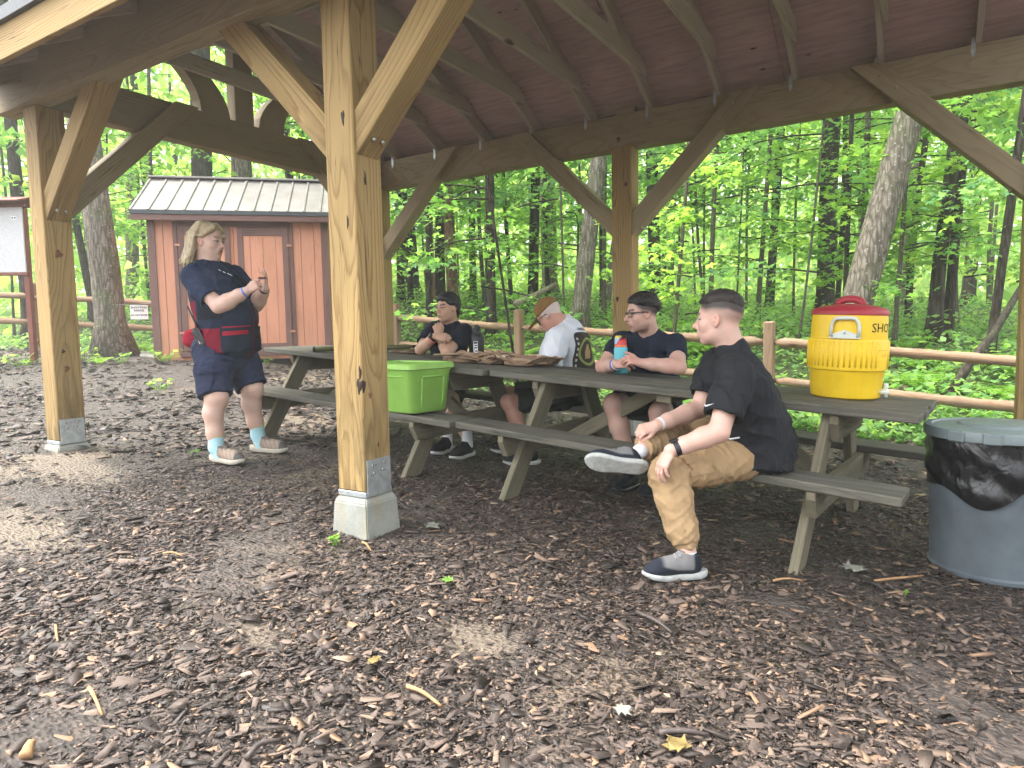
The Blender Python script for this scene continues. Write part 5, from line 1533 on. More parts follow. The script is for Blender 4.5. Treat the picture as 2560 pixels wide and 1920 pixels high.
# ================================================================== people: implicit bodies polygonised by surface nets
def nrm(v): v = np.asarray(v, float); return v / (np.linalg.norm(v) + 1e-12)
def axis_pts(lo, hi, h, fine=()):
    """grid coordinates along one axis, finer inside the given intervals"""
    out = [lo]
    while out[-1] < hi:
        x = out[-1]; st = h
        for a, b, hf in fine:
            if a - h < x < b: st = min(st, hf)
        out.append(x + st)
    return np.array(out, np.float32)
class Field:
    def __init__(s, lo, hi, h, fine=()):
        s.ax = [axis_pts(lo[i], hi[i], h, [(a[i], b[i], hf) for a, b, hf in fine]) for i in range(3)]
        s.f = np.full([len(a) for a in s.ax], 0.5, np.float32)
    def blk(s, lo, hi):
        sl = []; cs_ = []
        for i in range(3):
            a = int(np.searchsorted(s.ax[i], lo[i])); b = int(np.searchsorted(s.ax[i], hi[i]))
            sl.append(slice(max(a - 1, 0), b + 1)); sh = [1, 1, 1]; q = s.ax[i][sl[-1]]; sh[i] = len(q); cs_.append(q.reshape(sh))
        return tuple(sl), cs_
    def put(s, sl, d, k, op):
        a = s.f[sl]
        if a.size == 0: return
        if op == 'add':
            if k > 0:
                h = np.clip(0.5 + 0.5 * (a - d) / k, 0, 1); s.f[sl] = a * (1 - h) + d * h - k * h * (1 - h)
            else: s.f[sl] = np.minimum(a, d)
        else:
            if k > 0:
                h = np.clip(0.5 - 0.5 * (a + d) / k, 0, 1); s.f[sl] = a * (1 - h) - d * h + k * h * (1 - h)
            else: s.f[sl] = np.maximum(a, -d)
    def cap(s, a, b, ra, rb=None, k=0.01, op='add'):
        rb = ra if rb is None else rb
        a = np.asarray(a, float); b = np.asarray(b, float); m = max(ra, rb) + k + 0.02
        sl, (X, Y, Z) = s.blk(np.minimum(a, b) - m, np.maximum(a, b) + m)
        ab = b - a; L2 = max(float(ab @ ab), 1e-9)
        t = np.clip(((X - a[0]) * ab[0] + (Y - a[1]) * ab[1] + (Z - a[2]) * ab[2]) / L2, 0, 1)
        d = np.sqrt((X - a[0] - t * ab[0]) ** 2 + (Y - a[1] - t * ab[1]) ** 2 + (Z - a[2] - t * ab[2]) ** 2) - (ra + (rb - ra) * t)
        s.put(sl, d.astype(np.float32), k, op)
    def chain(s, pts, radii, k=0.01):
        for i in range(len(pts) - 1): s.cap(pts[i], pts[i + 1], radii[i], radii[i + 1], k)
    def ell(s, c, r, ax=None, k=0.01, op='add'):
        c = np.asarray(c, float); r = np.asarray(r, float); A = np.eye(3) if ax is None else np.asarray(ax, float)
        m = max(r) + k + 0.02
        sl, (X, Y, Z) = s.blk(c - m, c + m)
        x, y, z = X - c[0], Y - c[1], Z - c[2]
        q = [(x * A[i, 0] + y * A[i, 1] + z * A[i, 2]) / r[i] for i in range(3)]
        k0 = np.sqrt(q[0] ** 2 + q[1] ** 2 + q[2] ** 2); k1 = np.sqrt((q[0] / r[0]) ** 2 + (q[1] / r[1]) ** 2 + (q[2] / r[2]) ** 2) + 1e-9
        s.put(sl, (k0 * (k0 - 1) / k1).astype(np.float32), k, op)
    def box(s, c, hsz, ax=None, rad=0.005, k=0.0, op='add'):
        c = np.asarray(c, float); hsz = np.asarray(hsz, float); A = np.eye(3) if ax is None else np.asarray(ax, float)
        m = np.linalg.norm(hsz) + k + 0.02
        sl, (X, Y, Z) = s.blk(c - m, c + m)
        x, y, z = X - c[0], Y - c[1], Z - c[2]
        q = [np.abs(x * A[i, 0] + y * A[i, 1] + z * A[i, 2]) - (hsz[i] - rad) for i in range(3)]
        d = np.sqrt(sum(np.maximum(v, 0) ** 2 for v in q)) + np.minimum(np.maximum(np.maximum(q[0], q[1]), q[2]), 0) - rad
        s.put(sl, d.astype(np.float32), k, op)
    def loft(s, st, k=0.02, flat0=False, flat1=False, op='add'):
        """stations (centre, u axis, v axis, ru, rv): elliptical tube, each pair of stations a segment"""
        for i in range(len(st) - 1):
            c0, u0, v0, a0, b0 = st[i]; c1, u1, v1, a1, b1 = st[i + 1]
            c0 = np.asarray(c0, float); c1 = np.asarray(c1, float); u0, v0, u1, v1 = nrm(u0), nrm(v0), nrm(u1), nrm(v1)
            m = max(a0, b0, a1, b1) + k + 0.03
            sl, (X, Y, Z) = s.blk(np.minimum(c0, c1) - m, np.maximum(c0, c1) + m)
            w = c1 - c0; L = np.linalg.norm(w); w = w / L
            tt = ((X - c0[0]) * w[0] + (Y - c0[1]) * w[1] + (Z - c0[2]) * w[2])
            t = np.clip(tt / L, 0, 1)
            x, y, z = X - (c0[0] + t * L * w[0]), Y - (c0[1] + t * L * w[1]), Z - (c0[2] + t * L * w[2])
            over = tt - t * L
            x, y, z = x - over * w[0], y - over * w[1], z - over * w[2]
            ru = a0 + (a1 - a0) * t; rv = b0 + (b1 - b0) * t
            U = [u0[j] + (u1[j] - u0[j]) * t for j in range(3)]; V = [v0[j] + (v1[j] - v0[j]) * t for j in range(3)]
            du = (x * U[0] + y * U[1] + z * U[2]) / ru; dv = (x * V[0] + y * V[1] + z * V[2]) / rv
            first, last = i == 0, i == len(st) - 2
            rmin = np.minimum(ru, rv)
            lat = np.sqrt(du ** 2 + dv ** 2)
            fl0, fl1 = (flat0 and first), (flat1 and last)
            ov = np.abs(over)
            ax_ = np.full(tt.shape, -1.0)
            if fl0: ax_ = np.maximum(ax_, -tt); ov = np.where(tt < 0, 0.0, ov)
            if fl1: ax_ = np.maximum(ax_, tt - L); ov = np.where(tt > L, 0.0, ov)
            d_ = np.maximum((np.sqrt(du ** 2 + dv ** 2 + (ov / rmin) ** 2) - 1) * rmin, ax_)
            s.put(sl, d_.astype(np.float32), k, op)
    def cut(s, co, no):
        """keep only the side behind the plane"""
        co = np.asarray(co, float); no = nrm(no)
        X, Y, Z = (s.ax[0].reshape(-1, 1, 1), s.ax[1].reshape(1, -1, 1), s.ax[2].reshape(1, 1, -1))
        s.f = np.maximum(s.f, ((X - co[0]) * no[0] + (Y - co[1]) * no[1] + (Z - co[2]) * no[2]).astype(np.float32))
    def wrinkle(s, amp, freq, seed, stretch=(1, 1, 1), folds=()):
        """cloth folds: warped sines added near the surface; folds = (centre, axis, radius, amp, freq) local creases"""
        rng = np.random.default_rng(seed)
        idx = np.nonzero(np.abs(s.f) < 0.04)
        P = np.stack([s.ax[i][idx[i]] for i in range(3)], 1).astype(np.float64)
        n = np.zeros(len(P)); Q = P * np.asarray(stretch)
        for o in range(4):
            d = nrm(rng.normal(0, 1, 3)); d2 = nrm(rng.normal(0, 1, 3)); f = freq * (1.0 + 0.65 * o)
            ph = Q @ d * f + 1.4 * np.sin(Q @ d2 * f * 0.55 + rng.uniform(0, 6)) + rng.uniform(0, 6)
            n += (1 - np.abs(np.sin(ph * 0.5))) ** 2 / (1 + 0.45 * o) - 0.22
        add = -amp * n
        for c, axd, rad, am, fr in folds:
            q = P - np.asarray(c); r2 = (q ** 2).sum(1)
            w = np.exp(-r2 / rad ** 2); ph = q @ nrm(axd) * fr + 0.9 * np.sin(q @ nrm(np.cross(axd, (0.3, 0.5, 0.8))) * fr * 0.35)
            add -= am * w * ((1 - np.abs(np.sin(ph * 0.5))) ** 2 - 0.25)
        s.f[idx] += add.astype(np.float32)
    def mesh(s, name):
        f = s.f; ins = f < 0
        c = np.zeros([n - 1 for n in f.shape], np.uint8)
        for i in (0, 1):
            for j in (0, 1):
                for k in (0, 1): c += ins[i:f.shape[0] - 1 + i, j:f.shape[1] - 1 + j, k:f.shape[2] - 1 + k]
        A = np.argwhere((c > 0) & (c < 8))
        if len(A) == 0: return None, None, None
        idm = np.full(c.shape, -1, np.int32); idm[A[:, 0], A[:, 1], A[:, 2]] = np.arange(len(A))
        off = np.array([(i, j, k) for i in (0, 1) for j in (0, 1) for k in (0, 1)])
        val = np.stack([f[A[:, 0] + o[0], A[:, 1] + o[1], A[:, 2] + o[2]] for o in off], 1)
        cor = np.stack([np.stack([s.ax[d][A[:, d] + o[d]] for d in range(3)], 1) for o in off], 1)
        sm = np.zeros((len(A), 3)); cnt = np.zeros(len(A))
        for a in range(8):
            for b in range(a + 1, 8):
                if np.abs(off[a] - off[b]).sum() != 1: continue
                va, vb = val[:, a], val[:, b]; x = (va < 0) != (vb < 0)
                t = np.where(x, va / np.where(va - vb == 0, 1, va - vb), 0)[:, None]
                sm += np.where(x[:, None], cor[:, a] + t * (cor[:, b] - cor[:, a]), 0); cnt += x
        V = sm / cnt[:, None]
        Fs = []
        for d in range(3):
            sa = [slice(None)] * 3; sb = [slice(None)] * 3; sa[d] = slice(0, -1); sb[d] = slice(1, None)
            e = np.argwhere(ins[tuple(sa)] != ins[tuple(sb)])
            o1, o2 = [q for q in range(3) if q != d]
            e = e[(e[:, o1] > 0) & (e[:, o2] > 0) & (e[:, o1] < f.shape[o1] - 1) & (e[:, o2] < f.shape[o2] - 1)]
            def cid(da, db):
                q = e.copy(); q[:, o1] += da; q[:, o2] += db; return idm[q[:, 0], q[:, 1], q[:, 2]]
            Q = np.stack([cid(-1, -1), cid(0, -1), cid(0, 0), cid(-1, 0)], 1)
            fl = ins[e[:, 0], e[:, 1], e[:, 2]]
            if d == 1: fl = ~fl
            Q = np.where(fl[:, None], Q, Q[:, ::-1])
            Fs.append(Q)
        return V, np.concatenate(Fs), name

def field_obj(fld, name, m, parent, color=None, origin=None):
    V, F, _ = fld.mesh(name)
    org = np.asarray(origin if origin is not None else (0, 0, 0), float)
    me = mesh_np(name, V - org, F, True)
    if color is not None:
        ca = me.color_attributes.new('Col', 'FLOAT_COLOR', 'POINT')
        cc = np.ones((len(V), 4), np.float32); cc[:, :3] = color(V)
        ca.data.foreach_set('color', cc.ravel())
    o = obj(name, me, m, parent)
    return o, V, F

def attr_mat(name, rough=0.5, spec=0.4, sss=0.0, bump=0.0, bscale=500, sheen=0.0):
    s = NT(name); a = s.n('Attribute'); a.attribute_name = 'Col'
    v = s.coord('Object'); n = s.noise(v, 60, 4)
    c = s.mix(s.math('MULTIPLY', n.outputs[0], 0.16), a.outputs['Color'], s.mix(1.0, a.outputs['Color'], (0.72, 0.62, 0.58), 'MULTIPLY'))
    n2 = s.noise(v, 16, 5, 0.65)
    c = s.mix(s.ramp(n2.outputs[0], [(0.42, (0,) * 3), (0.68, (0.30 if sss else 0.12,) * 3)]), c, s.mix(1.0, c, (1.0, 0.72, 0.66), 'MULTIPLY'))
    s.col(c); s.rough(rough); s.spec(spec)
    if sss:
        s.b.inputs['Subsurface Weight'].default_value = sss; s.b.inputs['Subsurface Radius'].default_value = (0.012, 0.005, 0.003); s.b.inputs['Subsurface Scale'].default_value = 1.0
    if bump: s.bump(s.noise(v, bscale, 2).outputs[0], bump, 0.001)
    return s.m
M_SKIN = attr_mat('skin', 0.48, 0.35, 0.12, 0.12, 350)
def cloth(name, color, rough=0.9, weave=900, var=0.12, bump=0.25, spec=0.15):
    s = NT(name); v = s.coord('Object'); n = s.noise(v, 6, 5); w = s.noise(v, weave, 2)
    s.col(s.ramp(n.outputs[0], [(0.3, tuple(c * (1 - var) for c in color)), (0.7, tuple(min(1, c * (1 + var)) for c in color))]))
    s.rough(rough); s.spec(spec); s.bump(w.outputs[0], bump, 0.0012)
    return s.m
def hair_mat(name, c0, c1, scale=(150, 150, 18), rough=0.5):
    s = NT(name); v = s.coord('Object'); n = s.noise(s.mapping(v, scale), 1.0, 4, 0.6, 0.8); b = s.noise(v, 14, 3)
    c = s.ramp(n.outputs[0], [(0.3, c0), (0.7, c1)]); c = s.mix(s.math('MULTIPLY', b.outputs[0], 0.3), c, c0)
    s.col(c); s.rough(rough); s.spec(0.35); s.bump(n.outputs[0], 0.8, 0.006)
    return s.m

# ---- head: local frame x forward, y left, z up; total height about 0.232 at scale 1
class Head:
    def __init__(s, pos, yaw, pitch=0.0, roll=0.0, scale=1.0, fat=0.0, jaw=1.0, nose=1.0):
        s.p = np.asarray(pos, float); s.s = scale; s.fat = fat; s.jaw = jaw; s.nose = nose
        Rm = Euler((roll, pitch, yaw), 'XYZ').to_matrix()
        s.A = np.array(Rm).T          # rows: forward, left, up in world
    def w(s, q): return s.p + s.s * (np.asarray(q, float) @ s.A)
    def local(s, V): return ((V - s.p) @ s.A.T) / s.s
    def e(s, F, c, r, k=0.01, op='add', ax=None):
        A = s.A if ax is None else ax @ s.A
        F.ell(s.w(c), np.asarray(r) * s.s, A, k * s.s, op)
    def c(s, F, a, b, ra, rb, k=0.008, op='add'): F.cap(s.w(a), s.w(b), ra * s.s, rb * s.s, k * s.s, op)
    def add(s, F, neck_base, rneck=0.056):
        f = s.fat
        s.e(F, (-0.014, 0, 0.034), (0.096, 0.0745, 0.084), 0.01)
        s.e(F, (0.022, 0, -0.028), (0.066 + f * 0.3, 0.0585 + f, 0.082), 0.03)
        s.e(F, (0.030, 0, -0.074), (0.050 + f * 0.4, 0.045 * s.jaw + f * 1.3, 0.036 + f * 0.3), 0.02)
        s.e(F, (0.002, 0, -0.058), (0.055, 0.053 * s.jaw + f, 0.045), 0.02)
        s.e(F, (0.066, 0, -0.098), (0.018, 0.021, 0.016), 0.02)
        s.e(F, (0.070, 0, 0.024), (0.017, 0.048, 0.013), 0.014)
        for sg in (-1, 1):
            s.e(F, (0.052, sg * (0.036 + f * 0.5), -0.028), (0.026, 0.022 + f * 0.5, 0.024), 0.02)
            s.e(F, (0.0965, sg * 0.030, 0.002), (0.0165, 0.0165, 0.0115), 0.010, 'sub')
            s.e(F, (0.0725, sg * 0.0305, 0.001), (0.0135, 0.0135, 0.0125), 0.004)
            s.e(F, (0.0735, sg * 0.0305, 0.0085), (0.0135, 0.0165, 0.0042), 0.004)      # upper lid
            s.e(F, (0.0735, sg * 0.0305, -0.0085), (0.0115, 0.0145, 0.0036), 0.005)     # lower lid
            # ear: helix with a hollow
            ear = np.array(Euler((0, R(-14), sg * R(-24)), 'XYZ').to_matrix()).T
            s.e(F, (-0.006, sg * 0.0775, -0.010), (0.0185, 0.0075, 0.031), 0.006, 'add', ear)
            s.e(F, (-0.002, sg * 0.0855, -0.007), (0.0095, 0.0062, 0.0185), 0.004, 'sub', ear)
            s.e(F, (0.004, sg * 0.078, -0.012), (0.006, 0.005, 0.007), 0.004)
        n = s.nose
        s.c(F, (0.084, 0, 0.012), (0.100 + 0.006 * n, 0, -0.024), 0.0075, 0.0105 * n, 0.012)
        s.e(F, (0.1045 + 0.005 * n, 0, -0.028), (0.0115, 0.0115 * n, 0.0105), 0.008)
        for sg in (-1, 1):
            s.e(F, (0.0935, sg * 0.0125 * n, -0.0315), (0.0105, 0.0075, 0.0078), 0.006)
            s.e(F, (0.0985, sg * 0.007, -0.0405), (0.005, 0.0035, 0.003), 0.002, 'sub')
        s.e(F, (0.081, 0, -0.060), (0.016, 0.028, 0.022), 0.02)
        s.e(F, (0.0925, 0, -0.0555), (0.0075, 0.0215, 0.0046), 0.005)
        s.e(F, (0.0905, 0, -0.0680), (0.0085, 0.0195, 0.0062), 0.005)
        s.e(F, (0.1005, 0, -0.0612), (0.0075, 0.0235, 0.0014), 0.0025, 'sub')
        s.e(F, (0.088, 0, -0.080), (0.010, 0.018, 0.005), 0.008, 'sub')
        nb = np.asarray(neck_base, float)
        F.cap(s.w((-0.022, 0, -0.045)), nb, rneck * s.s, rneck * 1.12, 0.022)
    def paint(s, V, col, skin, brow, lip, iris, hairfn=None, lipk=0.55, browk=0.8, blush=0.25):
        q = s.local(V); x, y, z = q[:, 0], q[:, 1], q[:, 2]
        inh = (np.abs(x) < 0.13) & (np.abs(y) < 0.1) & (z > -0.125) & (z < 0.135)
        def bl(w, c): 
            w = np.clip(w, 0, 1)[:, None] * inh[:, None]; col[:] = col * (1 - w) + np.asarray(c) * w
        ay = np.abs(y)
        red = np.asarray(skin) * np.array([1.02, 0.72, 0.66])
        bl(blush * np.exp(-(((x - 0.062) / 0.035) ** 2 + ((ay - 0.045) / 0.022) ** 2 + ((z + 0.03) / 0.022) ** 2)), red)
        bl(0.35 * np.exp(-(((x - 0.11) / 0.012) ** 2 + (y / 0.016) ** 2 + ((z + 0.028) / 0.014) ** 2)), red)
        bl(0.55 * np.exp(-(((x + 0.004) / 0.026) ** 2 + ((ay - 0.084) / 0.010) ** 2 + ((z + 0.01) / 0.034) ** 2)), red)
        bl(lipk * np.exp(-(((z + 0.0615) / 0.0095) ** 4 + (y / 0.0225) ** 4)) * (x > 0.078), lip)
        bl(0.8 * np.exp(-(((z + 0.0612) / 0.0018) ** 2 + (y / 0.021) ** 4)) * (x > 0.08), np.asarray(lip) * 0.25)
        front = x > 0.055
        bz = 0.0215 + 0.006 * np.sin(np.clip((ay - 0.012) / 0.036, 0, 1) * 2.2)
        bl(browk * np.exp(-(((z - bz) / 0.0055) ** 4)) * ((ay > 0.010) & (ay < 0.050)) * front, brow)
        # eyes
        ez = z - 0.001; ey = ay - 0.0305
        eye = (ey / 0.0145) ** 2 + (ez / 0.0062) ** 2
        bl((eye < 1.0) * front * 0.9, (0.40, 0.37, 0.35))
        bl((((ey) / 0.0066) ** 2 + (ez / 0.0070) ** 2 < 1.0) * (eye < 1.1) * front, iris)
        bl(0.95 * np.exp(-((np.sqrt(eye) - 1.12) / 0.26) ** 2) * (ez > -0.001) * front * (eye < 2.6), np.asarray(brow) * 0.5)
        bl(0.4 * np.exp(-((ez + 0.010) / 0.004) ** 2) * (ay < 0.046) * (ay > 0.016) * front, red * 0.75)
        if hairfn is not None:
            w, c = hairfn(x, y, z); bl(w, c)
        return col

# ---- hand: frame d = along the fingers, n = out of the back of the hand, t = towards the thumb
def add_hand(F, wrist, d, n, thumb_sign, curl=(0.5, 0.5, 0.5, 0.5), thumb=(0.5, 0.5), s=1.0, spread=0.06, fold=1.0):
    d = nrm(d); n = nrm(np.asarray(n) - d * (np.asarray(n) @ d)); t = np.cross(n, d) * thumb_sign
    w = np.asarray(wrist, float)
    P = lambda a, b, c: w + s * (a * d + b * t + c * n)
    # palm
    F.loft([(P(0.0, 0, 0), t, n, 0.027 * s, 0.0185 * s), (P(0.03, 0.002, 0), t, n, 0.034 * s, 0.0185 * s), (P(0.078, 0.0, 0.001), t, n, 0.040 * s, 0.0145 * s)], 0.008 * s)
    F.ell(P(0.035, 0.022, -0.008), np.array([0.030, 0.015, 0.013]) * s, np.stack([nrm(d + 0.3 * t), t, n]), 0.01 * s)
    offs = (0.0295, 0.010, -0.0095, -0.028); lens = (0.070, 0.079, 0.073, 0.057); rad = (0.0088, 0.009, 0.0086, 0.0076)
    for i in range(4):
        base = P(0.080 - (0.005 if i in (0,) else 0.011 if i == 3 else 0.0), offs[i], 0.001)
        az = (1.5 - i) * spread
        f = nrm(d + az * t); p = base; ang = 0.0
        F.cap(P(0.045, offs[i] * 0.9, 0.003), p, rad[i] * 0.9 * s, rad[i] * 1.08 * s, 0.006 * s)
        for j, frac in enumerate((0.44, 0.31, 0.25)):
            ang += curl[i] * (0.75, 1.25, 0.8)[j] * fold
            dd = math.cos(ang) * f - math.sin(ang) * n
            q = p + dd * lens[i] * frac * s
            r0 = rad[i] * (1.06 - 0.08 * j) * s; r1 = rad[i] * (0.98 - 0.09 * j) * s
            F.cap(p, q, r0, r1, 0.0022 * s); p = q
    # thumb leaves the side of the palm near its base
    p = P(0.022, 0.026, -0.006); out, cl = thumb
    d0 = nrm(0.75 * d + (0.75 * out + 0.15) * t - 0.35 * cl * n)
    d1 = nrm(0.95 * d + (0.35 * out - 0.25 * cl) * t - 0.5 * cl * n)
    d2 = nrm(0.95 * d + (0.2 * out - 0.45 * cl) * t - 0.6 * cl * n)
    for dd, L, r0, r1 in ((d0, 0.040, 0.0135, 0.0115), (d1, 0.032, 0.0112, 0.0100), (d2, 0.026, 0.0100, 0.0080)):
        q = p + dd * L * s; F.cap(p, q, r0 * s, r1 * s, 0.004 * s); p = q

# ---- shoes: frame x toe, z up at the sole
def shoe(parent, pos, toe, up, L, m_up, m_sole, m_toe=None, m_lace=None, h=0.0042, sole_h=0.027, name='shoe', rocker=0.012, panel=None):
    x = nrm(toe); z = nrm(np.asarray(up) - x * (np.asarray(up) @ x)); y = np.cross(z, x)
    A = np.stack([x, y, z]); p = np.asarray(pos, float)      # p: middle of the sole underside
    k = L / 0.30
    W = lambda a, b, c: p + k * (a * x + b * y + c * z)
    ext = 0.22 * k
    F = Field(p - ext, p + ext, h)
    # sole: outline width along the foot, rounded edges, toe and heel turned up a little
    X, Y, Z = np.meshgrid(*F.ax, indexing='ij')
    q = (np.stack([X, Y, Z], -1).reshape(-1, 3) - p) @ A.T / k
    qx, qy, qz = q[:, 0], q[:, 1], q[:, 2]
    wx = np.interp(qx, [-0.150, -0.146, -0.135, -0.11, -0.06, -0.01, 0.05, 0.09, 0.12, 0.138, 0.147, 0.150], [0.0, 0.014, 0.026, 0.0355, 0.0365, 0.036, 0.0445, 0.0455, 0.038, 0.026, 0.014, 0.0])
    zb_ = np.interp(qx, [-0.15, -0.11, -0.06, 0.06, 0.11, 0.15], [0.014, 0.002, 0.0, 0.0, rocker * 0.6, rocker * 2.0]); zt_ = np.interp(qx, [-0.15, -0.06, 0.04, 0.15], [sole_h + 0.012, sole_h + 0.004, sole_h, sole_h + rocker])
    lat_ = np.abs(qy) - wx * (1 + 0.10 * np.sin(np.clip((qz - zb_) / (zt_ - zb_), 0, 1) * 3.1)); ver = np.maximum(zb_ - qz, qz - zt_); r_ = 0.006
    dd_ = np.sqrt(np.maximum(lat_ + r_, 0) ** 2 + np.maximum(ver + r_, 0) ** 2) - r_ + np.minimum(np.maximum(lat_ + r_, ver + r_), 0)
    F.f = (dd_ * k).reshape(F.f.shape).astype(np.float32)
    so, _, _ = field_obj(F, 'sole', m_sole, parent)
    F = Field(p - ext, p + ext, h)
    F.ell(W(0.085, 0, 0.040), np.array([0.058, 0.043, 0.036]) * k, A, 0.02 * k)
    F.ell(W(0.02, 0, 0.055), np.array([0.085, 0.041, 0.046]) * k, A, 0.03 * k)
    F.ell(W(-0.070, 0, 0.058), np.array([0.052, 0.038, 0.052]) * k, A, 0.03 * k)
    F.loft([(W(-0.052, 0, 0.06), x, y, 0.048 * k, 0.036 * k), (W(-0.062, 0, 0.112), x, y, 0.047 * k, 0.036 * k)], 0.02 * k, False, True)
    F.ell(W(-0.055, 0, 0.125), np.array([0.038, 0.026, 0.03]) * k, A, 0.006 * k, 'sub')
    F.ell(W(-0.005, 0, 0.098), np.array([0.040, 0.020, 0.010]) * k, nrm3(A, 0.5), 0.015 * k)        # tongue
    F.cut(W(0, 0, sole_h - 0.006), -z)
    def col(V):
        q = (V - p) @ A.T / k
        c = np.tile(np.asarray(m_up[0]), (len(V), 1))
        if panel is not None:
            w = panel(q); c = c * (1 - w[:, None]) + np.asarray(m_up[1]) * w[:, None]
        return c
    up_o, _, _ = field_obj(F, 'upper', m_up[2], parent, col)
    if m_lace is not None:
        for i in range(5):
            a = 0.07 - i * 0.020; zt_ = 0.076 + i * 0.0095
            V, Fc = tube_arrays([tuple(W(a, 0.026, zt_ - 0.010)), tuple(W(a - 0.003, 0.0, zt_ + 0.005)), tuple(W(a - 0.006, -0.026, zt_ - 0.010))], [0.0026 * k] * 3, 6)
            obj('lace', mesh_np('lace', V, Fc, True), m_lace, parent)
    return so
def nrm3(A, pitch):
    c_, s_ = math.cos(pitch), math.sin(pitch)
    return np.stack([A[0] * c_ - A[2] * s_, A[1], A[0] * s_ + A[2] * c_])
def band(parent, name, c, d, r, width, thick, m, squash=1.0, up=(0, 0, 1)):
    """a strap round a wrist"""
    d = nrm(d); u = nrm(np.cross(d, up)); v = np.cross(d, u)
    V = []; F = []; n = 28
    prof = ((-width / 2, 0), (-width / 2, thick), (width / 2, thick), (width / 2, 0))
    for i in range(n):
        a = 2 * math.pi * i / n
        for ax_, t_ in prof:
            V.append(tuple(np.asarray(c) + d * ax_ + (u * math.cos(a) + v * math.sin(a) * squash) * (r + t_)))
    for i in range(n):
        for k in range(4):
            j = (i + 1) % n; F.append((i * 4 + k, i * 4 + (k + 1) % 4, j * 4 + (k + 1) % 4, j * 4 + k))
    bm = bmesh.new(); me = mesh_np(name, V, F); bm.from_mesh(me); bmesh.ops.recalc_face_normals(bm, faces=bm.faces[:]); bm.to_mesh(me); bm.free()
    return obj(name, me, m, parent)
def decal(parent, name, VF, origin, udir, ndir, m, poly2d, off=0.002, subdiv=0.012, reach=0.35):
    """lay a flat outline (list of 2-D polygons) on a cloth surface by casting along -ndir"""
    V, F = VF
    bvh = BVHTree.FromPolygons([Vector(q) for q in V], [tuple(f) for f in F.tolist()])
    n = Vector(nrm(ndir)); u = Vector(nrm(np.asarray(udir) - np.asarray(n) * (np.asarray(udir) @ np.asarray(n)))); v = n.cross(u)
    bm = bmesh.new()
    for poly in poly2d:
        vs = [bm.verts.new((a, b, 0)) for a, b in poly]; bm.faces.new(vs)
    bmesh.ops.triangulate(bm, faces=bm.faces[:])
    for _ in range(5):
        es = [e for e in bm.edges if e.calc_length() > subdiv]
        if not es: break
        bmesh.ops.subdivide_edges(bm, edges=es, cuts=1); bmesh.ops.triangulate(bm, faces=bm.faces[:])
    o = Vector(origin); bad = []
    for vt in bm.verts:
        p = o + u * vt.co.x + v * vt.co.y + n * 0.15
        h = bvh.ray_cast(p, -n, reach)
        if h[0] is None: bad.append(vt)
        else: vt.co = h[0] + n * off
    if bad: bmesh.ops.delete(bm, geom=bad, context='VERTS')
    bm.normal_update()
    for f in bm.faces:
        if f.normal.dot(n) < 0: f.normal_flip()
    return bm_obj(name, bm, m, parent, True)
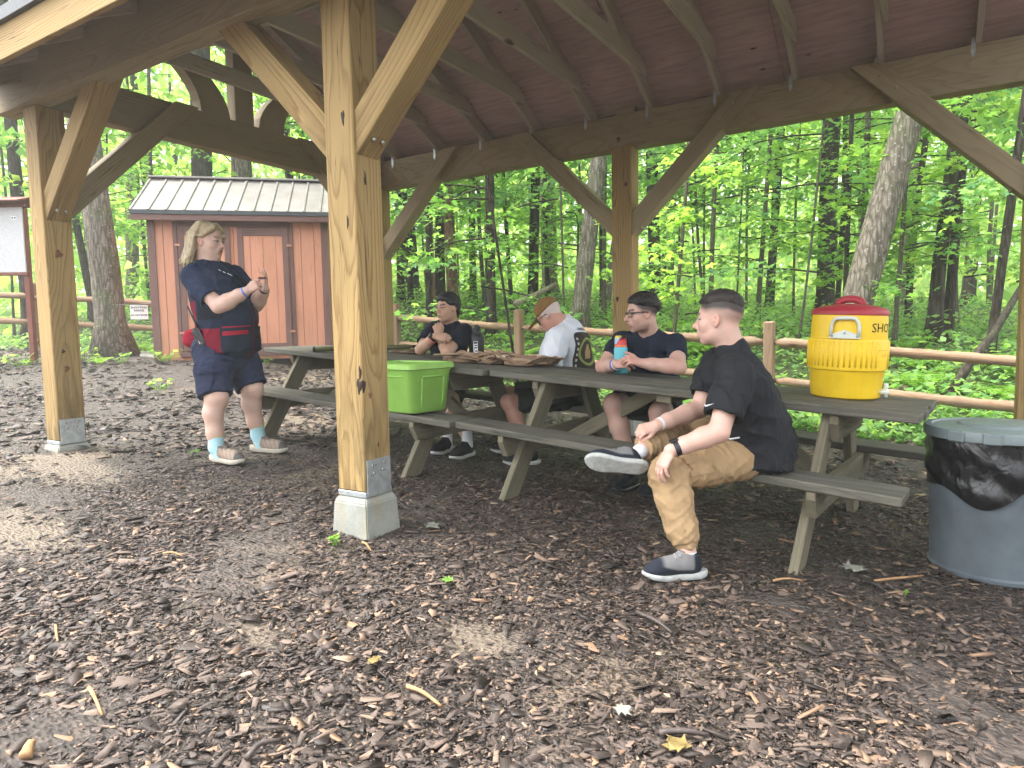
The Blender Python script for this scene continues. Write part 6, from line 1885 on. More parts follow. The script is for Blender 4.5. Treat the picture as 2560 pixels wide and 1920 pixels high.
JOINTS = {
    'P1': {'hipL': (1.630, 0.874, 0.403), 'hipR': (1.555, 1.053, 0.416), 'pel': (1.616, 0.997, 0.419), 'kneeL': (1.346, 0.562, 0.358), 'ankL': (1.469, 0.489, 0.019), 'toeL': (1.347, 0.347, -0.049), 'heelL': (1.509, 0.495, -0.058), 'kneeR': (1.243, 1.148, 0.486), 'ankR': (1.189, 0.637, 0.434), 'toeR': (1.059, 0.411, 0.404), 'heelR': (1.234, 0.541, 0.370), 'belly': (1.631, 0.947, 0.551), 'chest': (1.603, 0.900, 0.733), 'neck': (1.552, 0.906, 0.891), 'head': (1.496, 0.863, 1.060), 'shL': (1.614, 0.700, 0.803), 'elL': (1.576, 0.571, 0.561), 'wrL': (1.398, 0.452, 0.484), 'knL': (1.359, 0.416, 0.412), 'shR': (1.439, 1.068, 0.843), 'elR': (1.370, 0.979, 0.610), 'wrR': (1.234, 0.723, 0.549), 'knR': (1.173, 0.659, 0.530)},
    'P2': {'pel': (0.673, 2.282, 0.483), 'hipL': (0.769, 2.247, 0.479), 'hipR': (0.572, 2.242, 0.483), 'kneeR': (0.613, 1.658, 0.532), 'kneeL': (0.903, 1.717, 0.487), 'ankR': (0.705, 1.719, 0.064), 'ankL': (0.908, 1.702, 0.051), 'toeR': (0.670, 1.516, 0.027), 'toeL': (0.865, 1.530, 0.010), 'belly': (0.690, 2.236, 0.635), 'chest': (0.697, 2.072, 0.857), 'neck': (0.722, 2.006, 1.001), 'head': (0.708, 1.915, 1.123), 'shR': (0.516, 2.014, 0.940), 'shL': (0.920, 1.980, 0.919), 'elR': (0.453, 1.840, 0.761), 'elL': (1.016, 1.743, 0.774), 'wrR': (0.627, 1.667, 0.791), 'wrL': (0.802, 1.659, 0.801), 'knR': (0.709, 1.637, 0.809), 'knL': (0.753, 1.608, 0.826)},
    'P3': {'pel': (-0.001, 2.337, 0.516), 'hipL': (0.026, 2.213, 0.513), 'hipR': (-0.092, 2.447, 0.519), 'kneeL': (-0.327, 1.860, 0.487), 'kneeR': (-0.552, 2.194, 0.510), 'ankL': (-0.156, 1.874, 0.133), 'ankR': (-0.455, 2.160, 0.128), 'toeL': (-0.268, 1.742, 0.095), 'toeR': (-0.576, 2.022, 0.092), 'belly': (-0.005, 2.329, 0.706), 'chest': (-0.027, 2.288, 0.916), 'neck': (-0.072, 2.251, 1.079), 'head': (-0.148, 2.185, 1.136), 'shL': (-0.011, 2.066, 0.961), 'shR': (-0.199, 2.399, 0.979), 'elL': (-0.034, 1.958, 0.727), 'elR': (-0.265, 2.333, 0.717), 'wrL': (-0.210, 1.896, 0.728), 'wrR': (-0.378, 2.146, 0.726), 'knL': (-0.299, 1.898, 0.717), 'knR': (-0.413, 2.064, 0.721)},
    'P4': {'pel': (-1.206, 2.266, 0.586), 'hipL': (-1.090, 2.255, 0.572), 'hipR': (-1.302, 2.264, 0.573), 'kneeR': (-1.125, 1.837, 0.522), 'kneeL': (-0.846, 1.831, 0.485), 'ankR': (-0.895, 1.830, 0.169), 'ankL': (-0.672, 1.794, 0.190), 'toeR': (-0.876, 1.660, 0.120), 'toeL': (-0.668, 1.616, 0.156), 'belly': (-1.126, 2.179, 0.765), 'chest': (-1.033, 2.055, 0.961), 'neck': (-0.977, 2.019, 1.098), 'head': (-0.963, 1.968, 1.217), 'shR': (-1.141, 1.994, 1.039), 'shL': (-0.814, 1.996, 1.024), 'elR': (-1.063, 1.733, 0.886), 'elL': (-0.788, 1.714, 0.865), 'wrR': (-0.864, 1.678, 0.992), 'knR': (-0.791, 1.698, 0.978), 'wrL': (-0.959, 1.844, 1.003), 'knL': (-0.995, 1.863, 1.070)},
    'W': {'pel': (-2.063, 0.700, 0.939), 'hipR': (-2.048, 0.580, 0.942), 'hipL': (-2.107, 0.827, 0.947), 'kneeR': (-1.919, 0.509, 0.589), 'kneeL': (-1.944, 0.827, 0.624), 'ankR': (-1.936, 0.500, 0.234), 'ankL': (-1.982, 0.888, 0.262), 'toeR': (-1.723, 0.541, 0.125), 'toeL': (-1.804, 0.963, 0.128), 'heelR': (-1.972, 0.502, 0.110), 'heelL': (-2.008, 0.883, 0.125), 'belly': (-2.046, 0.694, 1.138), 'chest': (-2.114, 0.672, 1.368), 'neck': (-2.161, 0.660, 1.544), 'head': (-2.143, 0.664, 1.713), 'shR': (-2.134, 0.526, 1.447), 'elR': (-1.898, 0.558, 1.229), 'wrR': (-1.717, 0.657, 1.334), 'knR': (-1.656, 0.700, 1.386), 'shL': (-2.157, 0.869, 1.475), 'elL': (-1.918, 0.878, 1.249), 'wrL': (-1.748, 0.829, 1.357), 'knL': (-1.704, 0.818, 1.445)},
}
# ------------------------------------------------------------------ shared bits for the people
def jt(key): return {k: np.array(v) for k, v in JOINTS[key].items()}
def lerp(a, b, t): return np.asarray(a) * (1 - t) + np.asarray(b) * t
def mask(F, H, fn):
    """keep the field only where fn(local head coords) < 0"""
    X, Y, Z = np.meshgrid(*F.ax, indexing='ij')
    q = H.local(np.stack([X, Y, Z], -1).reshape(-1, 3))
    F.f = np.maximum(F.f, (fn(q[:, 0], q[:, 1], q[:, 2]) * H.s).reshape(F.f.shape).astype(np.float32))
def hair_cap(F, H, zfn, tfn, w=0.028):
    """hair that grows out of the scalp: thickness rises from nothing along the hairline zfn(x, y)"""
    H.e(F, (-0.014, 0, 0.034), (0.096, 0.0745, 0.084), 0.0)
    X, Y, Z = np.meshgrid(*F.ax, indexing='ij')
    q = H.local(np.stack([X, Y, Z], -1).reshape(-1, 3)); x, y, z = q[:, 0], q[:, 1], q[:, 2]
    t = np.clip((z - zfn(x, y)) / w, 0, 1); t = t * t * (3 - 2 * t)
    T = -0.007 + t * (tfn(x, y, z) + 0.007)
    F.f = F.f - (T * H.s).reshape(F.f.shape).astype(np.float32)
def arm(F, sh, el, wr, r=(0.052, 0.046, 0.041, 0.043, 0.026), k=0.02, s=1.0):
    m1 = lerp(sh, el, 0.5); m2 = lerp(el, wr, 0.3)
    F.chain([sh, m1, el, m2, lerp(el, wr, 0.72), wr], [q * s for q in (r[0], r[1], r[2], r[3], 0.5 * (r[3] + r[4]), r[4])], k)
def leg(F, hip, kn, an, r=(0.085, 0.07, 0.055, 0.056, 0.036), k=0.03, back=(0, 0, 0), s=1.0):
    cal = lerp(kn, an, 0.3) + np.asarray(back)
    F.chain([hip, lerp(hip, kn, 0.5), kn, cal, lerp(kn, an, 0.7) + np.asarray(back) * 0.4, an], [q * s for q in (r[0], r[1], r[2], r[3], 0.5 * (r[3] + r[4]), r[4])], k)
def sleeve(F, sh, el, t, r0, r1, k=0.03):
    d = nrm(np.asarray(el) - sh); u = nrm(np.cross(d, (0.3, 0.2, 1.0))); v = np.cross(d, u)
    e = lerp(sh, el, t)
    F.loft([(sh, u, v, r0, r0), (lerp(sh, e, 0.5), u, v, 0.5 * (r0 + r1), 0.5 * (r0 + r1)), (e, u, v, r1, r1)], k, False, True)
def hem(F, sh, el, t, r1):
    """a shallow dimple so that the sleeve end reads as open"""
    d = nrm(np.asarray(el) - sh); u = nrm(np.cross(d, (0.3, 0.2, 1.0))); v = np.cross(d, u); e = lerp(sh, el, t)
    F.loft([(e + d * 0.004, u, v, r1 - 0.022, r1 - 0.022), (e + d * 0.05, u, v, r1 - 0.006, r1 - 0.006)], 0.006, False, True, 'sub')
def person(label, pos):
    return empty('person', pos, 0, label, 'person', 'people in the pavilion')
def bounds(pts, m): P = np.array(list(pts)); return P.min(0) - m, P.max(0) + m
def finish(root):
    """parts were made in world coordinates: hang them on the root without moving them"""
    inv = Matrix.Translation(-root.location)
    for c in root.children: c.matrix_local = inv @ c.matrix_basis

M_SOLE = simple('grey_rubber_sole', (0.36, 0.37, 0.35), 0.75, 0.25, 0.18, 40)
M_SOLE_W = simple('pale_rubber_sole', (0.44, 0.40, 0.33), 0.75, 0.25, 0.15, 40)
M_SOLE_D = simple('white_sneaker_sole', (0.5, 0.5, 0.47), 0.7, 0.25, 0.15, 40)
M_SHOEFAB = attr_mat('shoe_fabric', 0.85, 0.2, 0, 0.3, 700)
M_WHITE = simple('white_cotton', (0.68, 0.70, 0.72), 0.9, 0.15, 0.05)
M_BLACKPL = simple('black_plastic', (0.012, 0.012, 0.014), 0.35, 0.5, 0.2)
M_GLASSF = simple('black_spectacle_frame', (0.01, 0.01, 0.012), 0.3, 0.5)

# ================================================================== man in the black polo on the near bench
def build_polo_man():
    J = jt('P1'); root = person('man in black polo and khaki cargo trousers sitting sideways on the near bench', J['pel'])
    H = Head(J['head'], R(181), R(3), R(0), 1.06, 0.004, 1.08, 1.0)
    lat = nrm(J['shL'] - J['shR'])
    skin = np.array((0.60, 0.395, 0.32))
    lo, hi = bounds([J[k] for k in J] + [J['head'] + (0, 0, .16)], 0.16)
    hl = bounds([J['wrL'], J['knL'] + nrm(J['knL'] - J['wrL']) * 0.08], 0.07); hr = bounds([J['wrR'], J['knR'] + nrm(J['knR'] - J['wrR']) * 0.08], 0.07)
    F = Field(lo, hi, 0.0115, [(J['head'] - 0.135, J['head'] + 0.135, 0.0034), (hl[0], hl[1], 0.0052), (hr[0], hr[1], 0.0052)])
    H.add(F, lerp(J['neck'], J['chest'], 0.12), 0.060)
    F.chain([J['pel'], J['belly'], J['chest'], J['neck']], [0.12, 0.12, 0.11, 0.055], 0.03)
    for s_ in 'LR':
        arm(F, J['sh' + s_], J['el' + s_], J['wr' + s_], (0.056, 0.052, 0.046, 0.0465, 0.029), 0.015)
        leg(F, J['hip' + s_], J['knee' + s_], J['ank' + s_])
    F.cap(lerp(J['shL'], J['chest'], 0.25), lerp(J['shR'], J['chest'], 0.25), 0.05, 0.05, 0.03)
    d = nrm(J['knL'] - J['wrL'])
    add_hand(F, J['wrL'], nrm(d + np.array((0.0, -0.05, -0.25))), (-0.45, -0.70, 0.55), -1, (0.42, 0.40, 0.42, 0.46), (0.25, 0.5), 0.98)
    d = nrm(J['knR'] - J['wrR'])
    add_hand(F, J['wrR'], d, (0.15, -0.55, 0.80), 1, (0.75, 0.85, 0.9, 0.95), (0.3, 0.9), 0.96)
    def hairfn(x, y, z):
        zb_ = np.interp(x, [-0.12, -0.09, -0.03, 0.03, 0.05, 0.075], [-0.05, -0.045, -0.005, 0.012, 0.03, 0.065])
        w = np.clip((z - zb_) / 0.045, 0, 1) * (x < 0.062)
        w2 = np.clip((z - np.interp(x, [-0.12, -0.10, -0.06, 0.0, 0.04, 0.065], [-0.014, -0.006, 0.016, 0.024, 0.022, 0.036])) / 0.030, 0, 1) * (x < 0.07)
        return np.maximum(0.45 * w, 0.97 * w2), (0.032, 0.026, 0.024)
    def col(V):
        c = np.tile(skin, (len(V), 1)); c *= (1 + 0.04 * np.sin(V[:, 0:1] * 90) * np.sin(V[:, 2:3] * 70))
        for k in ('knL', 'knR', 'elL', 'elR'):
            w = np.exp(-((V - J[k]) ** 2).sum(1) / 0.05 ** 2)[:, None] * 0.35; c = c * (1 - w) + skin * np.array((1.05, 0.78, 0.72)) * w
        return H.paint(V, c, skin, (0.05, 0.035, 0.03), (0.50, 0.24, 0.21), (0.10, 0.13, 0.13), hairfn)
    field_obj(F, 'body', M_SKIN, root, col)
    # hair on top
    F = Field(J['head'] - 0.15, J['head'] + 0.15, 0.0032)
    hair_cap(F, H, lambda x, y: np.interp(x, [-0.12, -0.10, -0.06, 0.0, 0.04, 0.065, 0.08, 0.1], [0.012, 0.022, 0.044, 0.050, 0.040, 0.048, 0.056, 0.06]),
             lambda x, y, z: 0.009 + 0.006 * np.clip((z - 0.07) / 0.03, 0, 1), 0.05)
    H.e(F, (0.062, -0.004, 0.083), (0.022, 0.045, 0.012), 0.012)
    F.wrinkle(0.0030, 330, 3, (0.22, 1, 1))
    field_obj(F, 'hair', hair_mat('dark_brown_hair', (0.012, 0.010, 0.010), (0.055, 0.042, 0.036), (30, 160, 160)), root)
    # polo shirt
    up = (0, 0, 1)
    f1 = nrm(np.cross(lat, J['chest'] - J['belly'])); f0 = nrm(np.cross(lat, (0, 0, 1)))
    plo, phi = bounds([J['pel'], J['neck'], J['shL'], J['shR'], J['elL'], J['elR'], J['belly']], 0.24)
    F = Field(plo, phi, 0.0065)
    pel, be, ch, nk = J['pel'], J['belly'], J['chest'], J['neck']
    b = -f0  # towards the back
    F.loft([(pel + (0.0, 0.0, -0.080) + b * 0.03 + lat * 0.025, lat, f0, 0.222, 0.160), (pel + b * 0.035 + (0, 0, 0.03) + lat * 0.015, lat, f0, 0.210, 0.165), (be + b * 0.012, lat, f1, 0.182, 0.158), (lerp(be, ch, 0.6), lat, f1, 0.182, 0.146),
            (ch + f1 * 0.0, lat, f1, 0.186, 0.130), (lerp(ch, nk, 0.55), lat, f1, 0.165, 0.098), (lerp(ch, nk, 0.86), lat, f1, 0.100, 0.075)], 0.03, True, False)
    for s_ in 'LR':
        F.cap(lerp(ch, nk, 0.55), J['sh' + s_], 0.085, 0.070, 0.035)
        sleeve(F, J['sh' + s_], J['el' + s_], 0.74 if s_ == 'L' else 0.72, 0.080, 0.088, 0.03)
    # collar: ring at the neck, cut open at the top
    nd = nrm(H.w((-0.022, 0, -0.045)) - nk)
    cu = lat; cv = nrm(np.cross(nd, cu))
    nb = lerp(ch, nk, 0.92)
    F.loft([(nb - nd * 0.02, cu, cv, 0.090, 0.086), (nb + nd * 0.035, cu, cv, 0.080, 0.082), (nb + nd * 0.05, cu, cv, 0.074, 0.078)], 0.012, False, True)
    F.wrinkle(0.0085, 42, 5, (1, 1, 0.55), [(lerp(J['shL'], J['elL'], 0.4), J['elL'] - J['shL'], 0.13, 0.007, 75), (pel + b * 0.1, (0.2, 0.3, 1), 0.17, 0.012, 80), (be + lat * 0.12, (0.5, 0, 1), 0.15, 0.010, 70)])
    for s_ in 'LR': hem(F, J['sh' + s_], J['el' + s_], 0.74 if s_ == 'L' else 0.72, 0.088)
    M_POLO = cloth('black_polo_knit', (0.0125, 0.0135, 0.0165), 0.8, 700, 0.15, 0.35, 0.25)
    shirt, SV, SF = field_obj(F, 'polo_shirt', M_POLO, root)
    # white tick on the sleeve
    sp = lerp(J['shL'], J['elL'], 0.70)
    cur = [(-0.034, 0.010), (-0.026, -0.004), (-0.018, -0.009), (-0.008, -0.0075), (0.036, 0.010), (-0.006, -0.0005), (-0.016, -0.0022), (-0.023, 0.001)]
    decal(root, 'sleeve_mark', (SV, SF), sp + np.array((-0.068, -0.09, 0.048)), (0.97, 0.22, -0.05), (-0.25, -0.96, 0.05), M_WHITE, [cur], 0.003, 0.008)
    # belt edge / light cord hem at the lap
    M_KH = cloth('khaki_twill', (0.345, 0.232, 0.125), 0.88, 1100, 0.10, 0.3)
    lo, hi = bounds([J['pel'], J['hipL'], J['hipR'], J['kneeL'], J['kneeR'], J['ankL'], J['ankR']], 0.2)
    F = Field(lo, hi, 0.0068)
    F.ell(J['pel'] + (0.0, 0.02, -0.005), (0.135, 0.15, 0.10), None, 0.03)
    for s_, r in (('L', (0.108, 0.100, 0.086, 0.083, 0.074, 0.060)), ('R', (0.105, 0.095, 0.080, 0.080, 0.074, 0.062))):
        h_, k_, a_ = J['hip' + s_], J['knee' + s_], J['ank' + s_]
        d1 = nrm(a_ - k_); u = nrm(np.cross(d1, (0.2, 0.9, 0.1))); v = np.cross(d1, u)
        F.cap(h_, lerp(h_, k_, 0.5), r[0], r[1], 0.03); F.cap(lerp(h_, k_, 0.5), k_, r[1], r[2], 0.03)
        end = a_ - d1 * 0.045
        F.loft([(k_, u, v, r[2], r[2]), (lerp(k_, a_, 0.35), u, v, r[3], r[3]), (lerp(k_, a_, 0.72), u, v, r[4], r[4]), (end, u, v, r[5], r[5])], 0.02, False, True)
        F.loft([(end - d1 * 0.012, u, v, r[5] - 0.006, r[5] - 0.006), (end + d1 * 0.028, u, v, 0.047, 0.047)], 0.008, False, True)
    kl, al, hlp = J['kneeL'], J['ankL'], J['hipL']
    F.wrinkle(0.0085, 60, 8, (1, 1, 1), [(kl + (0.06, 0, -0.05), (0.9, 0, -0.8), 0.10, 0.010, 100), (lerp(kl, al, 0.8), al - kl + np.array((0.25, 0.1, 0)), 0.10, 0.009, 120), (lerp(hlp, kl, 0.5), kl - hlp, 0.15, 0.009, 80), (J['ankR'] + (0.05, 0.02, 0.02), J['kneeR'] - J['ankR'], 0.12, 0.016, 95), (hlp + (-0.05, 0, 0.03), (1, 0.2, -0.6), 0.1, 0.010, 90)])
    pants, PV, PF = field_obj(F, 'trousers', M_KH, root)
    # cargo pocket on the near thigh
    td = nrm(kl - hlp); pn = nrm(np.array((0.0, -1.0, 0.12)))
    for nm, w, h_, t_, off_ in (('cargo_pocket', 0.085, 0.080, 0.55, 0.013), ('pocket_flap', 0.090, 0.026, 0.55, 0.021)):
        cy = 0.0 if nm == 'cargo_pocket' else 0.062
        c0 = lerp(hlp, kl, t_) + np.array((0.0, 0, -0.008))
        q = [(-w + 0.0, -h_ + cy), (w, -h_ + cy), (w, h_ + cy), (-w, h_ + cy)] if nm == 'cargo_pocket' else [(-w, cy - h_), (w, cy - h_), (w, cy + h_), (-w, cy + h_)]
        q = [(a * 0.8, b_ * 0.52 + 0.012) for a, b_ in q]
        decal(root, nm, (PV, PF), c0, -td, pn, M_KH, [q], off_, 0.014)
    # seam down the shin
    V, Fc = tube_arrays([tuple(lerp(kl, al, t) + np.array((0.012, -0.077 + 0.012 * t, 0))) for t in np.linspace(0.1, 0.8, 9)], [0.0022] * 9, 5)
    obj('seam', mesh_np('seam', V, Fc, True), M_KH, root)
    # socks
    for s_ in 'LR':
        a_ = J['ank' + s_]; d1 = nrm(a_ - J['knee' + s_])
        F = Field(a_ - 0.12, a_ + 0.12, 0.005); F.cap(a_ - d1 * 0.06, a_ + d1 * 0.015, 0.036, 0.036, 0); field_obj(F, 'sock', M_WHITE, root)
    # shoes
    grey = (0.17, 0.17, 0.17); dark = (0.018, 0.022, 0.032)
    def panel(q):
        return (np.clip((q[:, 0] - (-0.075)) / 0.01, 0, 1) * np.clip((0.075 - q[:, 0]) / 0.02, 0, 1) * np.clip((q[:, 2] - 0.045 - 0.25 * np.maximum(0, q[:, 0])) / 0.008, 0, 1))
    M_LACE = simple('grey_lace', (0.30, 0.30, 0.30), 0.9)
    hl_, tl_ = J['heelL'], J['toeL']
    mid = lerp(hl_, tl_, 0.5); mid[2] = ghf(mid[0], mid[1]) + 0.008
    tdir = tl_ - hl_; tdir[2] = GX * tdir[0]
    shoe(root, mid, tdir, (0, 0, 1), 0.305, (dark, grey, M_SHOEFAB), M_SOLE, None, M_LACE, panel=panel)
    hr_, tr_ = J['heelR'], J['toeR']
    upv = nrm(np.array((-0.30, 0.84, 0.46)))
    mid = lerp(hr_, tr_, 0.5) + np.array((0, -0.02, 0))
    shoe(root, mid, tr_ - hr_, upv, 0.305, (dark, grey, M_SHOEFAB), M_SOLE, None, M_LACE, panel=panel)
    # wrist things
    d = nrm(J['elL'] - J['wrL']); c0 = J['wrL'] + d * 0.028
    band(root, 'watch_strap', c0, d, 0.0325, 0.024, 0.004, M_BLACKPL)
    F = Field(c0 - 0.06, c0 + 0.06, 0.003); nn = nrm(np.array((-0.55, -0.45, 0.75))); nn = nrm(nn - d * (nn @ d)); F.box(c0 + nn * 0.037, (0.019, 0.016, 0.006), np.stack([d, np.cross(nn, d), nn]), 0.004)
    field_obj(F, 'watch', M_BLACKPL, root)
    d = nrm(J['elR'] - J['wrR']); band(root, 'wristband', J['wrR'] + d * 0.025, d, 0.0315, 0.014, 0.002, M_WHITE)
    V, Fc = tube_arrays([tuple(J['hipL'] + np.array(q)) for q in ((-0.115, -0.06, 0.115), (-0.09, -0.09, 0.10), (-0.05, -0.105, 0.098), (-0.01, -0.11, 0.108))], [0.004] * 4, 6)
    obj('belt_cord', mesh_np('belt_cord', V, Fc, True), M_WHITE, root)
    finish(root)
build_polo_man()
# ================================================================== standing woman
def build_woman():
    J = jt('W'); root = person('blonde woman in navy shooting vest and shorts standing left of the near post', J['heelR'])
    yaw = R(24); fw = np.array((math.cos(yaw), math.sin(yaw), 0)); lf = np.array((-math.sin(yaw), math.cos(yaw), 0)); up = np.array((0, 0, 1.0))
    H = Head(J['head'], R(24), R(6), 0, 1.10, 0.0085, 1.10, 0.95)
    skin = np.array((0.60, 0.41, 0.33))
    lo, hi = bounds([J[k] for k in J] + [J['head'] + (0, 0, .16)], 0.2)
    hR = bounds([J['wrR'], J['knR'] + nrm(J['knR'] - J['wrR']) * 0.09], 0.06); hL = bounds([J['wrL'], J['knL'] + nrm(J['knL'] - J['wrL']) * 0.12], 0.06)
    F = Field(lo, hi, 0.0125, [(J['head'] - 0.145, J['head'] + 0.145, 0.0038), (hR[0], hR[1], 0.0052), (hL[0], hL[1], 0.0052)])
    H.add(F, lerp(J['neck'], J['chest'], 0.25), 0.064)
    F.ell(lerp(J['neck'], J['head'], 0.28) + fw * 0.035, (0.05, 0.055, 0.035), None, 0.03)
    F.chain([J['pel'], J['belly'], J['chest'], J['neck']], [0.15, 0.16, 0.14, 0.06], 0.04)
    for s_ in 'LR':
        arm(F, J['sh' + s_], J['el' + s_], J['wr' + s_], (0.068, 0.064, 0.052, 0.056, 0.031), 0.02)
        an = J['ank' + s_]; bk = -fw * 0.02
        leg(F, J['hip' + s_], J['knee' + s_], an, (0.112, 0.095, 0.072, 0.068, 0.044), 0.03, bk)
        F.ell(J['knee' + s_] + fw * 0.028 + up * 0.0, (0.05, 0.05, 0.07), None, 0.04)
    d = nrm(J['knR'] - J['wrR'])
    add_hand(F, J['wrR'], nrm(d + np.array((0.1, 0.1, 0.05))), nrm(np.array((0.55, -0.75, 0.45))), 1, (0.75, 0.95, 1.0, 1.0), (0.5, 0.6), 0.96)
    d = nrm(J['knL'] - J['wrL'])
    add_hand(F, J['wrL'], nrm(d + np.array((0, 0, 0.4))), nrm(np.array((0.75, 0.62, 0.15))), -1, (0.55, 0.30, 0.20, 0.25), (0.7, 0.3), 0.96, 0.05)
    def col(V):
        c = np.tile(skin, (len(V), 1)); c *= (1 + 0.03 * np.sin(V[:, 0:1] * 80) * np.sin(V[:, 2:3] * 60))
        for k in ('knR', 'knL', 'elR', 'elL', 'kneeR', 'kneeL'):
            w = np.exp(-((V - J[k]) ** 2).sum(1) / 0.055 ** 2)[:, None] * 0.3; c = c * (1 - w) + skin * np.array((1.05, 0.76, 0.70)) * w
        return H.paint(V, c, skin, (0.11, 0.075, 0.05), (0.40, 0.12, 0.12), (0.06, 0.09, 0.10), None, 0.9, 0.75, 0.4)
    field_obj(F, 'body', M_SKIN, root, col)
    # ---- hair: cap plus locks to the shoulders, tucked behind the ear on the near side
    F = Field(J['head'] - np.array((0.22, 0.22, 0.32)), J['head'] + np.array((0.2, 0.2, 0.17)), 0.0042)
    H.e(F, (-0.018, 0, 0.036), (0.106, 0.086, 0.094)); H.e(F, (-0.055, 0, -0.03), (0.062, 0.078, 0.10), 0.03)
    mask(F, H, lambda x, y, z: np.maximum(np.interp(x, [-0.12, -0.02, 0.02, 0.05, 0.075, 0.1], [-0.2, -0.03, 0.022, 0.045, 0.066, 0.08]) + 0.02 * (np.abs(y) < 0.03) * (x > 0.03) - z, -1))
    rng = np.random.default_rng(8)
    for i in range(100):
        a = rng.uniform(R(62), R(298)) if i % 5 else rng.uniform(R(40), R(75))     # 180 = back of the head
        if a > R(255): a = R(255) + (a - R(255)) * 0.25
        r = rng.uniform(0.95, 1.20)
        ca, sa = math.cos(a), math.sin(a)
        p0 = np.array((-0.016 + 0.05 * ca * r, 0.045 * sa * r, 0.115)); p1 = np.array((-0.016 + 0.098 * ca * r, 0.083 * sa * r, 0.04)); p2 = np.array((-0.026 + 0.094 * ca * r, 0.088 * sa * r, -0.04))
        p3 = np.array((-0.045 + 0.090 * ca * r + rng.normal(0, 0.005), 0.096 * sa * r, -0.11)); end = rng.uniform(-0.185, -0.135); p4 = np.array((-0.058 + 0.100 * ca * r + rng.normal(0, 0.010), 0.105 * sa * r + rng.normal(0, 0.008), end))
        rad = rng.uniform(0.009, 0.014)
        pts = [H.w(q) for q in (p0, p1, p2, p3, p4)]
        F.chain(pts, [rad * 0.8, rad, rad * 1.1, rad, rad * 0.45], 0.007)
    for i in range(16):      # swept from the parting back over the near ear
        o1 = rng.normal(0, 0.006); sg = -1 if i % 3 else 1
        F.chain([H.w(q) for q in ((0.052 + o1, 0.004 * sg, 0.112), (0.066 + o1, 0.045 * sg, 0.090 - 0.8 * o1), (0.038 + o1, 0.078 * sg, 0.052), (-0.012 + o1, 0.088 * sg, 0.016), (-0.055, 0.086 * sg, -0.05))], [0.010, 0.011, 0.011, 0.010, 0.008], 0.006)
    mask(F, H, lambda x, y, z: np.where((x > 0.028) & (z < 0.03) & (np.abs(y) < 0.072), 0.03, -1))
    mask(F, H, lambda x, y, z: np.where((x > -0.03) & (x < 0.06) & (y < 0) & (z < 0.018) & (z > -0.075), np.minimum(0.02, (0.018 - z)), -1))
    F.wrinkle(0.0022, 240, 4, (1, 1, 0.12))
    field_obj(F, 'hair', hair_mat('blond_hair', (0.26, 0.19, 0.10), (0.66, 0.55, 0.36), (190, 190, 10), 0.45), root)
    # ---- navy tee
    M_TEE = cloth('navy_tee', (0.020, 0.029, 0.060), 0.85, 900, 0.12, 0.3)
    pel, be, ch, nk = J['pel'], J['belly'], J['chest'], J['neck']
    lo, hi = bounds([pel, nk, J['shL'], J['shR'], J['elL'], J['elR']], 0.27)
    F = Field(lo, hi, 0.007)
    tors = [(pel + up * 0.02 + fw * 0.02, lf, fw, 0.205, 0.190), (lerp(pel, be, 0.6) + fw * 0.025, lf, fw, 0.205, 0.200), (be + fw * 0.02, lf, fw, 0.198, 0.198), (lerp(be, ch, 0.55) + fw * 0.025, lf, fw, 0.188, 0.185), (ch + fw * 0.015, lf, fw, 0.184, 0.165), (lerp(ch, nk, 0.5), lf, fw, 0.160, 0.115), (lerp(ch, nk, 0.84), lf, fw, 0.098, 0.08)]
    F.loft(tors, 0.03, True, False)
    for s_ in 'LR':
        F.cap(lerp(ch, nk, 0.55), J['sh' + s_], 0.095, 0.075, 0.04); sleeve(F, J['sh' + s_], J['el' + s_], 0.74, 0.082, 0.088, 0.04)
    F.wrinkle(0.006, 30, 15, (1, 1, 0.7), [(lerp(J['shR'], J['elR'], 0.3), (0.5, 0.3, 1), 0.12, 0.009, 70), (ch - lf * 0.12, (1, 0, 1), 0.14, 0.008, 60)])
    for s_ in 'LR': hem(F, J['sh' + s_], J['el' + s_], 0.74, 0.088)
    field_obj(F, 'tee_shirt', M_TEE, root)
    # ---- vest over it, navy with red panels, flaring at the hem
    M_V = attr_mat('vest_cloth', 0.9, 0.12, 0, 0.35, 700)
    F = Field(lo, hi, 0.007)
    hemz = pel - up * 0.04
    vt = [(hemz + fw * 0.03, lf, fw, 0.225, 0.218), (pel + up * 0.05 + fw * 0.025, lf, fw, 0.222, 0.212)] + [(c + fw * 0.004, u_, v_, a + 0.013, b + 0.011) for c, u_, v_, a, b in tors[2:6]]
    F.loft(vt, 0.03, True, False)
    for s_ in 'LR': F.cap(lerp(ch, nk, 0.62), lerp(J['sh' + s_], nk, 0.35), 0.098, 0.080, 0.04)
    # arm holes and open front
    for s_ in 'LR': F.ell(J['sh' + s_] + (-lf if s_ == 'R' else lf) * 0.05 - up * 0.04, (0.115, 0.115, 0.135), None, 0.01, 'sub')
    F.loft([(nk + fw * 0.10 + up * 0.06, lf, fw, 0.085, 0.10), (lerp(ch, be, 0.25) + fw * 0.20, lf, fw, 0.030, 0.05), (be + fw * 0.24, lf, fw, 0.006, 0.03)], 0.01, False, False, 'sub')
    F.wrinkle(0.006, 34, 19, (1, 1, 0.8), [(pel - lf * 0.15, (0.3, 0.2, 1), 0.15, 0.010, 60)])
    red = np.array((0.17, 0.012, 0.026)); navy = np.array((0.016, 0.024, 0.046)); dark = np.array((0.008, 0.010, 0.016))
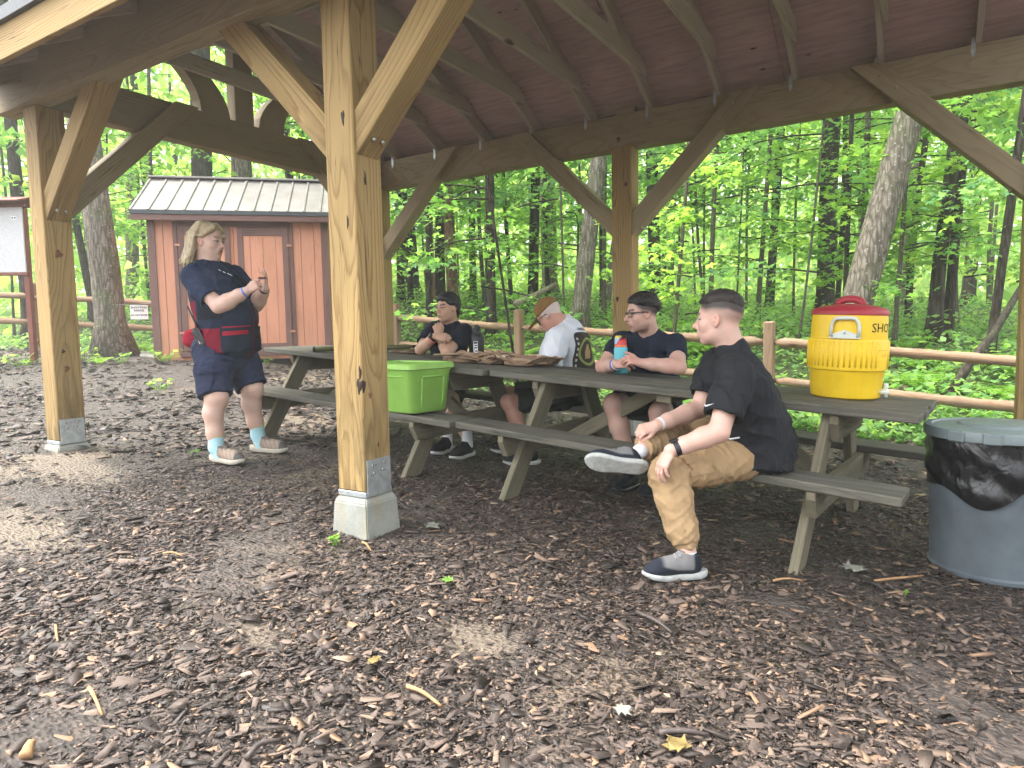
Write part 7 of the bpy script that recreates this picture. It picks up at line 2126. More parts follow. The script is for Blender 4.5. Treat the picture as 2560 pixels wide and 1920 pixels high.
    def vcol(V):
        q = V - pel; a = np.degrees(np.arctan2(q @ lf, q @ fw)); z = q[:, 2]
        c = np.tile(navy, (len(V), 1))
        side = (a < -62) & (a > -112) & (z < 0.20 + 0.0 * a)
        c[side & (z < 0.135)] = red
        c[(a < -118) & (a > -136) & (z > 0.10) & (z < 0.42)] = red
        c[(a < -60) & (a > -112) & (z > 0.20) & (z < 0.36)] = dark
        c[(a > -9) & (a < -4) & (z < 0.30)] = red * 0.6
        c[(a > 4) & (a < 9) & (z < 0.30)] = red * 0.6
        return c
    vest, VV, VF_ = field_obj(F, 'vest', M_V, root, vcol)
    # pocket bag with red stripe and flap
    a0 = R(-38); nd = nrm(fw * math.cos(a0) + lf * math.sin(a0)); ud = nrm(np.cross(up, nd))
    pc = pel + np.array((0, 0, 0.055))
    def rr_poly(w, h, r): return [tuple(p) for p in rounded_rect(2 * w, 2 * h, r, 4)]
    M_PK = cloth('pocket_cloth', (0.013, 0.022, 0.036), 0.85, 800, 0.15, 0.3); M_RED = cloth('red_trim_cloth', (0.30, 0.014, 0.032), 0.85, 800, 0.1, 0.3)
    decal(root, 'pocket', (VV, VF_), pc + nd * 0.22, ud, nd, M_PK, [rr_poly(0.112, 0.092, 0.03)], 0.014, 0.016)
    decal(root, 'pocket_stripe', (VV, VF_), pc + nd * 0.22 + up * 0.044 - ud * 0.012, ud, nd, M_RED, [[(-0.092, -0.016), (0.088, -0.004), (0.085, 0.024), (-0.088, 0.015)]], 0.021, 0.016)
    decal(root, 'pocket_flap', (VV, VF_), pc + nd * 0.22 + up * 0.088 - ud * 0.012, ud, nd, M_RED, [[(-0.09, -0.006), (0.10, 0.004), (0.10, 0.012), (-0.09, 0.006)]], 0.018, 0.016)
    nd2 = nrm(fw * math.cos(R(14)) + lf * math.sin(R(14)))
    decal(root, 'pocket', (VV, VF_), pc + nd2 * 0.22, nrm(np.cross(up, nd2)), nd2, M_PK, [rr_poly(0.06, 0.095, 0.02)], 0.014, 0.016)
    # chest print
    ndc = nrm(fw * math.cos(R(-32)) + lf * math.sin(R(-32)) + up * 0.25); udc = nrm(np.cross(up, ndc)); o_ = ch + up * 0.055 + ndc * 0.15
    decal(root, 'chest_print', (VV, VF_), o_, udc, ndc, M_WHITE, [[(-0.045, 0.026), (-0.030, 0.014), (-0.026, 0.019), (-0.041, 0.031)], [(-0.020, 0.009), (-0.006, -0.004), (0.0, 0.002), (-0.014, 0.015)], [(0.006, -0.006), (0.036, -0.026), (0.038, -0.018), (0.014, 0.002)]], 0.006, 0.012)
    # loose red game-bag flap at the back
    F = Field(pel - 0.32, pel + 0.32, 0.006); c_ = pel - fw * 0.215 - lf * 0.09 + up * 0.065
    F.ell(c_, (0.06, 0.035, 0.062), np.stack([fw, lf, up]), 0.01); F.ell(c_ + up * 0.05 + fw * 0.05, (0.07, 0.035, 0.02), np.stack([fw, lf, up]), 0.03); F.wrinkle(0.004, 50, 3)
    field_obj(F, 'game_bag', M_RED, root)
    # ---- cargo shorts
    M_SH = cloth('navy_cotton', (0.024, 0.030, 0.060), 0.9, 900, 0.15, 0.3)
    lo, hi = bounds([J['hipL'], J['hipR'], J['kneeL'], J['kneeR'], pel], 0.25)
    F = Field(lo, hi, 0.007)
    F.loft([(pel + up * 0.06, lf, fw, 0.20, 0.19), (pel - up * 0.06 - fw * 0.01, lf, fw, 0.205, 0.195)], 0.04)
    for s_ in 'LR':
        h_, k_ = J['hip' + s_], J['knee' + s_]; d1 = nrm(k_ - h_); u = nrm(np.cross(d1, fw)); v = np.cross(d1, u); e = lerp(h_, k_, 0.97)
        F.loft([(h_, u, v, 0.120, 0.138), (lerp(h_, k_, 0.5), u, v, 0.115, 0.128), (e, u, v, 0.106, 0.120)], 0.03, False, True)
    F.wrinkle(0.006, 38, 25, (1, 1, 1), [(lerp(J['hipR'], J['kneeR'], 0.4) + fw * 0.05, (0.5, 0, 1), 0.16, 0.011, 75)])
    sh, HV, HF = field_obj(F, 'shorts', M_SH, root)
    nd = nrm(-lf * 0.95 - fw * 0.12); ud = nrm(np.cross(up, nd)); pc = lerp(J['hipR'], J['kneeR'], 0.62)
    decal(root, 'cargo_pocket', (HV, HF), pc + nd * 0.12 - up * 0.02, ud, nd, M_SH, [rr_poly(0.075, 0.085, 0.012)], 0.012, 0.016)
    decal(root, 'pocket_flap', (HV, HF), pc + nd * 0.12 + up * 0.06, ud, nd, M_SH, [rr_poly(0.08, 0.022, 0.004)], 0.019, 0.016)
    # ---- socks and hiking shoes
    M_SK = cloth('pale_blue_sock', (0.42, 0.68, 0.74), 0.95, 600, 0.05, 0.3); M_SKB = cloth('tan_sock_band', (0.55, 0.43, 0.25), 0.95, 600, 0.05, 0.3)
    taupe = (0.34, 0.27, 0.21); dk = (0.10, 0.095, 0.09); M_LC = simple('maroon_lace', (0.10, 0.02, 0.03), 0.9)
    def panel(q): return np.clip(np.clip((q[:, 0] - 0.092) / 0.008, 0, 1) + np.clip((-0.112 - q[:, 0]) / 0.008, 0, 1) * 0.8 + 0.75 * np.clip((q[:, 2] - 0.098) / 0.004, 0, 1) + 0.45 * (np.sin(q[:, 0] * 190 + q[:, 2] * 120) > 0.72) * (q[:, 0] > -0.06), 0, 1)
    for s_ in 'LR':
        a_ = J['ank' + s_]; k_ = J['knee' + s_]; d1 = nrm(k_ - a_)
        he, to = J['heel' + s_].copy(), J['toe' + s_].copy()
        mid = lerp(he, to, 0.5); mid[2] = ghf(mid[0], mid[1]) + 0.012
        F = Field(a_ - 0.17, a_ + 0.17, 0.005); F.chain([mid + up * 0.05 - nrm(to - he) * 0.06, a_ - d1 * 0.0, a_ + d1 * 0.085], [0.045, 0.049, 0.056], 0.02); F.cut(a_ + d1 * 0.085, d1)
        field_obj(F, 'sock', M_SK, root)
        band(root, 'sock_band', a_ + d1 * 0.085, d1, 0.054, 0.014, 0.004, M_SKB)
        td = to - he; td[2] = GX * td[0]
        shoe(root, mid, td, up, 0.315, (taupe, dk, M_SHOEFAB), M_SOLE_W, None, M_LC, panel=panel, sole_h=0.034)
    # ---- radio on the hip
    rb = pel - lf * 0.215 - fw * 0.055 + up * 0.075; ax = nrm(up * 0.9 - fw * 0.42); sd = nrm(np.cross(ax, -lf)); nn = np.cross(sd, ax)
    F = Field(rb - 0.12, rb + 0.12, 0.0035); F.box(rb, (0.031, 0.062, 0.019), np.stack([sd, ax, nn]), 0.006); F.box(rb + ax * 0.066 - sd * 0.012, (0.009, 0.012, 0.009), np.stack([sd, ax, nn]), 0.004, 0.002); F.box(rb + ax * 0.015 + sd * 0.005 - lf * 0.02, (0.012, 0.05, 0.006), np.stack([sd, nrm(ax + sd * 0.5), nn]), 0.004)
    field_obj(F, 'radio', M_BLACKPL, root)
    V, Fc = tube_arrays([tuple(rb + ax * 0.06 + sd * 0.018), tuple(rb + ax * 0.13 + sd * 0.018), tuple(rb + ax * 0.235 + sd * 0.018)], [0.008, 0.0075, 0.006], 8); obj('antenna', mesh_np('antenna', V, Fc, True), M_BLACKPL, root)
    me = text_mesh('17', 0.034, bold=0.001); Mt = Matrix(((sd[0], ax[0], nn[0], 0), (sd[1], ax[1], nn[1], 0), (sd[2], ax[2], nn[2], 0), (0, 0, 0, 1)))
    sgn = 1 if nn @ (-lf) > 0 else -1
    if sgn < 0: Mt = Matrix(((-sd[0], ax[0], -nn[0], 0), (-sd[1], ax[1], -nn[1], 0), (-sd[2], ax[2], -nn[2], 0), (0, 0, 0, 1)))
    me.transform(Mt); me.transform(Matrix.Translation(rb + nn * sgn * 0.0205 - ax * 0.035)); obj('radio_number', me, M_WHITE, root)
    # ---- wristbands
    d = nrm(J['elR'] - J['wrR']); band(root, 'blue_wristband', J['wrR'] + d * 0.025, d, 0.034, 0.022, 0.003, simple('blue_band', (0.03, 0.16, 0.62), 0.4))
    d = nrm(J['elL'] - J['wrL']); band(root, 'dark_wristband', J['wrL'] + d * 0.01, d, 0.033, 0.012, 0.004, M_BLACKPL)
    finish(root)
    # the small thing she holds
    hp = lerp(J['knR'], J['knL'], 0.5) + up * 0.01
    bm = bmesh.new(); bm_box(bm, 0.055, 0.022, 0.016, (0, 0, 0), 0.004)
    o = bm_obj('pocket_tool', bm, simple('dark_maroon_plastic', (0.09, 0.01, 0.025), 0.35, 0.5), None, loc=tuple(hp)); o.rotation_euler = (0, 0, R(35))
    tag(o, 'small dark maroon tool held between the hands of the standing woman', 'tool')
build_woman()
# ================================================================== man in glasses behind the right table
def spectacles(root, H, m=M_GLASSF, w=0.048, h=0.032, wire=0.0028, tint=None):
    for sg in (-1, 1):
        cx = 0.094; cy = sg * 0.0315
        pts = []
        for q in np.linspace(0, 2 * math.pi, 19):
            c_, s_ = math.cos(q), math.sin(q)
            yy = cy + 0.5 * w * np.sign(c_) * abs(c_) ** 0.6; zz = 0.001 + 0.5 * h * np.sign(s_) * abs(s_) ** 0.6
            pts.append(tuple(H.w((cx - 0.35 * max(0, abs(yy) - 0.03), yy, zz))))
        V, F = tube_arrays(pts, [wire * H.s] * len(pts), 6); obj('glasses_rim', mesh_np('glasses_rim', V, F, True), m, root)
        V, F = tube_arrays([tuple(H.w(q)) for q in ((cx - 0.009, sg * 0.056, 0.010), (0.06, sg * 0.077, 0.010), (0.0, sg * 0.083, 0.006), (-0.018, sg * 0.082, -0.008))], [wire * 1.25 * H.s] * 4, 6)
        obj('glasses_temple', mesh_np('glasses_temple', V, F, True), m, root)
        lens = [tuple(0.98 * np.asarray(p) + 0.02 * np.asarray(pts[9])) for p in pts[:-1]]
        if tint is not None:
            n = len(lens); bm = bmesh.new(); a = [bm.verts.new(p) for p in lens]; bm.faces.new(a); bm_obj('lens', bm, tint, root)
    V, F = tube_arrays([tuple(H.w(q)) for q in ((0.094, -0.010, 0.005), (0.099, 0, 0.008), (0.094, 0.010, 0.005))], [wire * H.s] * 3, 6); obj('glasses_bridge', mesh_np('glasses_bridge', V, F, True), m, root)

def build_glasses_man():
    J = jt('P2'); root = person('man in glasses and navy tee leaning on the right table with clasped hands', J['pel'])
    H = Head(J['head'], R(221), R(6), R(0), 1.07, 0.001, 1.05, 1.02)
    lat = nrm(J['shL'] - J['shR']); fw = nrm(np.cross(lat, (0, 0, 1)))
    skin = np.array((0.57, 0.365, 0.295))
    lo, hi = bounds([J[k] for k in J] + [J['head'] + (0, 0, .16)], 0.15)
    hb = bounds([J['wrR'], J['knR'], J['knL'], J['wrL'] * 0.3 + J['knL'] * 0.7], 0.075)
    F = Field(lo, hi, 0.0125, [(J['head'] - 0.14, J['head'] + 0.14, 0.0038), (hb[0], hb[1], 0.0052)])
    H.add(F, lerp(J['neck'], J['chest'], 0.2), 0.060)
    F.chain([J['pel'], J['belly'], J['chest'], J['neck']], [0.11, 0.11, 0.10, 0.055], 0.03)
    for s_ in 'LR':
        arm(F, J['sh' + s_], J['el' + s_], J['wr' + s_], (0.055, 0.052, 0.046, 0.047, 0.030), 0.02)
        leg(F, J['hip' + s_], J['knee' + s_], J['ank' + s_], (0.10, 0.085, 0.066, 0.062, 0.042))
    dR = nrm(J['knR'] - J['wrR']); dL = nrm(J['knL'] - J['wrL'])
    add_hand(F, J['wrR'], nrm(dR + np.array((0.25, 0.05, -0.02))), nrm(np.array((-0.55, -0.6, 0.55))), 1, (0.5, 0.55, 0.6, 0.65), (0.5, 0.5), 1.0)
    add_hand(F, J['wrL'], nrm(dL + np.array((-0.1, 0.0, 0.0))), nrm(np.array((0.15, -0.62, 0.75))), -1, (0.6, 0.65, 0.7, 0.75), (0.9, 0.1), 1.0)
    def hairfn(x, y, z):
        zb_ = np.interp(x, [-0.12, -0.09, -0.03, 0.02, 0.045, 0.06], [-0.06, -0.055, -0.02, -0.005, 0.02, 0.055])
        w = np.clip((z - zb_) / 0.035, 0, 1) * (x < 0.056)
        beard = 0.30 * np.clip((-0.045 - z) / 0.03, 0, 1) * (x > -0.02) + 0.22 * np.exp(-((z + 0.047) / 0.006) ** 2) * (np.abs(y) < 0.026) * (x > 0.07)
        return np.maximum(0.95 * w, beard), (0.028, 0.023, 0.022)
    def col(V):
        c = np.tile(skin, (len(V), 1)); c *= (1 + 0.03 * np.sin(V[:, 0:1] * 80) * np.sin(V[:, 2:3] * 60))
        for k in ('knR', 'knL', 'elL', 'elR'):
            w = np.exp(-((V - J[k]) ** 2).sum(1) / 0.06 ** 2)[:, None] * 0.4; c = c * (1 - w) + skin * np.array((1.08, 0.74, 0.70)) * w
        return H.paint(V, c, skin, (0.025, 0.018, 0.016), (0.48, 0.19, 0.18), (0.05, 0.035, 0.025), hairfn, 0.7, 0.9, 0.3)
    field_obj(F, 'body', M_SKIN, root, col)
    F = Field(J['head'] - 0.16, J['head'] + 0.16, 0.0036)
    hair_cap(F, H, lambda x, y: np.interp(x, [-0.12, -0.09, -0.05, 0.0, 0.045, 0.065, 0.08, 0.1], [-0.03, -0.02, 0.012, 0.024, 0.030, 0.046, 0.052, 0.056]) + 0.003 * np.sin(y * 240),
             lambda x, y, z: 0.015 + 0.006 * np.clip((z - 0.07) / 0.03, 0, 1), 0.05)
    H.e(F, (0.058, 0, 0.082), (0.024, 0.048, 0.014), 0.012)
    F.wrinkle(0.0034, 260, 31, (1, 1, 0.7))
    field_obj(F, 'hair', hair_mat('black_brown_hair', (0.008, 0.007, 0.007), (0.03, 0.024, 0.022), (110, 110, 110)), root)
    spectacles(root, H)
    # tee
    pel, be, ch, nk = J['pel'], J['belly'], J['chest'], J['neck']
    f1 = nrm(np.cross(lat, ch - be))
    lo, hi = bounds([pel, nk, J['shL'], J['shR'], J['elL'], J['elR']], 0.2)
    F = Field(lo, hi, 0.0075)
    F.loft([(pel, lat, fw, 0.17, 0.13), (be, lat, f1, 0.168, 0.13), (ch, lat, f1, 0.178, 0.118), (lerp(ch, nk, 0.5), lat, f1, 0.155, 0.09), (lerp(ch, nk, 0.80), lat, f1, 0.09, 0.072)], 0.03, True, False)
    for s_ in 'LR':
        F.cap(lerp(ch, nk, 0.45), J['sh' + s_], 0.080, 0.060, 0.035); sleeve(F, J['sh' + s_], J['el' + s_], 0.62, 0.062, 0.066, 0.03)
    F.wrinkle(0.006, 34, 41, (1, 1, 0.8), [(ch + f1 * 0.1, (0.7, 0.2, 1), 0.14, 0.010, 65)])
    for s_ in 'LR': hem(F, J['sh' + s_], J['el' + s_], 0.62, 0.066)
    field_obj(F, 'tee_shirt', cloth('dark_navy_tee', (0.014, 0.020, 0.036), 0.88, 900, 0.15, 0.3), root)
    # shorts, socks, shoes
    lo, hi = bounds([pel, J['kneeL'], J['kneeR'], J['hipL'], J['hipR']], 0.2)
    F = Field(lo, hi, 0.009)
    F.ell(pel, (0.17, 0.16, 0.11), None, 0.03)
    for s_ in 'LR':
        h_, k_ = J['hip' + s_], J['knee' + s_]; d1 = nrm(k_ - h_); u = nrm(np.cross(d1, (0, 0, 1))); v = np.cross(d1, u)
        F.loft([(h_, u, v, 0.11, 0.11), (lerp(h_, k_, 0.78), u, v, 0.10, 0.10)], 0.03, False, True)
    F.wrinkle(0.006, 45, 12); field_obj(F, 'shorts', cloth('charcoal_shorts', (0.018, 0.018, 0.020), 0.85, 900), root)
    blk = (0.012, 0.014, 0.016)
    for s_ in 'LR':
        a_, t_ = J['ank' + s_], J['toe' + s_]
        F = Field(a_ - 0.14, a_ + 0.14, 0.006); F.cap(a_ + (0, 0, 0.05), a_ - (0, 0, 0.03), 0.046, 0.048, 0); field_obj(F, 'sock', M_BLACKPL, root)
        td = t_ - a_; td[2] = 0; td = nrm(td); mid = a_ + td * 0.065; mid[2] = ghf(mid[0], mid[1]) + 0.008; td[2] = GX * td[0]
        shoe(root, mid, td, (0, 0, 1), 0.30, (blk, blk, M_SHOEFAB), M_BLACKPL, None, None, 0.0055)
    d = nrm(J['elR'] - J['wrR']); band(root, 'purple_wristband', J['wrR'] + d * 0.02, d, 0.034, 0.020, 0.003, simple('purple_band', (0.10, 0.06, 0.42), 0.5)); band(root, 'white_wristband', J['wrR'] + d * 0.002, d, 0.033, 0.012, 0.003, M_WHITE)
    finish(root)
build_glasses_man()

# ================================================================== older man in cap and white tee
def build_old_man():
    J = jt('P3'); root = person('older man in tan cap and white printed tee, head bowed, behind the tables', J['pel'])
    H = Head(J['head'], R(190), R(38), R(0), 1.04, 0.002, 1.0, 1.08)
    lat = nrm(J['shL'] - J['shR']); fw = nrm(np.cross(lat, (0, 0, 1)))
    skin = np.array((0.52, 0.285, 0.215))
    lo, hi = bounds([J[k] for k in J] + [J['head'] + (0, 0, .14)], 0.16)
    F = Field(lo, hi, 0.0125, [(J['head'] - 0.14, J['head'] + 0.14, 0.004)])
    H.add(F, lerp(J['neck'], J['chest'], 0.3) + (0.02, 0, 0), 0.060)
    F.chain([J['pel'], J['belly'], J['chest'], J['neck']], [0.11, 0.12, 0.11, 0.06], 0.03)
    for s_ in 'LR':
        arm(F, J['sh' + s_], J['el' + s_], J['wr' + s_]); leg(F, J['hip' + s_], J['knee' + s_], J['ank' + s_], (0.09, 0.076, 0.06, 0.056, 0.038))
        d = nrm(J['kn' + s_] - J['wr' + s_]); add_hand(F, J['wr' + s_], d, (0, 0, 1), -1 if s_ == 'L' else 1, (0.4,) * 4, (0.5, 0.4), 1.0)
    white = (0.55, 0.53, 0.49)
    def hairfn(x, y, z):
        w = np.clip((z - np.interp(x, [-0.11, -0.08, -0.03, 0.012, 0.03, 0.04], [-0.055, -0.05, -0.015, -0.03, -0.012, 0.02])) / 0.012, 0, 1) * (x < 0.036)
        mou = 0.55 * np.exp(-((z + 0.046) / 0.009) ** 2) * (np.abs(y) < 0.03) * (x > 0.07)
        return np.maximum(0.72 * w, mou), white
    def col(V):
        c = np.tile(skin, (len(V), 1)); return H.paint(V, c, skin, (0.4, 0.37, 0.33), (0.42, 0.18, 0.16), (0.06, 0.07, 0.08), hairfn, 0.4, 0.5, 0.4)
    field_obj(F, 'body', M_SKIN, root, col)
    # cap
    M_CAP = cloth('brown_duck_cap', (0.22, 0.125, 0.045), 0.9, 800, 0.15, 0.3)
    F = Field(J['head'] - 0.24, J['head'] + 0.24, 0.0042)
    H.e(F, (-0.010, 0, 0.046), (0.108, 0.087, 0.088))
    mask(F, H, lambda x, y, z: (0.036 + 0.16 * np.minimum(0, x + 0.02) * -0.5 + 0.0 * y) - z)
    c_ = Field(J['head'] - 0.24, J['head'] + 0.24, 0.0042)
    brim = np.array(Euler((0, R(10), 0), 'XYZ').to_matrix()).T
    H.e(F, (0.118, 0, 0.034), (0.080, 0.070, 0.0075), 0.006, 'add', brim)
    mask(F, H, lambda x, y, z: np.where(x > 0.07, 0.0, -1) + np.where(x > 0.07, (np.abs(z - (0.045 - 0.22 * (x - 0.07) - 6.0 * y * y)) - 0.006), 0))
    field_obj(F, 'cap', M_CAP, root)
    b2 = bmesh.new(); bmesh.ops.create_uvsphere(b2, u_segments=10, v_segments=6, radius=0.009); me_ = bpy.data.meshes.new('button'); b2.to_mesh(me_); b2.free(); obj('cap_button', me_, M_CAP, root, loc=tuple(H.w((-0.01, 0, 0.136))))
    spectacles(root, H, M_GLASSF, 0.05, 0.036, 0.0026, simple('dark_lens', (0.01, 0.01, 0.012), 0.1, 0.5))
    # white tee
    pel, be, ch, nk = J['pel'], J['belly'], J['chest'], J['neck']; f1 = nrm(np.cross(lat, ch - be))
    lo, hi = bounds([pel, nk, J['shL'], J['shR'], J['elL'], J['elR']], 0.22)
    F = Field(lo, hi, 0.0075)
    F.loft([(pel, lat, fw, 0.178, 0.145), (be - f1 * 0.01, lat, f1, 0.180, 0.150), (ch - f1 * 0.025, lat, f1, 0.182, 0.128), (lerp(ch, nk, 0.5) - f1 * 0.02, lat, f1, 0.158, 0.10), (lerp(ch, nk, 0.9), lat, f1, 0.09, 0.08)], 0.03, True, False)
    for s_ in 'LR':
        F.cap(lerp(ch, nk, 0.45) - f1 * 0.02, J['sh' + s_], 0.09, 0.078, 0.035); sleeve(F, J['sh' + s_], J['el' + s_], 0.86, 0.085, 0.092, 0.035)
    F.wrinkle(0.0065, 34, 51, (1, 1, 0.7), [(lerp(J['shL'], J['elL'], 0.6), (0.8, 0.3, 0.5), 0.14, 0.012, 70), (be + lat * 0.12, (1, 0, 0.6), 0.14, 0.009, 60)])
    ts, TV, TF = field_obj(F, 'tee_shirt', cloth('white_tee', (0.66, 0.69, 0.74), 0.9, 900, 0.04, 0.25), root)
    # print on the back: dark panel, green ring, tan middle, small lettering
    nb = nrm(-f1 * 0.66 + lat * 0.75 + np.array((0, 0, 0.10))); ub = nrm(np.cross((0, 0, 1), nb)); o_ = lerp(be, ch, 0.55) + nb * 0.13
    rr_ = [tuple(p) for p in rounded_rect(0.235, 0.30, 0.03, 4)]
    decal(root, 'back_print', (TV, TF), o_, ub, nb, cloth('dark_print', (0.045, 0.035, 0.028), 0.8), [rr_], 0.003, 0.014)
    M_GR = cloth('green_print', (0.22, 0.27, 0.075), 0.8); n = 28
    for nm, r0, r1, m in (('print_ring', 0.088, 0.108, M_GR),):
        polys = [[(r0 * 0.85 * math.cos(a), r0 * math.sin(a)), (r1 * 0.85 * math.cos(a), r1 * math.sin(a)), (r1 * 0.85 * math.cos(b), r1 * math.sin(b)), (r0 * 0.85 * math.cos(b), r0 * math.sin(b))] for a, b in zip(np.linspace(0, 2 * math.pi, n + 1)[:-1], np.linspace(0, 2 * math.pi, n + 1)[1:])]
        decal(root, nm, (TV, TF), o_, ub, nb, m, polys, 0.0055, 0.02)
    decal(root, 'print_figure', (TV, TF), o_, ub, nb, cloth('tan_print', (0.34, 0.22, 0.10), 0.8), [[(-0.028, -0.055), (0.032, -0.05), (0.04, 0.0), (0.012, 0.055), (-0.02, 0.05), (-0.034, 0.0)]], 0.0055, 0.014)
    M_PW = cloth('pale_print', (0.5, 0.48, 0.42), 0.8)
    for k in range(6): decal(root, 'print_letter', (TV, TF), o_ + np.array((0, 0, 1)) * (0.10 - k * 0.04) - ub * 0.1, ub, nb, M_PW, [[(-0.006, -0.009), (0.006, -0.009), (0.006, 0.009), (-0.006, 0.009)]], 0.006, 0.02)
    for k, ch_ in enumerate((-0.05, -0.032, -0.016, 0.0, 0.026, 0.042)): decal(root, 'print_letter', (TV, TF), o_ + np.array((0, 0, 1)) * 0.178 + ub * (ch_ - 0.02), ub, nb, cloth('ink_print', (0.03, 0.03, 0.035), 0.8) if k == 0 else bpy.data.materials['ink_print'], [[(-0.004, -0.011), (0.004, -0.011), (0.004, 0.011), (-0.004, 0.011)]], 0.0035, 0.02)
    lo, hi = bounds([pel, J['kneeL'], J['kneeR']], 0.2); F = Field(lo, hi, 0.009); F.ell(pel, (0.16, 0.17, 0.11), None, 0.03)
    for s_ in 'LR':
        h_, k_ = J['hip' + s_], J['knee' + s_]; d1 = nrm(k_ - h_); u = nrm(np.cross(d1, (0, 0, 1))); v = np.cross(d1, u); F.loft([(h_, u, v, 0.11, 0.11), (lerp(h_, k_, 0.88), u, v, 0.095, 0.095)], 0.03, False, True)
    F.wrinkle(0.006, 45, 13); field_obj(F, 'shorts', cloth('dark_green_shorts', (0.022, 0.026, 0.022), 0.85, 900), root)
    blk = (0.02, 0.021, 0.024)
    for s_ in 'LR':
        a_, t_ = J['ank' + s_], J['toe' + s_]; td = t_ - a_; td[2] = 0; td = nrm(td); mid = a_ + td * 0.065; mid[2] = ghf(mid[0], mid[1]) + 0.008; td[2] = GX * td[0]
        F = Field(a_ - 0.14, a_ + 0.14, 0.006); F.cap(a_ + (0, 0, 0.06), a_ - (0, 0, 0.03), 0.043, 0.046, 0); field_obj(F, 'sock', M_BLACKPL, root)
        shoe(root, mid, td, (0, 0, 1), 0.30, (blk, blk, M_SHOEFAB), M_SOLE_D, None, None, 0.0055)
    finish(root)
build_old_man()

# ================================================================== dark-haired young man behind the left table
def build_young_man():
    J = jt('P4'); root = person('dark-haired young man in black tee with crossed arms behind the left table', J['pel'])
    H = Head(J['head'], R(258), R(3), R(-2), 0.98, 0.0035, 1.02, 0.95)
    lat = nrm(J['shL'] - J['shR']); fw = nrm(np.cross(lat, (0, 0, 1)))
    skin = np.array((0.46, 0.285, 0.20))
    lo, hi = bounds([J[k] for k in J] + [J['head'] + (0, 0, .16)], 0.15)
    hb = bounds([J['wrR'], J['knR'], J['knL'], J['wrL'], J['knR'] + nrm(J['knR'] - J['wrR']) * 0.08], 0.06)
    F = Field(lo, hi, 0.0125, [(J['head'] - 0.14, J['head'] + 0.14, 0.0039), (hb[0], hb[1], 0.0054)])
    H.add(F, lerp(J['neck'], J['chest'], 0.2), 0.056)
    F.chain([J['pel'], J['belly'], J['chest'], J['neck']], [0.10, 0.10, 0.09, 0.055], 0.03)
    for s_ in 'LR':
        arm(F, J['sh' + s_], J['el' + s_], J['wr' + s_], (0.050, 0.047, 0.043, 0.044, 0.027), 0.012); leg(F, J['hip' + s_], J['knee' + s_], J['ank' + s_])
    dR = nrm(J['knR'] - J['wrR']); dL = nrm(J['knL'] - J['wrL'])
    add_hand(F, J['wrR'], nrm(dR), nrm(np.array((0.35, -0.72, 0.55))), 1, (0.75, 0.8, 0.85, 0.9), (0.2, 0.8), 0.98)
    add_hand(F, J['wrL'], nrm(dL + np.array((0, 0, 0.2))), nrm(np.array((0.45, -0.85, 0.2))), -1, (0.85, 0.95, 1.0, 1.0), (0.2, 0.7), 0.98)
    def hairfn(x, y, z):
        w = np.clip((z - np.interp(x, [-0.11, -0.08, -0.03, 0.0, 0.03, 0.045], [-0.085, -0.08, -0.03, 0.01, 0.02, 0.05])) / 0.012, 0, 1) * (x < 0.05)
        return 0.9 * w, (0.015, 0.012, 0.012)
    def col(V):
        c = np.tile(skin, (len(V), 1)); c *= (1 + 0.03 * np.sin(V[:, 0:1] * 80) * np.sin(V[:, 2:3] * 60))
        return H.paint(V, c, skin, (0.015, 0.012, 0.011), (0.34, 0.13, 0.12), (0.02, 0.014, 0.011), hairfn, 0.65, 0.95, 0.2)
    field_obj(F, 'body', M_SKIN, root, col)
    F = Field(J['head'] - 0.17, J['head'] + 0.17, 0.0038)
    hair_cap(F, H, lambda x, y: np.interp(x, [-0.13, -0.09, -0.05, -0.022, 0.02, 0.045, 0.065, 0.085, 0.11], [-0.11, -0.105, -0.08, 0.004, 0.012, 0.02, 0.044, 0.05, 0.056]) + 0.005 * np.sin(y * 150 + 1),
             lambda x, y, z: 0.016 + 0.008 * np.clip(x / 0.07, 0, 1) * np.clip((z - 0.05) / 0.03, 0, 1), 0.022)
    H.e(F, (0.058, 0.012, 0.082), (0.028, 0.052, 0.018), 0.014); H.e(F, (-0.072, 0, -0.03), (0.040, 0.056, 0.062), 0.02)
    mask(F, H, lambda x, y, z: np.interp(x, [-0.13, -0.045, -0.02, 0.02], [-0.105, -0.085, -0.2, -0.2]) - z)
    F.wrinkle(0.0034, 230, 61, (1, 1, 0.5))
    field_obj(F, 'hair', hair_mat('black_hair', (0.006, 0.006, 0.007), (0.022, 0.020, 0.020), (120, 120, 60)), root)
    pel, be, ch, nk = J['pel'], J['belly'], J['chest'], J['neck']; f1 = nrm(np.cross(lat, ch - be))
    lo, hi = bounds([pel, nk, J['shL'], J['shR'], J['elL'], J['elR']], 0.2)
    F = Field(lo, hi, 0.0075)
    F.loft([(pel, lat, fw, 0.155, 0.12), (be, lat, f1, 0.155, 0.118), (ch, lat, f1, 0.160, 0.110), (lerp(ch, nk, 0.5), lat, f1, 0.14, 0.085), (lerp(ch, nk, 0.85), lat, f1, 0.086, 0.070)], 0.03, True, False)
    for s_ in 'LR':
        F.cap(lerp(ch, nk, 0.45), J['sh' + s_], 0.075, 0.056, 0.035); sleeve(F, J['sh' + s_], J['el' + s_], 0.70, 0.058, 0.068, 0.03)
    F.wrinkle(0.006, 36, 71, (1, 1, 0.8), [(ch, (0.7, 0.2, 1), 0.14, 0.009, 65)])
    for s_ in 'LR': hem(F, J['sh' + s_], J['el' + s_], 0.70, 0.068)
    ts, TV, TF = field_obj(F, 'tee_shirt', cloth('black_tee', (0.011, 0.013, 0.022), 0.88, 900, 0.15, 0.3), root)
    # white print low on the front
    o_ = lerp(be, ch, 0.30) + f1 * 0.10
    polys = []
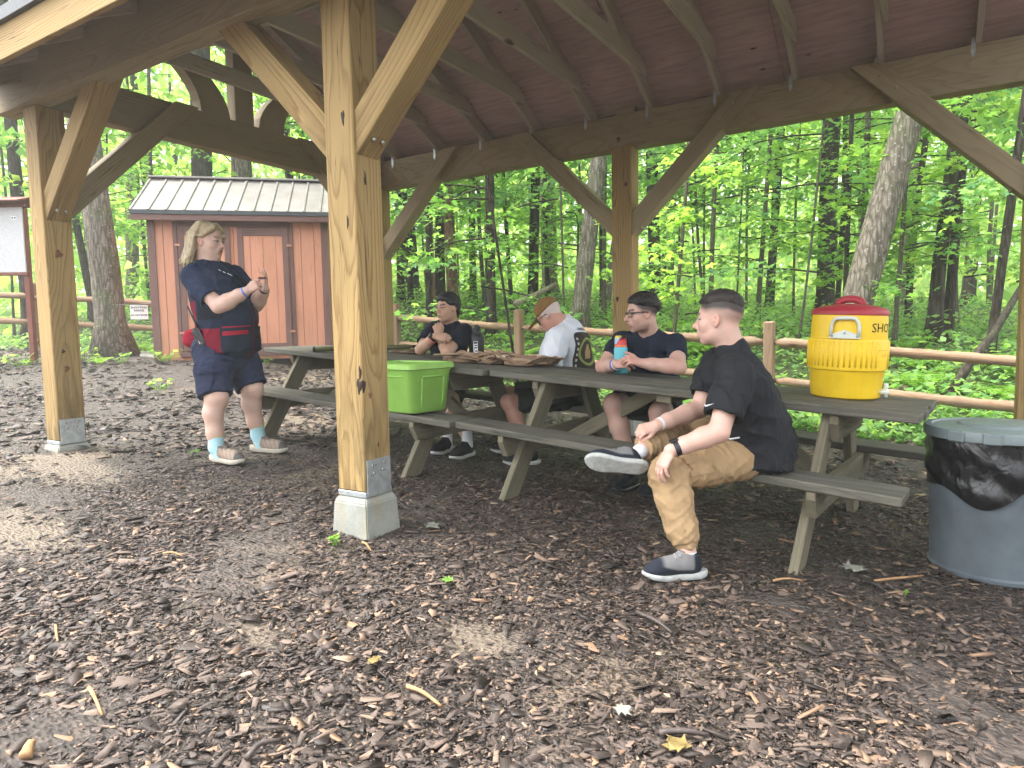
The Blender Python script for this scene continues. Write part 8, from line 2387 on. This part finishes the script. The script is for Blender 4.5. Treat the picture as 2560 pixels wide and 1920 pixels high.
    for k in range(7):
        x0 = -0.075 + k * 0.022; polys.append([(x0, -0.05 + 0.01 * (k % 3)), (x0 + 0.007, -0.05), (x0 + 0.022, 0.015 + 0.012 * (k % 2)), (x0 + 0.014, 0.02)])
    polys += [[(-0.06 + k * 0.022, -0.085), (-0.048 + k * 0.022, -0.085), (-0.048 + k * 0.022, -0.072), (-0.06 + k * 0.022, -0.072)] for k in range(6)]
    decal(root, 'shirt_print', (TV, TF), o_, nrm(np.cross((0, 0, 1), f1)), f1, M_WHITE, polys, 0.004, 0.02)
    lo, hi = bounds([pel, J['kneeL'], J['kneeR']], 0.2); F = Field(lo, hi, 0.0095); F.ell(pel, (0.15, 0.15, 0.11), None, 0.03)
    for s_ in 'LR':
        h_, k_ = J['hip' + s_], J['knee' + s_]; d1 = nrm(k_ - h_); u = nrm(np.cross(d1, (0, 0, 1))); v = np.cross(d1, u); F.loft([(h_, u, v, 0.10, 0.10), (lerp(h_, k_, 0.9), u, v, 0.09, 0.09)], 0.03, False, True)
    field_obj(F, 'shorts', cloth('black_shorts', (0.012, 0.012, 0.014), 0.85, 900), root)
    blk = (0.012, 0.012, 0.013)
    for s_ in 'LR':
        a_, t_ = J['ank' + s_], J['toe' + s_]; td = t_ - a_; td[2] = 0; td = nrm(td); mid = a_ + td * 0.065; mid[2] = ghf(mid[0], mid[1]) + 0.008; td[2] = GX * td[0]
        shoe(root, mid, td, (0, 0, 1), 0.31, (blk, blk, M_SHOEFAB), M_SOLE_D, None, None, 0.0055)
        F = Field(a_ - 0.14, a_ + 0.14, 0.006); F.cap(a_ + (0, 0, 0.06), a_ - (0, 0, 0.05), 0.04, 0.045, 0); field_obj(F, 'sock', M_WHITE, root)
    d = nrm(J['elR'] - J['wrR']); c0 = J['wrR'] + d * 0.02
    band(root, 'watch_strap', c0, d, 0.030, 0.024, 0.004, M_BLACKPL)
    nn = nrm(np.array((-0.3, -0.8, 0.4))); nn = nrm(nn - d * (nn @ d)); bm = bmesh.new(); cyl_bm(bm, c0 + nn * 0.030, c0 + nn * 0.043, 0.023, 0.021, 20); bm_obj('watch', bm, M_BLACKPL, root, True)
    band(root, 'red_wristband', J['wrR'] + d * 0.055, d, 0.034, 0.018, 0.003, simple('red_band', (0.75, 0.06, 0.06), 0.5))
    finish(root)
build_young_man()

# ================================================================== crumpled tan vest where the tables meet
def build_vest():
    M_TAN = cloth('tan_canvas', (0.34, 0.235, 0.155), 0.9, 500, 0.16, 0.3); M_TAN2 = cloth('tan_canvas_lining', (0.25, 0.165, 0.105), 0.9, 500, 0.16, 0.3)
    p0 = np.array(tpt(T1, 0.60, -0.06, 0.75)); p1 = np.array(tpt(T1, 1.38, 0.24, 0.75))
    ctr = 0.5 * (p0 + p1); ex = nrm(p1 - p0); up = nrm(np.array((0.055, 0, 1.0))); ey = np.cross(up, ex); L = np.linalg.norm(p1 - p0)
    root = empty('canvas_vest', tuple(ctr), 0, 'crumpled tan canvas vest lying where the two tables meet', 'vest')
    rng = np.random.default_rng(5)
    def layer(name, m, n, seed, h0, h1, sx, sy, spread, fold):
        r = np.random.default_rng(seed)
        F = Field(ctr - np.array((0.62, 0.42, 0.06)), ctr + np.array((0.62, 0.42, 0.20)), 0.0062)
        for i in range(n):
            a = (i + 0.5) / n * 2 - 1
            c = ctr + ex * (a * L * 0.5 * spread + r.normal(0, 0.02)) + ey * r.normal(0, 0.045) + up * r.uniform(h0, h1)
            yaw_, pit, rol = r.uniform(-1.2, 1.2), r.normal(0, fold), r.normal(0, fold)
            A = np.array(Euler((rol, pit, yaw_), 'XYZ').to_matrix()).T @ np.stack([ex, ey, up])
            F.box(c, (sx * r.uniform(0.7, 1.25), sy * r.uniform(0.7, 1.25), 0.0075), A, 0.005, 0.012)
        for i in range(9):
            c = ctr + ex * r.uniform(-0.5, 0.5) * L * spread + ey * r.normal(0, 0.05); F.ell(c + up * 0.012, (0.11, 0.085, 0.03), np.stack([ex, ey, up]), 0.02)
        F.wrinkle(0.0065, 46, seed, (1, 1, 1))
        F.cut(ctr + up * 0.002, -up)
        return field_obj(F, name, m, root)
    layer('fabric', M_TAN, 15, 3, 0.015, 0.07, 0.11, 0.08, 0.95, 0.17)
    o, V, F = layer('lining', M_TAN2, 6, 11, 0.02, 0.06, 0.09, 0.065, 0.8, 0.2)
    bm = bmesh.new(); bm_box(bm, 0.034, 0.0016, 0.02)
    q = ctr + ex * 0.10 - ey * 0.15 + up * 0.062
    A = np.stack([ex, nrm(-up * 0.35 + ey), nrm(up + 0.35 * ey)])
    bm_obj('white_tag', bm, M_PAPER, root, mat4=Matrix(((A[0][0], A[1][0], A[2][0], q[0]), (A[0][1], A[1][1], A[2][1], q[1]), (A[0][2], A[1][2], A[2][2], q[2]), (0, 0, 0, 1))))
    finish(root)
build_vest()
# ================================================================== damp summer air
def build_haze():
    x0, x1, y0, y1, z0, z1 = -95, 62, -32, 112, -3.0, 48
    bm = bmesh.new(); bm_box(bm, x1 - x0, y1 - y0, z1 - z0, ((x0 + x1) / 2, (y0 + y1) / 2, (z0 + z1) / 2))
    m = bpy.data.materials.new('damp_air'); m.use_nodes = True; t = m.node_tree
    for n in list(t.nodes): t.nodes.remove(n)
    o = t.nodes.new('ShaderNodeOutputMaterial'); v = t.nodes.new('ShaderNodeVolumePrincipled')
    v.inputs['Color'].default_value = (0.93, 0.97, 0.92, 1); v.inputs['Density'].default_value = 0.0036; v.inputs['Anisotropy'].default_value = 0.2
    t.links.new(v.outputs[0], o.inputs['Volume'])
    tag(bm_obj('haze', bm, m), 'pale damp air filling the wood', 'haze', None, 'stuff')
build_haze()
